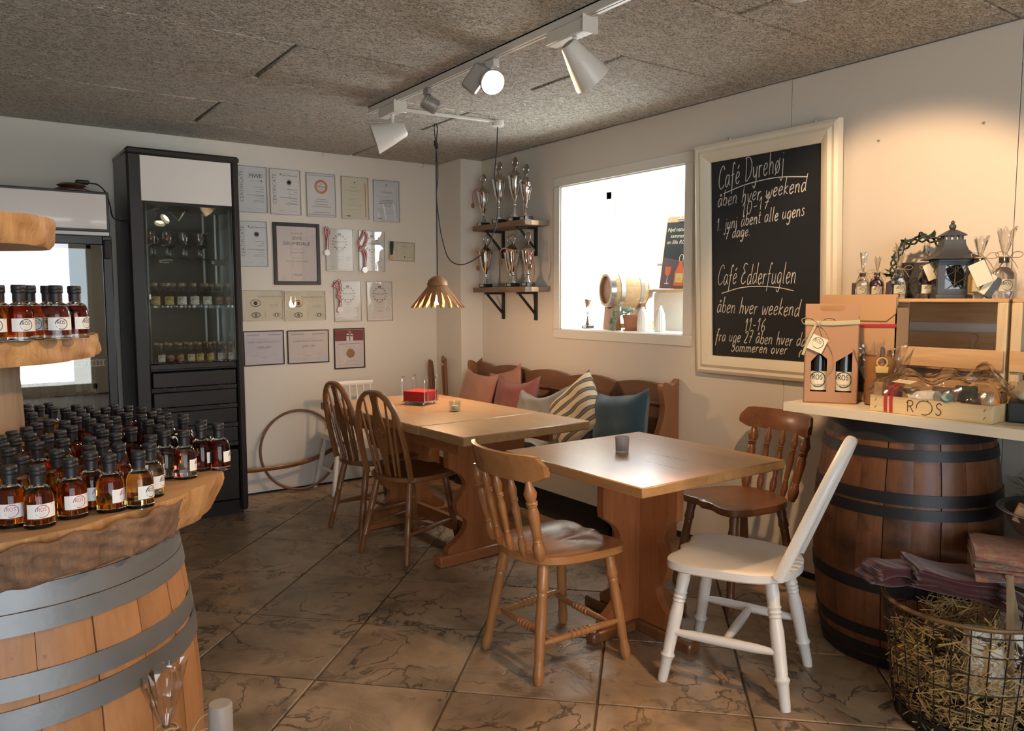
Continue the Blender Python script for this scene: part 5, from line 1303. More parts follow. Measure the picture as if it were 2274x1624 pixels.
tealight('clear glass with tealight on the long table', -1.07, -1.70, TH, .034, .058, 'cabinet_glass', .02)
tealight('frosted tumbler with tealight on the square table', -1.112, -3.11, TZ, .030, .069, 'frosted', .022)
# ------------------------------------------------------------------ trophy shelves on the right wall
def shelf(z, label):
    t = thing('wall_shelf', label, 'shelf', (0, 0, 0), 0, 'rustic trophy shelves')
    out = bez2([(-.002, -1.185), (-.002, -.53), (-.10, -.525), (-.19, -.54), (-.205, -.60), (-.20, -.85), (-.208, -1.1), (-.20, -1.20), (-.1, -1.19)], 4, True)
    out = [(min(-.002, x), y) for x, y in out]
    m = MB(); n = len(out); m.prism(out, z-.035, z)
    o = m.obj('plank', MAT['shelf_grey'], t)
    MB().box((-.10, -1.1925, z-.0175), (.19, .012, .033), .003).obj('sawn_end', MAT['shelf_end'], t)
    for y in (-.668, -1.07):
        m = MB(); zt = z-.035
        m.box((-.008, y, zt-.10), (.016, .026, .20), .002); m.box((-.09, y, zt-.008), (.165, .026, .015), .002)
        m.cyl((-.155, y, zt-.012), (-.014, y, zt-.155), .0105, 4); m.obj('bracket', MAT['bracket_black'], t)
    return t
shelf(1.915, 'upper rustic plank shelf on black brackets, holding tall trophies'); shelf(1.462, 'lower rustic plank shelf on black brackets, holding smaller trophies')
def trophy(label, x, y, z, bt, stem, rim, top, hw, bw, lid=True, rz=180):
    """heights are measured from z"""
    t = thing('trophy', label, 'trophy', (x, y, z), rz, 'silver cup trophies')
    m = MB(); m.box((0, 0, bt/2), (bw*1.55, bw*1.55, bt), .003); m.obj('plinth', MAT['marble_black'], t)
    MB().box((bw*.78, 0, bt*.55), (.003, bw*.9, bt*.6), .0005).obj('plate', MAT['brass_plate'], t)
    s = stem-bt; c = rim-stem
    MB().lathe([(0, bt), (bw*.62, bt), (bw*.60, bt+s*.08), (bw*.40, bt+s*.25), (bw*.20, bt+s*.55), (bw*.13, bt+s*.68), (bw*.26, bt+s*.76), (bw*.26, bt+s*.82), (bw*.12, bt+s*.90), (bw*.12, stem), (0, stem)], 24).obj('stem', MAT['trophy_silver'], t)
    MB().lathe([(0, stem), (hw*.16, stem), (hw*.38, stem+c*.16), (hw*.60, stem+c*.38), (hw*.76, stem+c*.62), (hw*.86, stem+c*.86), (hw*.97, stem+c*.98), (hw, rim), (hw*.94, rim), (hw*.80, stem+c*.86), (hw*.5, stem+c*.4), (0, stem+c*.2)], 28).obj('cup', MAT['trophy_silver'], t)
    for q in (-1, 1):
        m = MB(); m.tube(bez([(0, q*hw*.86, stem+c*.84), (0, q*hw*1.12, stem+c*.95), (0, q*hw*1.18, stem+c*.72), (0, q*hw*.85, stem+c*.38), (0, q*hw*.66, stem+c*.22), (0, q*hw*.52, stem+c*.30)], 6), hw*.06, 6); m.obj('handle', MAT['trophy_silver'], t)
    if lid:
        L = top-rim; m = MB()
        m.lathe([(0, rim+.001), (hw*.97, rim+.001), (hw*.9, rim+L*.06), (hw*.45, rim+L*.22), (hw*.2, rim+L*.40), (hw*.08, rim+L*.46), (0, rim+L*.46)], 24); ld = m.obj('lid', MAT['trophy_silver'], t)
        rr = L*.25; zc = rim+L*.46+rr
        m = MB(); m.tube([(0, rr*.9*math.cos(a), zc+rr*math.sin(a)) for a in [2*PI*i/26 for i in range(26)]], rr*.16, 6, True); m.cyl((-.0012, 0, zc), (.0012, 0, zc), rr*.78, 20)
        m.obj('wreath_medallion', MAT['medal_silver'], ld)
    return t
TR = [('leftmost trophy on upper shelf, small cup with red ribbon over its rim', -.580, 1.9155, .028, .095, .250, .385, .052, .046), ('second trophy on upper shelf, tall silver cup', -.788, 1.9155, .034, .145, .315, .445, .057, .052),
 ('tallest trophy on upper shelf, third from the left', -.983, 1.9155, .034, .145, .318, .450, .056, .052), ('rightmost trophy on upper shelf with red and white ribbon', -1.112, 1.9155, .030, .108, .258, .383, .048, .046),
 ('leftmost trophy on lower shelf, red ribbon and hanging medal', -.609, 1.4625, .028, .098, .270, .392, .057, .046), ('trophy half hidden behind another, middle of lower shelf', -.862, 1.4625, .026, .098, .246, .372, .048, .042),
 ('trophy with ribbon around its rim, in front at middle of lower shelf', -.955, 1.4625, .029, .106, .260, .377, .054, .046), ('rightmost trophy on lower shelf with long striped ribbon', -1.133, 1.4625, .030, .105, .252, .375, .049, .046)]
for k, (lb, y, z, *d) in enumerate(TR): trophy(lb, -.125 if k != 5 else -.085, y, z, *d)
def ribbon_loose(label, x, y, z, paths, medal_at=None):
    t = thing('award_ribbon', label, 'ribbon', (x, y, z))
    m = MB()
    for p in paths: strip(m, p, .013, 0, (-1, 0, 0)); strip(m, [(a-.0008, b, c) for a, b, c in p], .0045, 1, (-1, 0, 0))
    m.obj('ribbon', [MAT['red_ribbon'], MAT['white_ribbon']], t)
    if medal_at:
        a, b, c = medal_at; m = MB(); m.cyl((a, b, c), (a-.004, b, c), .020, 22); m.lathe([(.012, 0), (.013, .001), (0, .001)], 16, 0, T(a-.004, b, c) @ RY(-90)); m.obj('medal_disc', MAT['medal_bronze'], t)
c_ = lambda y, z, h=.06: (-h, y, z)
ribbon_loose('red ribbon with dark medal draped over leftmost upper trophy', -.125, -.580, 2.165, [[c_(.058, -.04), c_(.045, .005), c_(.0, .018), c_(-.045, .006), c_(-.056, -.05)], [c_(.058, -.04), c_(.05, -.075)]], (-.062, .045, -.095))
ribbon_loose('red and white ribbon hanging from rightmost upper trophy', -.125, -1.112, 2.11, [[c_(-.055, .0), c_(-.085, .03), c_(-.115, .015), c_(-.105, -.005)], [c_(-.055, 0), c_(-.062, -.05), c_(-.05, -.11), c_(-.06, -.155)]])
ribbon_loose('red ribbon with medal hanging on leftmost lower trophy', -.125, -.609, 1.732, [[c_(.055, -.005, .07), c_(0, .012, .07), c_(-.055, -.01, .07)], [c_(.01, .01, .07), c_(.005, -.05, .07), c_(.01, -.10, .06)], [c_(-.01, .01, .07), c_(.0, -.05, .07), c_(.01, -.10, .06)]], (-.06, .012, -.125))
ribbon_loose('striped ribbon round the rim of middle lower trophy', -.125, -.955, 1.72, [[c_(.065, -.05, .07), c_(.05, .0, .07), c_(0, .014, .07), c_(-.05, .0, .07), c_(-.056, -.015, .07)]], (-.062, .058, -.085))
ribbon_loose('long striped ribbon with medal at right of lower trophies', -.125, -1.20, 1.715, [[c_(0, 0, .03), c_(-.01, -.05, .03), c_(-.03, -.04, .03), c_(-.035, -.10, .03), c_(-.04, -.17, .03), c_(-.015, -.242, .03)], [c_(0, 0, .03), c_(.01, -.06, .03), c_(-.01, -.09, .03)]], (-.034, .0, -.118))
pf = framed((-.17, .17, -.14, .14), 0, 'silver-framed sheet standing behind lower trophies', SF, .006, 'paper_cool', p_small); pf.matrix_world = T(-.022, -.47, 1.4635+.142) @ RZ(-90) @ RX(-3)
# ------------------------------------------------------------------ things on the window sill
SZ = wz0+.0045
kg = thing('small_keg', 'small oak keg with steel hoops lying on window-sill cradle', 'keg', (.085, -1.690, 0), 0)
KA = T(0, 0, 1.435) @ RZ(-19) @ RY(90)
rk = lambda f: .104+.020*(1-(2*f-1)**2); LK = .29
for i in range(16):
    m = MB(); a = PI/16; vs = []
    for k in range(9):
        for q in (-1, -.4, .4, 1):
            r = rk(k/8)-(.0012 if abs(q) == 1 else 0); vs.append((r*math.cos(a*q*.985), r*math.sin(a*q*.985), LK*k/8))
        for q in (1, -1): vs.append(((rk(k/8)-.014)*math.cos(a*q*.98), (rk(k/8)-.014)*math.sin(a*q*.98), LK*k/8))
    fs = []
    for k in range(8):
        for q in range(6): fs.append((6*k+q, 6*k+(q+1) % 6, 6*k+6+(q+1) % 6, 6*k+6+q))
    fs += [(5, 4, 3, 2, 1, 0), tuple(48+q for q in range(6))]
    if i == 0: kme = m.add(vs, fs, 0, True).mesh('stave', MAT['keg_oak'], 30)
    link('stave', kme, kg, KA @ RZ(22.5*i))
for f0, f1 in ((.0, .11), (.22, .31), (.69, .78), (.89, 1.0)):
    MB().lathe([(rk(f0)+.0005, LK*f0), (rk(f0)+.003, LK*f0), (rk(f1)+.003, LK*f1), (rk(f1)+.0005, LK*f1)], 40).obj('hoop', MAT['steel'], kg, KA, 30)
MB().cyl((0, 0, .018), (0, 0, .024), .09, 32).obj('keg_head', MAT['lamp_wood'], kg, KA)
MB().cyl((0, 0, LK-.024), (0, 0, LK-.018), .09, 32).obj('keg_head', MAT['lamp_wood'], kg, KA)
ks = thing('keg_cradle', 'wooden cradle under the small keg on window sill', 'cradle', (.085, -1.690, SZ), -19)
for x in (.05, .235):
    out = [(-.105, 0), (.105, 0), (.085, .10), (.075, .175)]+[(.104*math.cos(R(a)), .263-.0045-.0+ .118*math.sin(R(a))*1.03) for a in range(-45, -136, -10)]+[(-.075, .175), (-.085, .10)]
    MB().prism([(a, min(b, .175)) for a, b in out], -.018, .018, 0, T(x, 0, 0) @ RZ(90) @ RX(90)).obj('cradle_board', MAT['lamp_wood'], ks)
MB().box((.14, .0, .025), (.16, .03, .03), .003).obj('cradle_rail', MAT['lamp_wood'], ks)
cup = trophy('slim trophy standing in the window left of small keg', .17, -1.425, SZ, .02, .12, .20, .26, .036, .040)
def vase(label, y, h):
    m = MB(); n = 64; prof = [(.0, 0), (.031, 0), (.0335, .006), (.034, h*.3), (.028, h*.68), (.018, h*.88), (.012, h*.93), (.012, h), (.009, h), (.008, h*.9), (0, h*.88)]
    def fn(u, v):
        k = v*(len(prof)-1); i = min(int(k), len(prof)-2); f = k-i; r = prof[i][0]+(prof[i+1][0]-prof[i][0])*f; z = prof[i][1]+(prof[i+1][1]-prof[i][1])*f
        fl = 1-.075*abs(math.sin(u*PI*16))**.6*(1 if .004 < z < h*.86 and i < 5 else 0); a = 2*PI*u
        return (r*fl*math.cos(a), r*fl*math.sin(a), z)
    m.grid(fn, n, 21, 0, True, None, True); o = m.obj('fluted_vase', MAT['porcelain'], None, T(.11, y, SZ), 30); tag(o, label, 'vase', 'fluted white vases in the window')
vase('white fluted porcelain vase nearer the succulent on window sill', -2.005, .152); vase('white fluted porcelain vase at right end of window sill', -2.152, .160)
sc_ = thing('potted_succulent', 'trailing succulent in terracotta pot on window sill', 'plant', (.115, -1.905, SZ))
MB().lathe([(0, 0), (.052, 0), (.055, .008), (.040, .010), (.042, .012), (.054, .080), (.057, .082), (.057, .100), (.050, .100), (.047, .085), (0, .082)], 28).obj('pot', MAT['terracotta'], sc_)
rn = random.Random(11)
def rosette(c, r, tilt, nm='rosette'):
    m = MB()
    for k in range(16):
        a = k*2.399; e = .25+.075*k*.6; L = r*(1-.028*k); M = T(*c) @ tilt @ RZ(math.degrees(a)) @ RY(-math.degrees(e))
        m.add([(0, 0, 0), (L*.35, L*.16, .002), (L*.75, L*.17, .004), (L, 0, .007), (L*.75, -L*.17, .004), (L*.35, -L*.16, .002), (L*.5, 0, -.004), (L*.55, 0, .006)], [(0, 1, 7), (1, 2, 7), (2, 3, 7), (3, 4, 7), (4, 5, 7), (5, 0, 7), (1, 0, 6), (2, 1, 6), (3, 2, 6), (4, 3, 6), (5, 4, 6), (0, 5, 6)], 0, True, M)
    m.obj(nm, MAT['succulent'], sc_, None, 180)
for (x, y, z, r) in [(-.02, .0, .115, .036), (.0, .04, .125, .036), (-.04, .05, .10, .034), (-.05, .02, .13, .03), (-.07, .085, .075, .036), (-.08, .06, .045, .034), (-.09, .08, .015, .038), (-.075, .10, .055, .03), (-.03, -.025, .12, .03), (-.03, .09, .15, .026), (-.055, .085, .115, .033), (-.095, .06, -.008, .03)]:
    rosette((x, y, z), r, RX(rn.uniform(-40, 40)) @ RY(rn.uniform(-80, -20)))
m = MB(); m.tube(bez([(0, 0, .08), (-.04, .04, .11), (-.065, .07, .07), (-.085, .075, .0)], 6), .004, 6); m.obj('stem', MAT['succulent'], sc_)
pk = thing('packing_strip', 'wooden strip carried on the window ledge under clipboard poster', 'strip', (0, 0, 0))
MB().box((.36, -2.06, wz0+.125), (.05, .36, .25), .003).obj('ledge_block', MAT['white_trim'], pk)
MB().box((.34, -2.04, wz0+.2585), (.09, .30, .016), .002).obj('wood_strip', MAT['crate_pine'], pk)
po = thing('clipboard_poster', 'dark poster with bottle and glass on clipboard, leaning in window at right', 'poster', M=T(.335, -2.075, wz0+.267) @ RZ(-90) @ RX(-7) @ RY(2))
pw, ph_ = .29, .42
MB().box((0, .003, ph_/2+.02), (pw+.012, .004, ph_+.04), .001).obj('board', MAT['crate_pine'], po)
MB().box((0, 0, ph_/2+.003), (pw, .0015, ph_)).obj('sheet', MAT['poster_dark'], po)
m = MB(); m.box((0, -.006, ph_+.015), (.10, .014, .018), .003); m.tube([(-.03, -.01, ph_+.02), (-.02, -.022, ph_+.05), (.02, -.022, ph_+.05), (.03, -.01, ph_+.02)], .003, 6); m.obj('clip', MAT['clip_steel'], po)
m = MB(); fp = lambda a, b, e=.0012: (a, -e, b)
for k, (s, dx) in enumerate((('Nyd naturen', -.135), ('sammen', -.085), ('med', -.135), )):
    pass
for s, x0, z in (('Nyd naturen', -.135, .375), ('sammen med', -.105, .335), ('en lille R\u00d6S', -.13, .295)):
    v, f = text_mesh(s, .036, 'LEFT', .2); put2d(m, [(a+x0, b+z) for a, b in v], f, fp, 0)
def poly(pts, mi, e=.0012): put2d(m, pts, [tuple(range(len(pts)))], lambda a, b: fp(a, b, e), mi)
poly([(-.145, .0), (.145, .0), (.145, .16), (-.145, .20)], 4, .0009)
poly([(-.03, .02), (.05, .02), (.052, .10), (.03, .145), (.022, .175), (-.002, .175), (-.01, .145), (-.032, .10)], 1); poly([(-.022, .04), (.042, .04), (.042, .10), (-.022, .10)], 2, .0016)
for a in (0, ): 
    v, f = ribbon([(-.004, .175), (-.006, .20), (.004, .215), (.02, .215), (.027, .20), (.024, .175)], .004); put2d(m, v, f, fp, 3)
poly([(-.115, .14), (-.065, .14), (-.066, .10), (-.08, .082), (-.10, .082), (-.114, .10)], 1); v, f = ribbon([(-.09, .082), (-.09, .035)], .003); put2d(m, v, f, fp, 3); v, f = ribbon([(-.108, .033), (-.072, .033)], .004); put2d(m, v, f, fp, 3)
ros_logo(m, lambda a, b: fp(a+.01, b+.07, .002), .024, 0)
m.obj('print', [MAT['paper_cream'], MAT['poster_orange'], MAT['gold_print'], MAT['paper_white'], MAT['choc_purple']], po)
# ------------------------------------------------------------------ chalkboard
cbd = thing('chalkboard', 'big framed chalkboard with handwritten opening hours on right wall', 'chalkboard', M=T(-.036, -2.988, 1.583) @ RZ(-90) @ RX(2.4))
bw_, bh_, fw_ = .845, 1.222, .098
ip = [(0, .000), (.004, .022), (.020, .030), (.034, .026), (.050, .034), (.064, .030), (.080, .020), (.090, .016), (.098, .008)]
for side in range(4):
    L = bw_ if side % 2 == 0 else bh_; m = MB(); vs = []
    for d, h in ip: vs += [(-L/2+d, -h, -d), (L/2-d, -h, -d)]
    n = len(ip); vs += [(-L/2, .012, 0), (L/2, .012, 0), (-L/2+fw_, .012, -fw_), (L/2-fw_, .012, -fw_)]
    fs = [(2*k, 2*k+1, 2*k+3, 2*k+2) for k in range(n-1)]+[(2*n, 2*n+1, 1, 0), (2*n-2, 2*n-1, 2*n+3, 2*n+2), tuple([2*n]+[2*k for k in range(n)]+[2*n+2]), tuple([2*n+3]+[2*k+1 for k in reversed(range(n))]+[2*n+1])]
    m.add(vs, fs, 0, False); off = bh_/2 if side % 2 == 0 else bw_/2
    m.obj('frame_moulding', MAT['cream_paint'], cbd, RY(90*side) @ T(0, 0, off), 30)
MB().box((0, .006, 0), (bw_-2*fw_+.02, .01, bh_-2*fw_+.02)).obj('slate', MAT['chalkboard'], cbd)
m = MB(); rn = random.Random(5)
def chalk(s, y0, z0, y1, z1, size, slant=.3, w=.0042):
    """write from (y0,z0) to (y1,z1) in wall coordinates"""
    st, wd = strokes(s, size, slant, 0, 0, 0, .03); L = math.hypot(y1-y0, z1-z0); k = L/wd; an = math.atan2(z1-z0, -(y1-y0)); ca, sa = math.cos(an), math.sin(an)
    for pl in st:
        q = [(-(y0+2.988)+(x*k*ca-z*sa), z0-1.583+(x*k*sa+z*ca)) for x, z in pl]
        v, f = ribbon(q, w*rn.uniform(.8, 1.2)); put2d(m, v, f, lambda a, b: (a, -.0006, b), 0)
def uline(pts): v, f = ribbon(bez2([(-(y+2.988), z-1.583) for y, z in pts], 6), .0045); put2d(m, v, f, lambda a, b: (a, -.0006, b), 0)
chalk('Caf\u00e9 Dyreh\u00f8j', -2.712, 1.952, -3.115, 1.998, .115); uline([(-2.745, 1.927), (-2.87, 1.955), (-3.0, 1.968), (-3.10, 1.968), (-3.239, 1.952)])
chalk('\u00e5ben hver weekend', -2.704, 1.862, -3.235, 1.888, .080); chalk('10-17', -2.858, 1.802, -3.028, 1.830, .068)
chalk('1. juni \u00e5bent alle ugens', -2.696, 1.738, -3.226, 1.772, .070); chalk('7 dage.', -2.752, 1.690, -2.915, 1.700, .062)
chalk('Caf\u00e9 Edderfuglen', -2.70, 1.452, -3.18, 1.452, .105); uline([(-2.729, 1.406), (-2.85, 1.434), (-2.97, 1.440), (-3.08, 1.432), (-3.166, 1.416)])
chalk('\u00e5ben hver weekend', -2.694, 1.304, -3.200, 1.292, .085); chalk('11-16', -2.872, 1.210, -3.005, 1.214, .072)
chalk('fra uge 27 \u00e5ben hver dag', -2.684, 1.150, -3.262, 1.146, .068); chalk('Sommeren over', -2.785, 1.100, -3.132, 1.102, .056); chalk('(', -3.19, 1.094, -3.21, 1.094, .055)
m.obj('chalk_writing', MAT['chalk'], cbd)
# ------------------------------------------------------------------ counter plank on the dark cask and what stands on it
cask('oak_barrel', 'dark oak barrel with black hoops under the white counter plank', -.345, -3.912, .928, .282, .335,
     [(.862, .922, 0, 0), (.800, .838, 0, 0), (.640, .682, 0, 0), (.590, .630, 0, 0), (.30, .345, 0, 0), (.12, .16, 0, 0), (.05, .09, 0, 0), (.008, .045, 0, 0)], 'oak_dark', 'hoop_black', 22, .001, 7)
PT = .965
ct = thing('counter_plank', 'long white-washed counter plank along right wall, laid on dark barrel', 'counter', (0, 0, 0))
MB().prism([(-.672, -3.575), (-.625, -5.30), (-.004, -5.30), (-.004, -3.575)], .930, PT).obj('board', MAT['counter_white'], ct)
for y in (-4.95, -5.2): MB().box((-.3, y, .4645), (.5, .04, .929)).obj('side_panel', MAT['white_trim'], ct)
PT += .0006
def gift_box(label, M, w, d, h, mat, front, twine_mat):
    t = thing('gift_carton', label, 'carton', M=M)
    m = MB(); th = .004
    # front with two peaked windows and a handle slot, built as a frame of strips
    ws = [(-.073, -.014), (.018, .077)] if front else []
    z0, z1 = .045, .165
    def panel(yy):
        if not front: m.box((0, yy, h*.46), (w, th, h*.92)); return
        xs = [-w/2]+[a for p in ws for a in p]+[w/2]
        for i in range(0, 6, 2): m.box(((xs[i]+xs[i+1])/2, yy, h*.46), (xs[i+1]-xs[i], th, h*.92))
        for a, b in ws:
            m.box(((a+b)/2, yy, z0/2), (b-a, th, z0)); m.box(((a+b)/2, yy, (.205+h*.92)/2), (b-a, th, h*.92-.205))
            pk = [(a, z1-.0), (a, .205), (b, .205), (b, z1+.028), ((a+b)/2, .19 if a > 0 else .192)] if a < 0 else [(a, z1), (a, .205), (b, .205), (b, .204)]
            if a < 0: m.prism([(a, z1), ((a+b)/2, .200), (b, z1+.01), (b, .205), (a, .205)], -th/2, th/2, 0, T(0, yy, 0) @ RX(90))
            else: m.prism([(a, z1), (b-.002, .203), (b, .205), (a, .205)], -th/2, th/2, 0, T(0, yy, 0) @ RX(90))
    panel(-d/2+th/2)
    m.box((0, d/2-th/2, h*.46), (w, th, h*.92)); m.box((-w/2+th/2, 0, h*.44), (th, d, h*.88)); m.box((w/2-th/2, 0, h*.44), (th, d, h*.88)); m.box((0, 0, th/2), (w, d, th))
    m.obj('carton', MAT[mat], t)
    m = MB(); hz = h*.955; sl = .044; hh = .011; yy = -d/2+th
    for y0 in (0,):
        for sx in (-1, 1): m.box((sx*(w/2+sl)/2, -d/2+.008, h*.955), (w/2-sl, .006, h*.09))
        m.box((0, -d/2+.008, h*.955+hh+(h*.045-hh)/2), (2*sl, .006, h*.045-hh)); m.box((0, -d/2+.008, h*.91+(h*.045-hh)/2), (2*sl, .006, h*.045-hh))
        for sx in (-1, 1):
            arc = [(sx*(sl-hh+hh*math.cos(a)), hz+hh*math.sin(a)) for a in [R(-90+18*i) for i in range(11)]]
            m.prism(arc+[(sx*sl*1.02, hz+hh), (sx*sl*1.02, hz-hh)], -.003, .003, 0, T(0, -d/2+.008, 0) @ RX(90))
    m.obj('handle_flap', MAT[mat], t)
    return t
g1M = T(-.5675+.033, -3.7115+.022, PT) @ RZ(-56.3)
# carton 1: front faces the room
gx = math.degrees(math.atan2(-3.793+3.63, -.513+.622))
g1 = gift_box('brown window gift carton holding two wine bottles, tied with raffia', T(-.5675, -3.7115, PT) @ RZ(gx) @ T(0, .048, 0), .197, .095, .392, 'kraft', True, 'raffia')
m = MB(); fy = -.0495
m.tube([(-.0995, fy-.0, .318), (.0, fy-.003, .316), (.0995, fy, .322)], .006, 6, False, 0, None, (.5, 1.6, (0, 1, 0))); m.obj('raffia_band', MAT['raffia'], g1)
m = MB(); twine_bow(m, (-.05, fy-.006, .312), .055, Matrix(), 0, .0018); m.tube(bez([(-.05, fy-.006, .312), (-.035, fy-.006, .27), (0, fy-.006, .21), (.008, fy-.006, .15), (-.02, fy-.006, .11)], 8), .0013, 5); m.obj('twine_bow', MAT['twine'], g1)
m = MB(); tm = T(-.052, fy-.008, .235) @ RY(24); m.box((0, 0, 0), (.060, .0015, .060), 0, 0, tm); m.obj('tag_card', MAT['paper_cream'], g1)
m = MB(); ros_logo(m, lambda a, b: tuple(tm @ Vector((a, -.0012, b+.004))), .021, 0, True, .07); m.obj('tag_print', MAT['ink'], g1)
m = MB(); strip(m, [(-.06, fy-.004, .31), (-.085, fy-.005, .25), (-.105, fy-.004, .19)], .010, 0); m.obj('raffia_end', MAT['raffia'], g1)
GW = MB().lathe([(0, 0), (.036, 0), (.037, .004), (.037, .19), (.030, .215), (.015, .245), (.014, .30), (0, .30)], 24).mesh('body', MAT['wine_glass_dark'], 40)
def wl_mesh():
    m = MB(); r = .0374; m.grid(lambda u, v: (r*math.cos((2*u-1)*1.2-PI/2), r*math.sin((2*u-1)*1.2-PI/2), .045+.075*v), 11, 2, 0)
    ros_logo(m, lambda a, b: ((r+.0006)*math.cos(a/r-PI/2), (r+.0006)*math.sin(a/r-PI/2), .088+b), .030, 1, True, .09)
    v, f = text_mesh('SOLBAER', .009); put2d(m, [(a, b) for a, b in v], f, lambda a, b: ((r+.0006)*math.cos(a/r-PI/2), (r+.0006)*math.sin(a/r-PI/2), .066+b), 1)
    return m.mesh('label', [MAT['paper_cream'], MAT['ink']])
WLM = wl_mesh()
for x, lb in ((-.046, 'dark wine bottle in left window of brown gift carton'), (.049, 'dark wine bottle in right window of brown gift carton')):
    t = thing('wine_bottle', lb, 'bottle', M=g1.matrix_world @ T(x, .002, .0046)); link('body', GW, t); link('label', WLM, t)
bpy.context.view_layer.update()
g2 = gift_box('lighter kraft gift carton behind, tied with dark red ribbon', T(-.415, -3.722, PT) @ RZ(-90) @ T(0, .05, 0), .325, .10, .428, 'kraft_light', False, None)
m = MB(); m.tube([(-.1645, -.0525, .30), (.1645, -.0525, .308)], .006, 6, False, 0, None, (.4, 1.3, (0, 1, 0))); m.obj('red_ribbon', MAT['red_ribbon'], g2)
m = MB(); m.prism([(-.16, .42), (.162, .42), (.162, .355), (.125, .325), (-.16, .325)], -.002, .002, 0, T(0, -.0535, 0) @ RX(90)); m.obj('closing_flap', MAT['kraft_light'], g2)
MB().box((.05, -.0512, .115), (.06, .003, .15)).obj('window_panel', MAT['poster_dark'], g2)
# wooden crates on their sides against the wall
def crate(label, y1, y0):
    t = thing('wooden_crate', label, 'crate', (0, 0, PT)); h = .4115; x0, x1 = -.362, -.030; L = y1-y0; yc = (y0+y1)/2
    for z0, z1 in ((.398, .4115),): 
        for k in range(3): MB().box((x0+.055+.111*k, yc, (z0+z1)/2), (.104, L-.002, z1-z0), .002).obj('top_slat', MAT['crate_pine'], t)
    for k in range(3): MB().box((x0+.055+.111*k, yc, .006), (.104, L-.002, .012), .002).obj('bottom_slat', MAT['crate_pine'], t)
    for z0, z1 in ((.315, .394), (.205, .275), (.118, .190), (.016, .098)): MB().box((x1-.006, yc, (z0+z1)/2), (.011, L-.01, z1-z0), .002).obj('back_slat', MAT['crate_pine'], t)
    for y in (y0+.018, y1-.018):
        for x in (x0+.018, x1-.03): MB().box((x, y, .205), (.036, .034, .385), .003).obj('corner_post', MAT['crate_post'], t)
    for z0, z1 in ((.155, .228), (.02, .11)): MB().box((x0-.001-.004, yc, (z0+z1)/2), (.010, L-.01, z1-z0), .002).obj('front_slat', MAT['crate_pine'], t)
    return t
crate('upturned pine crate behind gift tray, bottles and lantern on its top', -3.575, -4.252)
crate('pine crate at right edge of picture on the counter plank', -4.262, -4.93)
CT = PT+.4115+.0006
LW_BODY = MB().lathe([(0, 0), (.027, 0), (.028, .002), (.028, .016), (0, .016)], 20).mesh('base', MAT['bottle_clear'], 40)
LW_LIQ = {k: MB().lathe([(0, .0165), (.028, .0165), (.028, .062), (.026, .072), (.018, .083), (.011, .088), (.0105, .100), (0, .100)], 20).mesh('liquid', MAT[k], 40) for k in ('spirit_clear', 'spirit_plum', 'spirit_gold', 'spirit_dark')}
LW_CAP = MB().lathe([(0, .1003), (.0125, .1003), (.0125, .118), (0, .119)], 14).mesh('cap', MAT['cap_black'], 40)
LW_LAB = label_mesh(.028, .020, .054, .9, 'paper_cream', 'ink')
def wrapped(label, x, y, z, k, face, tuft, w=.05, s=1.0, seed=0, tagc=None):
    t = thing('wrapped_bottle', label, 'bottle', (x, y, z), face); t.scale = (s, s, s)
    link('base', LW_BODY, t); link('liquid', LW_LIQ[k], t); link('cap', LW_CAP, t); link('label', LW_LAB, t)
    m = MB(); m.lathe([(.031, .002), (.0325, .03), (.031, .07), (.021, .095), (.014, .112), (.010, .120)], 16, 0); foil_tuft(m, (0, 0, .120), w, tuft, None, 0, 22, seed); m.obj('cellophane_wrap', MAT['cellophane'], t, None, 180)
    m = MB(); twine_bow(m, (.014, 0, .117), .032, RZ(90), 0, .0012); m.tube([(.0125*math.cos(a), .0125*math.sin(a), .117) for a in [2*PI*i/12 for i in range(12)]], .002, 5, True); m.obj('twine_bow', MAT['twine'], t)
    if tagc:
        m = MB(); m.box((.03, tagc, .085), (.0015, .045, .065), 0, 0, T(0, 0, .01) @ RX(25)); m.obj('tag_card', MAT['paper_cream'], t)
    return t
wrapped('wrapped pale bottle with twine bow, leftmost on crate top', -.235, -3.637, CT, 'spirit_clear', 215, .085, .06, .92, 1)
wrapped('wrapped dark plum bottle, second from left on crate top', -.235, -3.700, CT, 'spirit_plum', 215, .065, .05, .92, 2)
wrapped('wrapped clear bottle with round label between cards and slate', -.27, -3.812, CT, 'spirit_clear', 222, .095, .075, 1.0, 3)
wrapped('wrapped dark bottle with leaning paper tag, left of lantern', -.275, -3.918, CT, 'spirit_dark', 235, .095, .035, .98, 4, .045)
wrapped('wrapped large clear bottle right of lantern on crate', -.262, -4.108, CT, 'spirit_gold', 222, .055, .06, 1.28, 5)
wrapped('wrapped tall clear bottle at right end of crate top', -.255, -4.188, CT, 'spirit_clear', 225, .075, .07, 1.28, 6, -.04)
def cardb(label, x, y, mat, rz):
    o = MB().box((0, 0, .032), (.036, .016, .063), .002).obj('chocolate_box', MAT[mat], None, T(x, y, CT) @ RZ(rz) @ RY(-6) @ T(0, 0, .002)); tag(o, label, 'box')
cardb('small brown upright box, leftmost on crate top', -.23, -3.598, 'choc_brown', 40); cardb('small purplish upright box between wrapped bottles', -.245, -3.757, 'choc_purple', 40)
o = MB().box((0, 0, .074), (.20, .008, .146), .002).obj('slate_sign', MAT['slate_sign'], None, T(-.16, -3.865, CT) @ RZ(-80) @ RX(-6)); tag(o, 'blank dark slate sign leaning behind wrapped bottles on crate', 'sign')
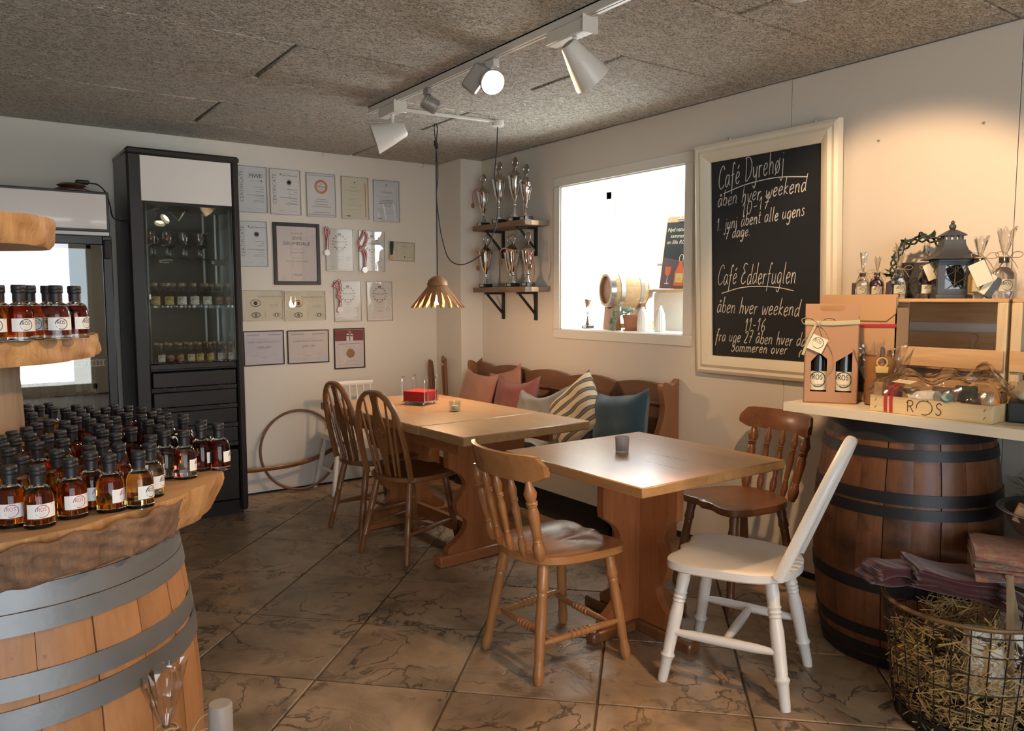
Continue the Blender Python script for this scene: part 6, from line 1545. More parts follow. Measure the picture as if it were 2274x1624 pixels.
bx = thing('matchbox', 'grey slim box leaning on wrapped bottle at right of crate', 'box', M=T(-.318, -4.158, CT+.003) @ RZ(-45) @ RY(34)); MB().box((0, 0, .042), (.022, .016, .080), .001).obj('sleeve', MAT['lantern_zinc'], bx); MB().box((-.022, .0, .042), (.022, .010, .078), .001).obj('card', MAT['paper_cream'], bx)
# wreath
wt = thing('wreath', 'dark green metal leaf wreath standing on crate against the wall', 'wreath', M=T(-.145, -3.822, CT+.006) @ RZ(-90) @ RX(-8))
rw = .112; rn = random.Random(21)
for q in range(3):
    m = MB(); m.tube([((rw+.012*math.sin(7*a+q*2.1))*math.cos(a), .012*math.cos(7*a+q*2.1), rw+.016+(rw+.012*math.sin(7*a+q*2.1))*math.sin(a)) for a in [2*PI*i/90 for i in range(90)]], .0042, 6, True); m.obj('twig', MAT['wreath_stem'], wt)
LEAF = MB(); LEAF.add([(0, 0, 0), (.012, .011, .003), (.028, .013, .004), (.044, 0, .0), (.028, -.013, .004), (.012, -.011, .003), (.022, 0, -.002)], [(0, 6, 1), (1, 6, 2), (2, 6, 3), (3, 6, 4), (4, 6, 5), (5, 6, 0)], 0, True); LEAF = LEAF.mesh('leaf', MAT['wreath_leaf'])
for i in range(78):
    a = 2*PI*(i+rn.uniform(-.4, .4))/78; dens = .5+.5*math.sin(a-.9)
    if rn.random() > .55+.45*max(0, math.sin(a+.2)): continue
    M = T(rw*math.cos(a), rn.uniform(-.012, .012), rw+.016+rw*math.sin(a)) @ RY(-math.degrees(a)+rn.uniform(-80, 80)) @ RX(rn.uniform(-60, 60)) @ RZ(rn.uniform(-40, 40)) @ SC(rn.uniform(.6, 1.05))
    link('leaf', LEAF, wt, M)
# lantern
ln = thing('lantern', 'grey-black metal lantern with crossed window bars on crate', 'lantern', (-.245, -3.998, CT), 42)
m = MB(); b = .060
m.box((0, 0, .008), (2*b+.016, 2*b+.016, .016), .002); m.box((0, 0, .020), (2*b+.004, 2*b+.004, .010), .002); m.box((0, 0, .142), (2*b+.004, 2*b+.004, .012), .002)
for sx in (-1, 1):
    for sy in (-1, 1): m.box((sx*(b-.006), sy*(b-.006), .08), (.012, .012, .122))
m.obj('body', MAT['lantern_zinc'], ln)
for k in range(4):
    m = MB(); w = b-.016
    for s in (-1, 1): m.box((s*w, -b+.003, .08), (.016, .005, .118)); m.box((0, -b+.003, .08+s*.052), (2*w, .005, .014))
    pts = [(-w+.008, .03), (w-.008, .08), (-w+.008, .13)], [(w-.008, .03), (-w+.008, .08), (w-.008, .13)]
    for p in pts: m.tube([(x, -b+.002, z) for x, z in p], .0016, 5)
    m.obj('lattice_pane', MAT['lantern_zinc'], ln, RZ(90*k)); 
    MB().box((0, -b+.006, .08), (2*w, .001, .10)).obj('glass', MAT['pane_glass'], ln, RZ(90*k))
m = MB()
def roof(u, v):
    k = [(.088, .148), (.084, .152), (.062, .164), (.046, .182), (.038, .204), (.036, .222)]; f = v*5; i = min(4, int(f)); f -= i
    r = k[i][0]+(k[i+1][0]-k[i][0])*f; z = k[i][1]+(k[i+1][1]-k[i][1])*f; a = u*4; q = int(a) % 4; g = a-int(a)
    c = [(-1, -1), (1, -1), (1, 1), (-1, 1)]; A, B = c[q], c[(q+1) % 4]
    return (r*(A[0]+(B[0]-A[0])*g), r*(A[1]+(B[1]-A[1])*g), z)
m.grid(roof, 16, 16, 0, False, None, True); m.obj('roof', MAT['lantern_zinc'], ln, None, 25)
m = MB()
for k in range(4):
    for s in (-1, 0, 1): m.box((s*.020, -.031, .228), (.010, .004, .022), 0, 0, RZ(90*k))
m.lathe([(0, .237), (.058, .237), (.054, .242), (.022, .258), (.012, .262), (0, .262)], 4, 0, RZ(45), False); m.ball((0, 0, .272), .013, 12); m.ball((0, 0, .288), .007, 10); m.obj('cap', MAT['lantern_zinc'], ln)
m = MB(); m.tube([(.018*math.cos(a), 0, .275+.020*math.sin(a)) for a in [2*PI*i/20 for i in range(20)]], .002, 6, True); m.obj('ring', MAT['lantern_zinc'], ln)
# wooden gift tray
rx_, ry_ = Vector((-.627, -3.911)), Vector((-.615, -4.322)); ga = math.degrees(math.atan2(ry_.y-rx_.y, ry_.x-rx_.x)); LT = (ry_-rx_).length; DT = .325; HT = .060
gt = thing('gift_tray', 'shallow pale wooden gift tray with burnt-in lettering, wrapped in cellophane', 'gift tray', M=T(rx_.x, rx_.y, PT) @ RZ(ga))
MB().box((LT/2, .004, HT/2), (LT, .008, HT), .001).obj('front_board', MAT['poplar'], gt); MB().box((LT/2, DT-.004, HT/2), (LT, .008, HT), .001).obj('back_board', MAT['poplar'], gt)
for x in (.004, LT-.004): MB().box((x, DT/2, HT/2), (.008, DT-.016, HT), .001).obj('end_board', MAT['poplar'], gt)
MB().box((LT/2, DT/2, .004), (LT-.016, DT-.016, .006)).obj('bottom_board', MAT['poplar'], gt)
for x in (.024, LT-.024):
    for y in (.020, DT-.020): MB().box((x, y, .056), (.030, .022, .100), .002).obj('corner_post', MAT['crate_pine'], gt)
m = MB(); fb = lambda a, b: (a, -.0008, b)
def brush(s, x0, z0, size, w, pts=None):
    for pl in (pts or strokes(s, size, 0, x0, z0)[0]): v, f = ribbon(pl, w); put2d(m, v, f, fb, 0)
brush('R', LT*.33, .012, .040, .0032); brush('', 0, 0, 0, .0030, [[(LT*.475+.027*math.cos(R(a)), .031+.025*math.sin(R(a))) for a in range(-110, 205, 15)]]); brush('S', LT*.565, .010, .042, .0032)
brush('', 0, 0, 0, .005, [[(LT*.50, .058), (LT*.506, .058)], [(LT*.325, .045), (LT*.338, .045)]])
for x in (.022, LT-.022):
    for z in (.018, .044): brush('', 0, 0, 0, .0018, [[(x-.003, z-.005), (x+.003, z+.005)]])
m.obj('burnt_lettering', MAT['choc_brown'], gt)
for dx in (.0, .020):
    m = MB(); x = LT*.145+dx; strip(m, [(x, -.002, .0), (x, -.003, .05), (x+.012, .004, .085), (x+.03, .05, .108), (x+.05, .12, .118), (x+.05, .2, .11)], .013, 0, (1, 0, .0)) if False else None
    P = [(x, -.002, .002), (x, -.003, .06), (x+.010, .006, .090), (x+.026, .04, .106), (x+.05, .12, .112)]
    B_ = bez(P, 6); L = [p+Vector((-.006, 0, 0)) for p in B_]; Q = [p+Vector((.006, 0, 0)) for p in B_]; k = len(B_)
    m.add(L+Q, [(i, i+k, i+k+1, i+1) for i in range(k-1)], 0, True); m.obj('ribbon', MAT['red_ribbon'], gt)
MB().box((0, 0, 0), (.085, .036, .001)).obj('tag_card', MAT['paper_cream'], gt, T(LT*.24, .05, .112) @ RZ(-22) @ RX(14))
m = MB(); rn = random.Random(8); ph = [rn.random()*6 for _ in range(6)]
def film(u, v):
    x = (u*1.04-.02)*LT; y = (v*1.04-.02)*DT; ed = min(u, 1-u, v, 1-v)*2
    z = .103+.030*min(1, ed*4)+.022*math.sin(u*7+ph[0])*math.sin(v*6+ph[1])*min(1, ed*3)+.012*math.sin(u*19+ph[2]+v*8)*min(1, ed*3)+.055*math.exp(-((u-.72)**2/.012+(v-.55)**2/.02))
    if ed < .02: z = .07
    return (x, y, z)
m.grid(film, 30, 24, 0, False); m.obj('cellophane', MAT['cellophane'], gt, None, 180)
m = MB()
for y in (-.004,): m.grid(lambda u, v: (u*LT, -.004-.002*math.sin(u*30), .06+.048*v), 24, 3, 0, False)
m.obj('cellophane_side', MAT['cellophane'], gt, None, 180)
def inside(name, label, cat, mb_, mat, x, y, z, rz=0, rx=0):
    o = mb_.obj(name, MAT[mat] if isinstance(mat, str) else mat, None, gt.matrix_world @ T(x, y, z) @ RZ(rz) @ RX(rx)); tag(o, label, cat); return o
bpy.context.view_layer.update()
inside('jam_jar', 'jar with blue-grey label lying inside gift tray', 'jar', MB().lathe([(0, 0), (.030, 0), (.031, .004), (.031, .07), (.026, .08), (.026, .095), (0, .095)], 20), 'paper_cool', LT*.30, .07, .046, 80, 80)
inside('teal_packet', 'teal fluted packet inside gift tray', 'packet', MB().lathe([(0, 0), (.02, 0), (.022, .05), (.018, .075), (0, .08)], 12, 0, None, False), 'teal_pack', LT*.60, .06, .036, 20, 55)
inside('leaflet', 'dark leaflet with pale writing inside gift tray', 'leaflet', MB().box((0, 0, 0), (.09, .002, .07), 0), 'choc_brown', LT*.53, .095, .066, 0, -25)
inside('fruit_bottle', 'dark bottle with white label lying at right of gift tray', 'bottle', MB().lathe([(0, 0), (.026, 0), (.027, .004), (.027, .07), (.012, .09), (.011, .12), (0, .12)], 18), 'choc_purple', LT*.83, .12, .042, 10, 82)
inside('paper_pack', 'white paper packet inside gift tray near its middle', 'packet', MB().box((0, 0, 0), (.07, .05, .012), .003), 'paper_white', LT*.42, .06, .062, 30, 20)
inside('maroon_pack', 'dark red packet at left corner inside gift tray', 'packet', MB().box((0, 0, 0), (.05, .03, .08), .004), 'ink_maroon', LT*.135, .065, .052, 10, 0)
inside('green_box', 'dark green little box at back of gift tray', 'box', MB().box((0, 0, 0), (.07, .05, .05), .004), 'green_ribbon', LT*.60, .20, .070, 15, 10)
inside('herb_bunch', 'yellow-green packet beside ribbon in gift tray', 'packet', MB().box((0, 0, 0), (.055, .04, .02), .006), 'raffia', LT*.235, .115, .075, 40, 10)
# amber wrapped glass, heart-loop bag, second parcel at the right edge
aw = thing('wrapped_tumbler', 'amber tumbler wrapped in crackly cellophane behind gift tray', 'gift', (-.455, -3.845, PT), -52)
MB().lathe([(0, .004), (.046, .004), (.050, .010), (.056, .19), (.053, .19), (.046, .02), (0, .016)], 24).obj('tumbler', MAT['gold_leather'], aw)
m = MB(); foil_tuft(m, (0, 0, .012), .165, .215, None, 0, 30, 9); m.obj('cellophane', MAT['cellophane'], aw, None, 180)
m = MB(); m.box((0, -.064, .208), (.014, .006, .042), .002); m.obj('dark_tab', MAT['choc_brown'], aw)
m = MB(); m.tube([(.018*math.cos(a), -.066, .170+.018*math.sin(a)) for a in [2*PI*i/20 for i in range(20)]], .003, 6, True); m.box((0, -.066, .142), (.046, .012, .026), .003); m.obj('gold_ring', MAT['gold_print'], aw)
hb = thing('cellophane_parcel', 'crumpled cellophane parcel with dark loop standing behind gift tray', 'parcel', (-.30, -4.11, PT), -60)
m = MB(); m.grid(lambda u, v: ((.085*(1-v*.75))*math.cos(2*PI*u)*(1+.2*math.sin(6*PI*u)), .05*(1-v*.7)*math.sin(2*PI*u), .235*v), 22, 8, 0, False, None, True); m.obj('bag', MAT['cellophane'], hb, None, 180)
m = MB(); m.tube(bez([(0, 0, .225), (.012, 0, .25), (.020, 0, .272), (.010, 0, .282), (-.004, 0, .27), (0, 0, .225)], 6), .0022, 6); m.obj('loop', MAT['choc_brown'], hb)
p2 = thing('gift_parcel', 'dark gift parcel with cork-topped bottle and tag at right picture edge', 'gift', (-.42, -4.40, PT), -70)
MB().box((0, 0, .035), (.20, .15, .07), .006).obj('dark_box', MAT['poster_dark'], p2)
q = MB(); q.lathe([(0, 0), (.024, 0), (.025, .07), (.012, .09), (.012, .11), (0, .11)], 16); q.obj('bottle', MAT['paper_cream'], p2, T(-.06, -.03, .095) @ RX(75) @ RZ(20))
MB().lathe([(0, 0), (.014, 0), (.017, .02), (0, .024)], 14).obj('cork', MAT['cork'], p2, T(-.06, -.138, .124) @ RX(75))
MB().box((-.03, -.08, .085), (.07, .0015, .04), 0).obj('tag_card', MAT['label_cream'], p2, RX(-20))
m = MB(); m.grid(lambda u, v: (-.13+.26*u, -.10+.20*v, .095+.02*math.sin(u*9)*math.sin(v*8)+.012*math.sin(u*23+v*11)), 20, 16, 0, False); m.obj('cellophane', MAT['cellophane'], p2, None, 180)
# ------------------------------------------------------------------ wire basket, straw, blankets, bowl
bc = (-.735, -4.325)
bk_ = thing('wire_basket', 'round rusty wire basket full of straw at lower right', 'basket', (bc[0], bc[1], 0))
HB_, r0, r1 = .40, .195, .245
rr_ = lambda z: r0+(r1-r0)*(z/HB_)**.75
wm = MB(); wm.tube([(rr_(z), 0, z+.003) for z in [HB_*i/10 for i in range(11)]], .0022, 5); wm = wm.mesh('upright_wire', MAT['wire_rust'])
for i in range(30): link('upright_wire', wm, bk_, RZ(12*i+3))
for k in range(7):
    z = .004+k*.062; r = rr_(z); m = MB(); m.tube([(r*math.cos(a), r*math.sin(a), z) for a in [2*PI*i/60 for i in range(60)]], .0022, 5, True); m.obj('ring_wire', MAT['wire_rust'], bk_)
m = MB(); m.tube([(r1*math.cos(a), r1*math.sin(a), HB_+.002) for a in [2*PI*i/60 for i in range(60)]], .0075, 8, True); m.obj('rim', MAT['rim_brass'], bk_)
m = MB(); m.lathe([(0, .002), (r0-.004, .002), (rr_(.05)-.003, .05), (rr_(.05)-.006, .05), (r0-.01, .008), (0, .008)], 40); m.obj('liner', MAT['black_matte'], bk_)
m = MB(); rn = random.Random(4)
for i in range(2300):
    a = rn.random()*2*PI; z = .02+.24*rn.random()**.9 if i % 5 else .26+.12*rn.random()
    R_ = rr_(z); r = R_*(1-.24*rn.random()**1.5) if i % 3 else R_*math.sqrt(rn.random())*.96
    if i % 5 == 0: r = R_*rn.uniform(.88, 1.02) if 2.4 < a < 4.2 else r*.5
    p = Vector((r*math.cos(a), r*math.sin(a), z)); d = Vector((rn.gauss(0, 1), rn.gauss(0, 1), rn.gauss(0, .7))).normalized(); rad = Vector((math.cos(a), math.sin(a), 0))
    d -= rad*d.dot(rad)*.75; d.normalize(); L = rn.uniform(.03, .085); s = d.cross(rad).normalized()*rn.uniform(.0009, .0022); b_ = rad*rn.uniform(-.006, .006)
    A, Bm, C = p-d*L/2, p+b_, p+d*L/2
    for q in (A, C):
        h = math.hypot(q.x, q.y)
        if h > rr_(max(0, min(HB_, q.z)))+.010: f = (rr_(max(0, min(HB_, q.z)))+.010)/h; q.x *= f; q.y *= f
        q.z = max(.012, q.z)
    m.add([A-s, A+s, Bm-s, Bm+s, C-s, C+s], [(0, 1, 3, 2), (2, 3, 5, 4)], 0, False)
o = m.obj('straw', MAT['straw'], None, T(bc[0], bc[1], 0)); o['kind'] = 'stuff'; tag(o, 'loose yellow straw filling the wire basket', 'straw')
wb = thing('card_box', 'white card box printed with a dark tree, standing in straw of basket', 'box', M=T(-.800, -4.455, .150) @ RZ(-42) @ RX(-14) @ RY(4))
MB().box((0, .03, .10), (.155, .055, .205), .003).obj('carton', MAT['card_white'], wb)
m = MB(); ft = lambda a, b: (a, .0018, b)
def branch(x, z, an, L, w, dpt):
    x2, z2 = x+L*math.cos(an), z+L*math.sin(an); v, f = ribbon([(x, z), ((x+x2)/2+.004*math.sin(an*3), (z+z2)/2), (x2, z2)], w); put2d(m, v, f, ft, 0)
    if dpt:
        for da in (-.6, .1, .65): branch(x2, z2, an+da+rn.uniform(-.2, .2), L*.68, w*.62, dpt-1)
    else:
        for k in range(4):
            a = rn.uniform(0, 6.28); v, f = ribbon([(x2, z2), (x2+.008*math.cos(a), z2+.008*math.sin(a))], .0045); put2d(m, v, f, ft, 0)
for an in (.5, 1.1, 1.7, -.3, -.9): branch(.03, .12, an, .022, .004, 2)
v, f = ribbon([(-.060, .172), (-.035, .165), (-.015, .168)], .011); put2d(m, v, f, ft, 0)
v, f = ribbon([(-.045, .02), (-.028, .09), (-.034, .13), (-.02, .15)], .020); put2d(m, v, f, ft, 1)
for z in (.145, .115, .075, .05): v, f = ribbon([(-.005, z), (.0, z+.003), (.006, z)], .0015); put2d(m, v, f, ft, 2)
v, f = ribbon([(.012+.022*math.cos(R(a)), .048+.016*math.sin(R(a))) for a in range(0, 361, 30)], .0014); put2d(m, v, f, ft, 2)
m.obj('tree_print', [MAT['tree_print'], MAT['kraft_light'], MAT['ink_grey']], wb)
def folded(label, c, L, Wd, n, th, mat, M, seed=0, droop=.0):
    t = thing('folded_blanket', label, 'blanket', M=T(*c) @ M); rn = random.Random(seed)
    for k in range(n):
        m = MB(); ph = rn.random()*6; nx, ny = 26, 8; o_ = rn.uniform(-.02, .02); Lk = L*(1-.05*rn.random()); sh = th*n*.5
        def fn(u, v):
            a = 2*PI*v; x = (u-.5)*Lk; w_ = Wd*(1+.04*math.sin(u*7+ph)); y = w_/2*math.copysign(abs(math.cos(a))**.35, math.cos(a))+o_; zz = th/2*math.copysign(abs(math.sin(a))**.8, math.sin(a))*(1+.25*math.sin(u*9+ph))
            ed = max(0, abs(u-.5)-.46)/.04; zz *= (1-.6*ed*ed)
            z = th*.86*(k+.5)+zz+.010*math.sin(u*5+ph*.3+k*.4)*(1+k*.1)-droop*max(0, (u-.55))**2*1.6+.004*math.sin(y*60+ph)
            return (x, y, z)
        m.grid(lambda u, v: fn(v, u), 18, nx, 0, True, None, True); q = len(m.v)
        m.f.append([i for i in range(18)]); m.m.append(0); m.s.append(True); m.f.append([(nx-1)*18+i for i in reversed(range(18))]); m.m.append(0); m.s.append(True)
        m.obj('fold', MAT[mat], t, None, 180)
    return t
folded('maroon wool blanket folded in layers across basket rim', (-.690, -4.285, .408), .36, .17, 5, .019, 'wool_maroon', RZ(-42) @ RY(5), 2, .22)
folded('maroon wool blanket bunched at left, leaning on dark barrel', (-.815, -4.135, .425), .25, .10, 2, .042, 'wool_maroon', RZ(-20) @ RY(-2), 6, .10)
lb_ = thing('low_bench', 'low black bench behind basket, carrying patterned blankets', 'bench', (0, 0, 0))
MB().box((-.33, -4.70, .475), (.48, .62, .03), .004).obj('top', MAT['black_matte'], lb_)
for x in (-.54, -.12):
    for y in (-4.98, -4.62): MB().box((x, y, .23), (.035, .035, .46), .003).obj('leg', MAT['black_matte'], lb_)
folded('patterned rust and grey wool blankets folded on black bench', (-.535, -4.505, .4915), .48, .30, 5, .021, 'wool_pattern', RZ(-62) @ RY(-3), 3, .35)
bl = thing('metal_bowl', 'wide grey metal bowl on top of patterned blankets', 'bowl', (-.47, -4.52, .600))
MB().lathe([(0, 0), (.13, 0), (.155, .012), (.185, .055), (.197, .085), (.215, .090), (.214, .093), (.192, .089), (.178, .056), (.148, .016), (0, .008)], 48).obj('shell', MAT['bowl_zinc'], bl)
def pkt(label, x, y, z, mat, sx, sy, sz, M, prt=None):
    t = thing('gift_packet', label, 'packet', M=T(-.47+x, -4.52+y, .600+z) @ M); MB().box((0, 0, 0), (sx, sy, sz), .003).obj('wrapper', MAT[mat], t)
    if prt:
        m = MB(); fn = lambda a, b: (a, -sy/2-.0006, b)
        m2 = MB().box((0, -sy/2-.0004, 0), (sx*.86, .0008, sz*.8)).obj('label', MAT[prt], t)
        v, f = text_mesh('MALLEYGAARD', sx*.085); put2d(m, v, f, lambda a, b: (a, -sy/2-.0012, b), 0); v, f = ribbon([(.006, sz*.3), (-.002, -sz*.3)], .003); put2d(m, v, f, lambda a, b: (a, -sy/2-.0012, b), 0); m.obj('print', MAT['ink'], t)
pkt('chocolate bar with yellow label in metal bowl', -.115, -.035, .098, 'choc_brown', .125, .012, .062, RZ(-42) @ RX(-30) @ RY(-16), 'label_yellow')
pkt('brown cellophane packet at left of metal bowl', -.13, .095, .085, 'kraft', .07, .05, .05, RZ(20) @ RX(20))
pkt('pinkish packet leaning in the metal bowl', -.085, .06, .100, 'paper_pink', .06, .02, .09, RZ(-40) @ RX(-35))
bpy.data.objects.remove(bpy.data.objects.new('x', None))
m = MB(); m.grid(lambda u, v: (-.10+.26*u, -.03+.22*v, .075+.08*v+.05*u*v+.012*math.sin(u*9)+.010*math.sin(v*13+u*5)), 14, 12, 0, False); o = m.obj('cellophane_sheet', MAT['cellophane'], None, T(-.47, -4.52, .60), 180); tag(o, 'loose cellophane sheet sticking out of metal bowl', 'cellophane')
ea = thing('small_easel', 'little wooden easel legs standing in basket beside blankets', 'easel', (-.775, -4.475, .02))
for p, q in (((-.015, -.02, 0), (.045, .03, .50)), ((.13, -.03, .0), (.045, .035, .50))): MB().cyl(p, q, .011, 4).obj('leg', MAT['easel_wood'], ea)
# ------------------------------------------------------------------ pendant lamp
hx, hy = -.931, -1.279
pl_ = thing('pendant_lamp', 'wooden slatted pendant lamp with lit bulb over long table', 'lamp', (hx, hy, 0))
m = MB(); m.lathe([(.0, 1.520), (.012, 1.520), (.034, 1.512), (.055, 1.494), (.064, 1.474), (.064, 1.462), (.058, 1.455), (0, 1.455)], 28); m.obj('cap', MAT['lamp_wood'], pl_)
sl = MB(); sl.prism([(-.0125, 0), (.0125, 0), (.0155, .115), (.013, .150), (.004, .172), (0, .178), (-.006, .165), (-.0155, .115)], -.003, .003); sl = sl.mesh('slat', MAT['lamp_wood'])
for i in range(18): link('slat', sl, pl_, RZ(20*i+6) @ T(.052, 0, 1.462) @ Matrix(((0, .635, .773, 0), (1, 0, 0, 0), (0, -.773, .635, 0), (0, 0, 0, 1))))
MB().lathe([(0, 1.452), (.017, 1.452), (.018, 1.405), (.014, 1.402), (0, 1.402)], 18).obj('socket', MAT['cable_black'], pl_)
MB().lathe([(0, 1.345), (.012, 1.347), (.024, 1.356), (.0285, 1.372), (.025, 1.388), (.014, 1.402), (0, 1.402)], 22).obj('bulb', MAT['bulb_warm'], pl_)
cord = [(-.673, -1.563, 2.399), (-.677, -1.559, 2.265), (-.686, -1.548, 2.1), (-.673, -1.563, 1.98), (-.679, -1.557, 1.84), (-.707, -1.525, 1.72), (-.745, -1.484, 1.645), (-.821, -1.4, 1.588), (-.878, -1.337, 1.62), (-.906, -1.306, 1.73), (-.922, -1.289, 1.862), (-.931, -1.279, 2.01), (-.924, -1.287, 2.13), (-.931, -1.281, 2.28)]
m = MB(); rel = lambda P: [(x-hx, y-hy, z) for x, y, z in P]
m.tube(rel(bez(cord, 8)), .0034, 6); m.tube([(0, 0, 1.52), (.0, .0, 2.0), (-.001, 0, 2.30)], .0034, 6)
m.tube(rel(bez([(hx-.002, hy, 2.33), (hx-.012, hy, 2.40), (hx-.008, hy, 2.432), (hx+.006, hy, 2.432), (hx+.010, hy, 2.40), (hx+.002, hy, 2.33)], 7)), .0034, 6)
for a in range(3): m.tube([(.011*math.cos(b+a*2.1), .011*math.sin(b+a*2.1)*.8, 2.312+.022*math.sin(b*1.0+a)) for b in [2*PI*i/16 for i in range(16)]], .0042, 6, True)
o = m.obj('cord', MAT['cable_black'], pl_)
light('pendant_light', 'POINT', (hx, hy, 1.335), 22, WARM, .028)
m = MB(); m.tube([(0, 0, .02), (0, 0, .0), (.004, 0, -.006), (.008, 0, -.002), (.007, 0, .005)], .0018, 6); o = m.obj('ceiling_hook', MAT['steel'], None, T(hx, hy, H-.012)); tag(o, 'small hook in ceiling carrying the looped pendant cord', 'hook')
cn = thing('cable_conduit', 'white cable conduit across ceiling from track to junction box', 'conduit', (0, 0, 0))
a, b_ = Vector((-1.42, -1.50)), Vector((-.673, -1.563)); d = b_-a
MB().box((0, 0, 0), (d.length, .024, .016), .002).obj('trunking', MAT['conduit'], cn, T((a.x+b_.x)/2, (a.y+b_.y)/2, H-.009) @ RZ(math.degrees(math.atan2(d.y, d.x))))
MB().lathe([(0, H-.001), (.034, H-.001), (.036, H-.01), (.035, H-.034), (0, H-.036)], 24).obj('junction_box', MAT['conduit'], cn, T(b_.x, b_.y, 0))
# ------------------------------------------------------------------ ceiling track with spotlights
tk = thing('light_track', 'white ceiling light track running towards the camera', 'track', (0, 0, 0)); TX = -1.43
m = MB(); L0, L1 = -7.6, -1.43
for s in (-1, 1): m.box((TX+s*.0155, (L0+L1)/2, H-.018), (.005, L1-L0, .035), .001)
m.box((TX, (L0+L1)/2, H-.004), (.036, L1-L0, .007)); m.box((TX+.0085, (L0+L1)/2, H-.034), (.014, L1-L0, .003)); m.box((TX-.0105, (L0+L1)/2, H-.034), (.010, L1-L0, .003)); m.box((TX, L1+.002, H-.018), (.036, .004, .036))
m.obj('rail', MAT['track_white'], tk)
def frame_to(d):
    return look(Vector(d).normalized())
Fv, Rv, Zv = Vector((.5827, .8127, 0)), Vector((.8127, -.5827, 0)), Vector((0, 0, 1))
def cone_spot(label, y, ylen, zrod, d, r0, r1, L, off):
    t = thing('track_spotlight', label, 'spotlight', (TX, y, 0))
    m = MB(); m.box((0, 0, H-.064), (.052, ylen, .052), .004); m.box((.005, -ylen/2-.002, H-.060), (.075, .006, .062), .002); m.obj('adapter', MAT['lamp_white'], t)
    MB().cyl((0, off, zrod), (0, off, H-.088), .0085, 12).obj('rod', MAT['lamp_white'], t)
    M = T(0, off, zrod) @ frame_to(d)
    m = MB(); m.lathe([(0, -L*.5), (r0*.86, -L*.5), (r0, -L*.46), (r0+(r1-r0)*.42, -L*.08), (r0+(r1-r0)*.44, -L*.075), (r0+(r1-r0)*.455, -L*.06), (r0+(r1-r0)*.96, L*.44), (r1, L*.5), (r1*.93, L*.5), (r1*.72, L*.1), (r0*.6, -L*.2), (0, -L*.2)], 40); m.obj('shade', MAT['lamp_white'], t, M @ T(0, 0, 0) @ T(0, r1*.55, 0), 25)
    m = MB(); m.lathe([(r0*.62, -L*.505), (r0*.66, -L*.515), (r0*.55, -L*.515), (0, -L*.505)], 28); m.obj('end_cap', MAT['lamp_grey'], t, M @ T(0, r1*.55, 0))
    return t
cone_spot('large white cone spotlight on rod, nearest the camera on track', -3.135, .22, 2.235, Rv*.60+Fv*.38-Zv*.70, .033, .073, .165, -.03)
cone_spot('white cone spotlight at far end of the track', -1.665, .19, 2.205, -Rv*.88-Fv*.15-Zv*.30, .036, .080, .175, -.02)
ps = thing('track_spotlight', 'lit reflector bulb in grey holder, middle of track', 'spotlight', (TX, -2.62, 0))
MB().box((.0, 0, H-.055), (.03, .07, .035), .004).obj('adapter', MAT['lamp_white'], ps)
d2 = (-Fv*.72+Rv*.30-Zv*.52).normalized(); c2 = Vector((-.02, -.01, 2.315)); M2 = Matrix.Translation(c2) @ frame_to(d2)
MB().cyl((0, 0, H-.075), (-.005, .0, 2.375), .010, 10).obj('stem', MAT['lamp_white'], ps)
m = MB(); m.box((-.02, -.0, .035), (.04, .075, .12), .01, 0, T(-.05, .045, 2.315) @ RZ(35) @ RX(40) @ T(0, 0, -.03)); m.cyl((0, 0, -.10), (0, 0, -.02), .036, 20, .03, 0, M2); m.obj('holder', MAT['lamp_grey'], ps)
MB().lathe([(.0, -.035), (.014, -.035), (.018, -.015), (.035, .01), (.050, .032), (.055, .040), (.054, .044), (.050, .046)], 36).obj('reflector', MAT['brass_plate'], ps, M2 @ T(0, 0, 0))
MB().lathe([(.050, .045), (.030, .051), (0, .054)], 32).obj('lens', MAT['par_glow'], ps, M2)
so = light('par_spot', 'SPOT', tuple(Vector((TX, -2.62, 0))+c2+d2*.075), 150, WARM, .045, tuple(Vector((TX, -2.62, 0))+c2+d2*3), cone=75, blend=.5)
gs = thing('track_spotlight', 'small unlit grey and chrome spotlight under track', 'spotlight', (TX, -2.06, 0))
MB().box((0, 0, H-.052), (.025, .05, .03), .003).obj('adapter', MAT['lamp_grey'], gs)
m = MB(); m.box((.012, 0, H-.088), (.012, .035, .05), .003, 0, T(0, 0, 0)); m.obj('arm', MAT['chrome'], gs)
M3 = T(.012, -.01, 2.325) @ frame_to(Rv*.9-Zv*.45+Fv*.2)
m = MB(); m.lathe([(0, -.045), (.030, -.045), (.033, -.04), (.036, .03), (.033, .035), (.030, .02), (0, .0)], 28); 
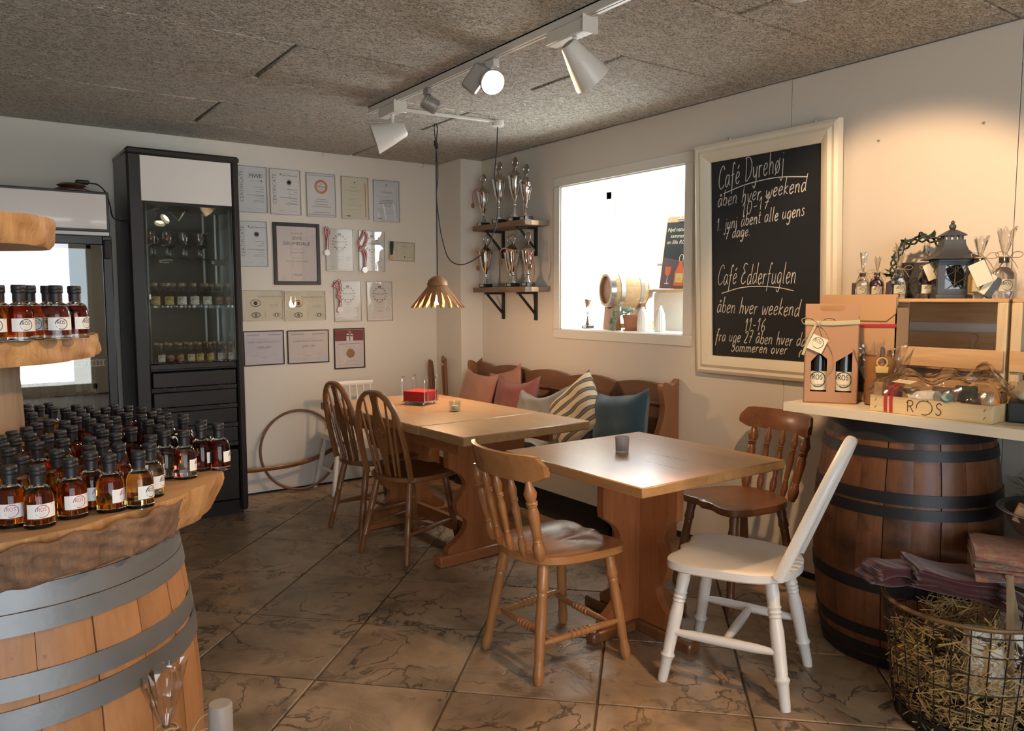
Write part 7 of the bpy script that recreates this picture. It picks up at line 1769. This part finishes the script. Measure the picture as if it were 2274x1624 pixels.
for k in range(6): m.lathe([(.0335, -.035+.011*k), (.0385, -.033+.011*k), (.0385, -.029+.011*k), (.0335, -.027+.011*k)], 28)
m.obj('ribbed_head', MAT['lamp_grey'], gs, M3); m = MB(); m.tube([(.042*math.cos(a), .042*math.sin(a), .036) for a in [PI*i/12 for i in range(13)]], .004, 6); m.obj('yoke', MAT['chrome'], gs, M3)
# further spots of the same track, behind the picture's upper edge
def off_spot(y, to, e, cone, label, blend=.4, col=WARM, size=.045):
    t = thing('track_spotlight', label, 'spotlight', (TX, y, 0)); p = Vector((TX, y, 2.27)); d = (Vector(to)-p).normalized(); M = T(0, 0, 2.27) @ frame_to(d)
    MB().box((0, 0, H-.055), (.03, .08, .035), .004).obj('adapter', MAT['lamp_white'], t); MB().cyl((0, 0, H-.075), (0, 0, 2.30), .009, 10).obj('rod', MAT['lamp_white'], t)
    MB().lathe([(0, -.09), (.030, -.09), (.034, -.08), (.062, .05), (.058, .05), (.03, -.06), (0, -.06)], 28).obj('shade', MAT['lamp_white'], t, M)
    MB().lathe([(0, .02), (.045, .018), (.03, -.04), (0, -.045)], 24).obj('bulb', MAT['par_glow'], t, M)
    light('track_light', 'SPOT', tuple(p+d*.07), e, col, size, to, cone=cone, blend=blend)
off_spot(-4.12, (-.10, -3.70, 1.35), 105, 66, 'white cone spotlight above picture edge aimed at counter')
off_spot(-4.55, (-3.1, -3.70, 1.05), 95, 50, 'white cone spotlight above picture edge aimed at bottle stand')
off_spot(-4.95, (-1.95, -3.75, 0), 95, 46, 'white cone spotlight above picture edge aimed at floor')
# fluorescent fittings at the back of the shop
for (x, y) in ((-2.43, -6.85), (-3.35, -6.5), (-1.6, -6.95)):
    t = thing('tube_light', 'twin fluorescent ceiling fitting behind the camera', 'ceiling light', (x, y, H), 0, 'fluorescent fittings behind the camera')
    MB().box((0, 0, -.03), (.62, .16, .06), .004).obj('housing', MAT['tube_housing'], t)
    for s in (-1, 1): MB().cyl((-.29, s*.05, -.075), (.29, s*.05, -.075), .013, 10).obj('tube', MAT['tube_light'], t)
bpy.context.view_layer.update()
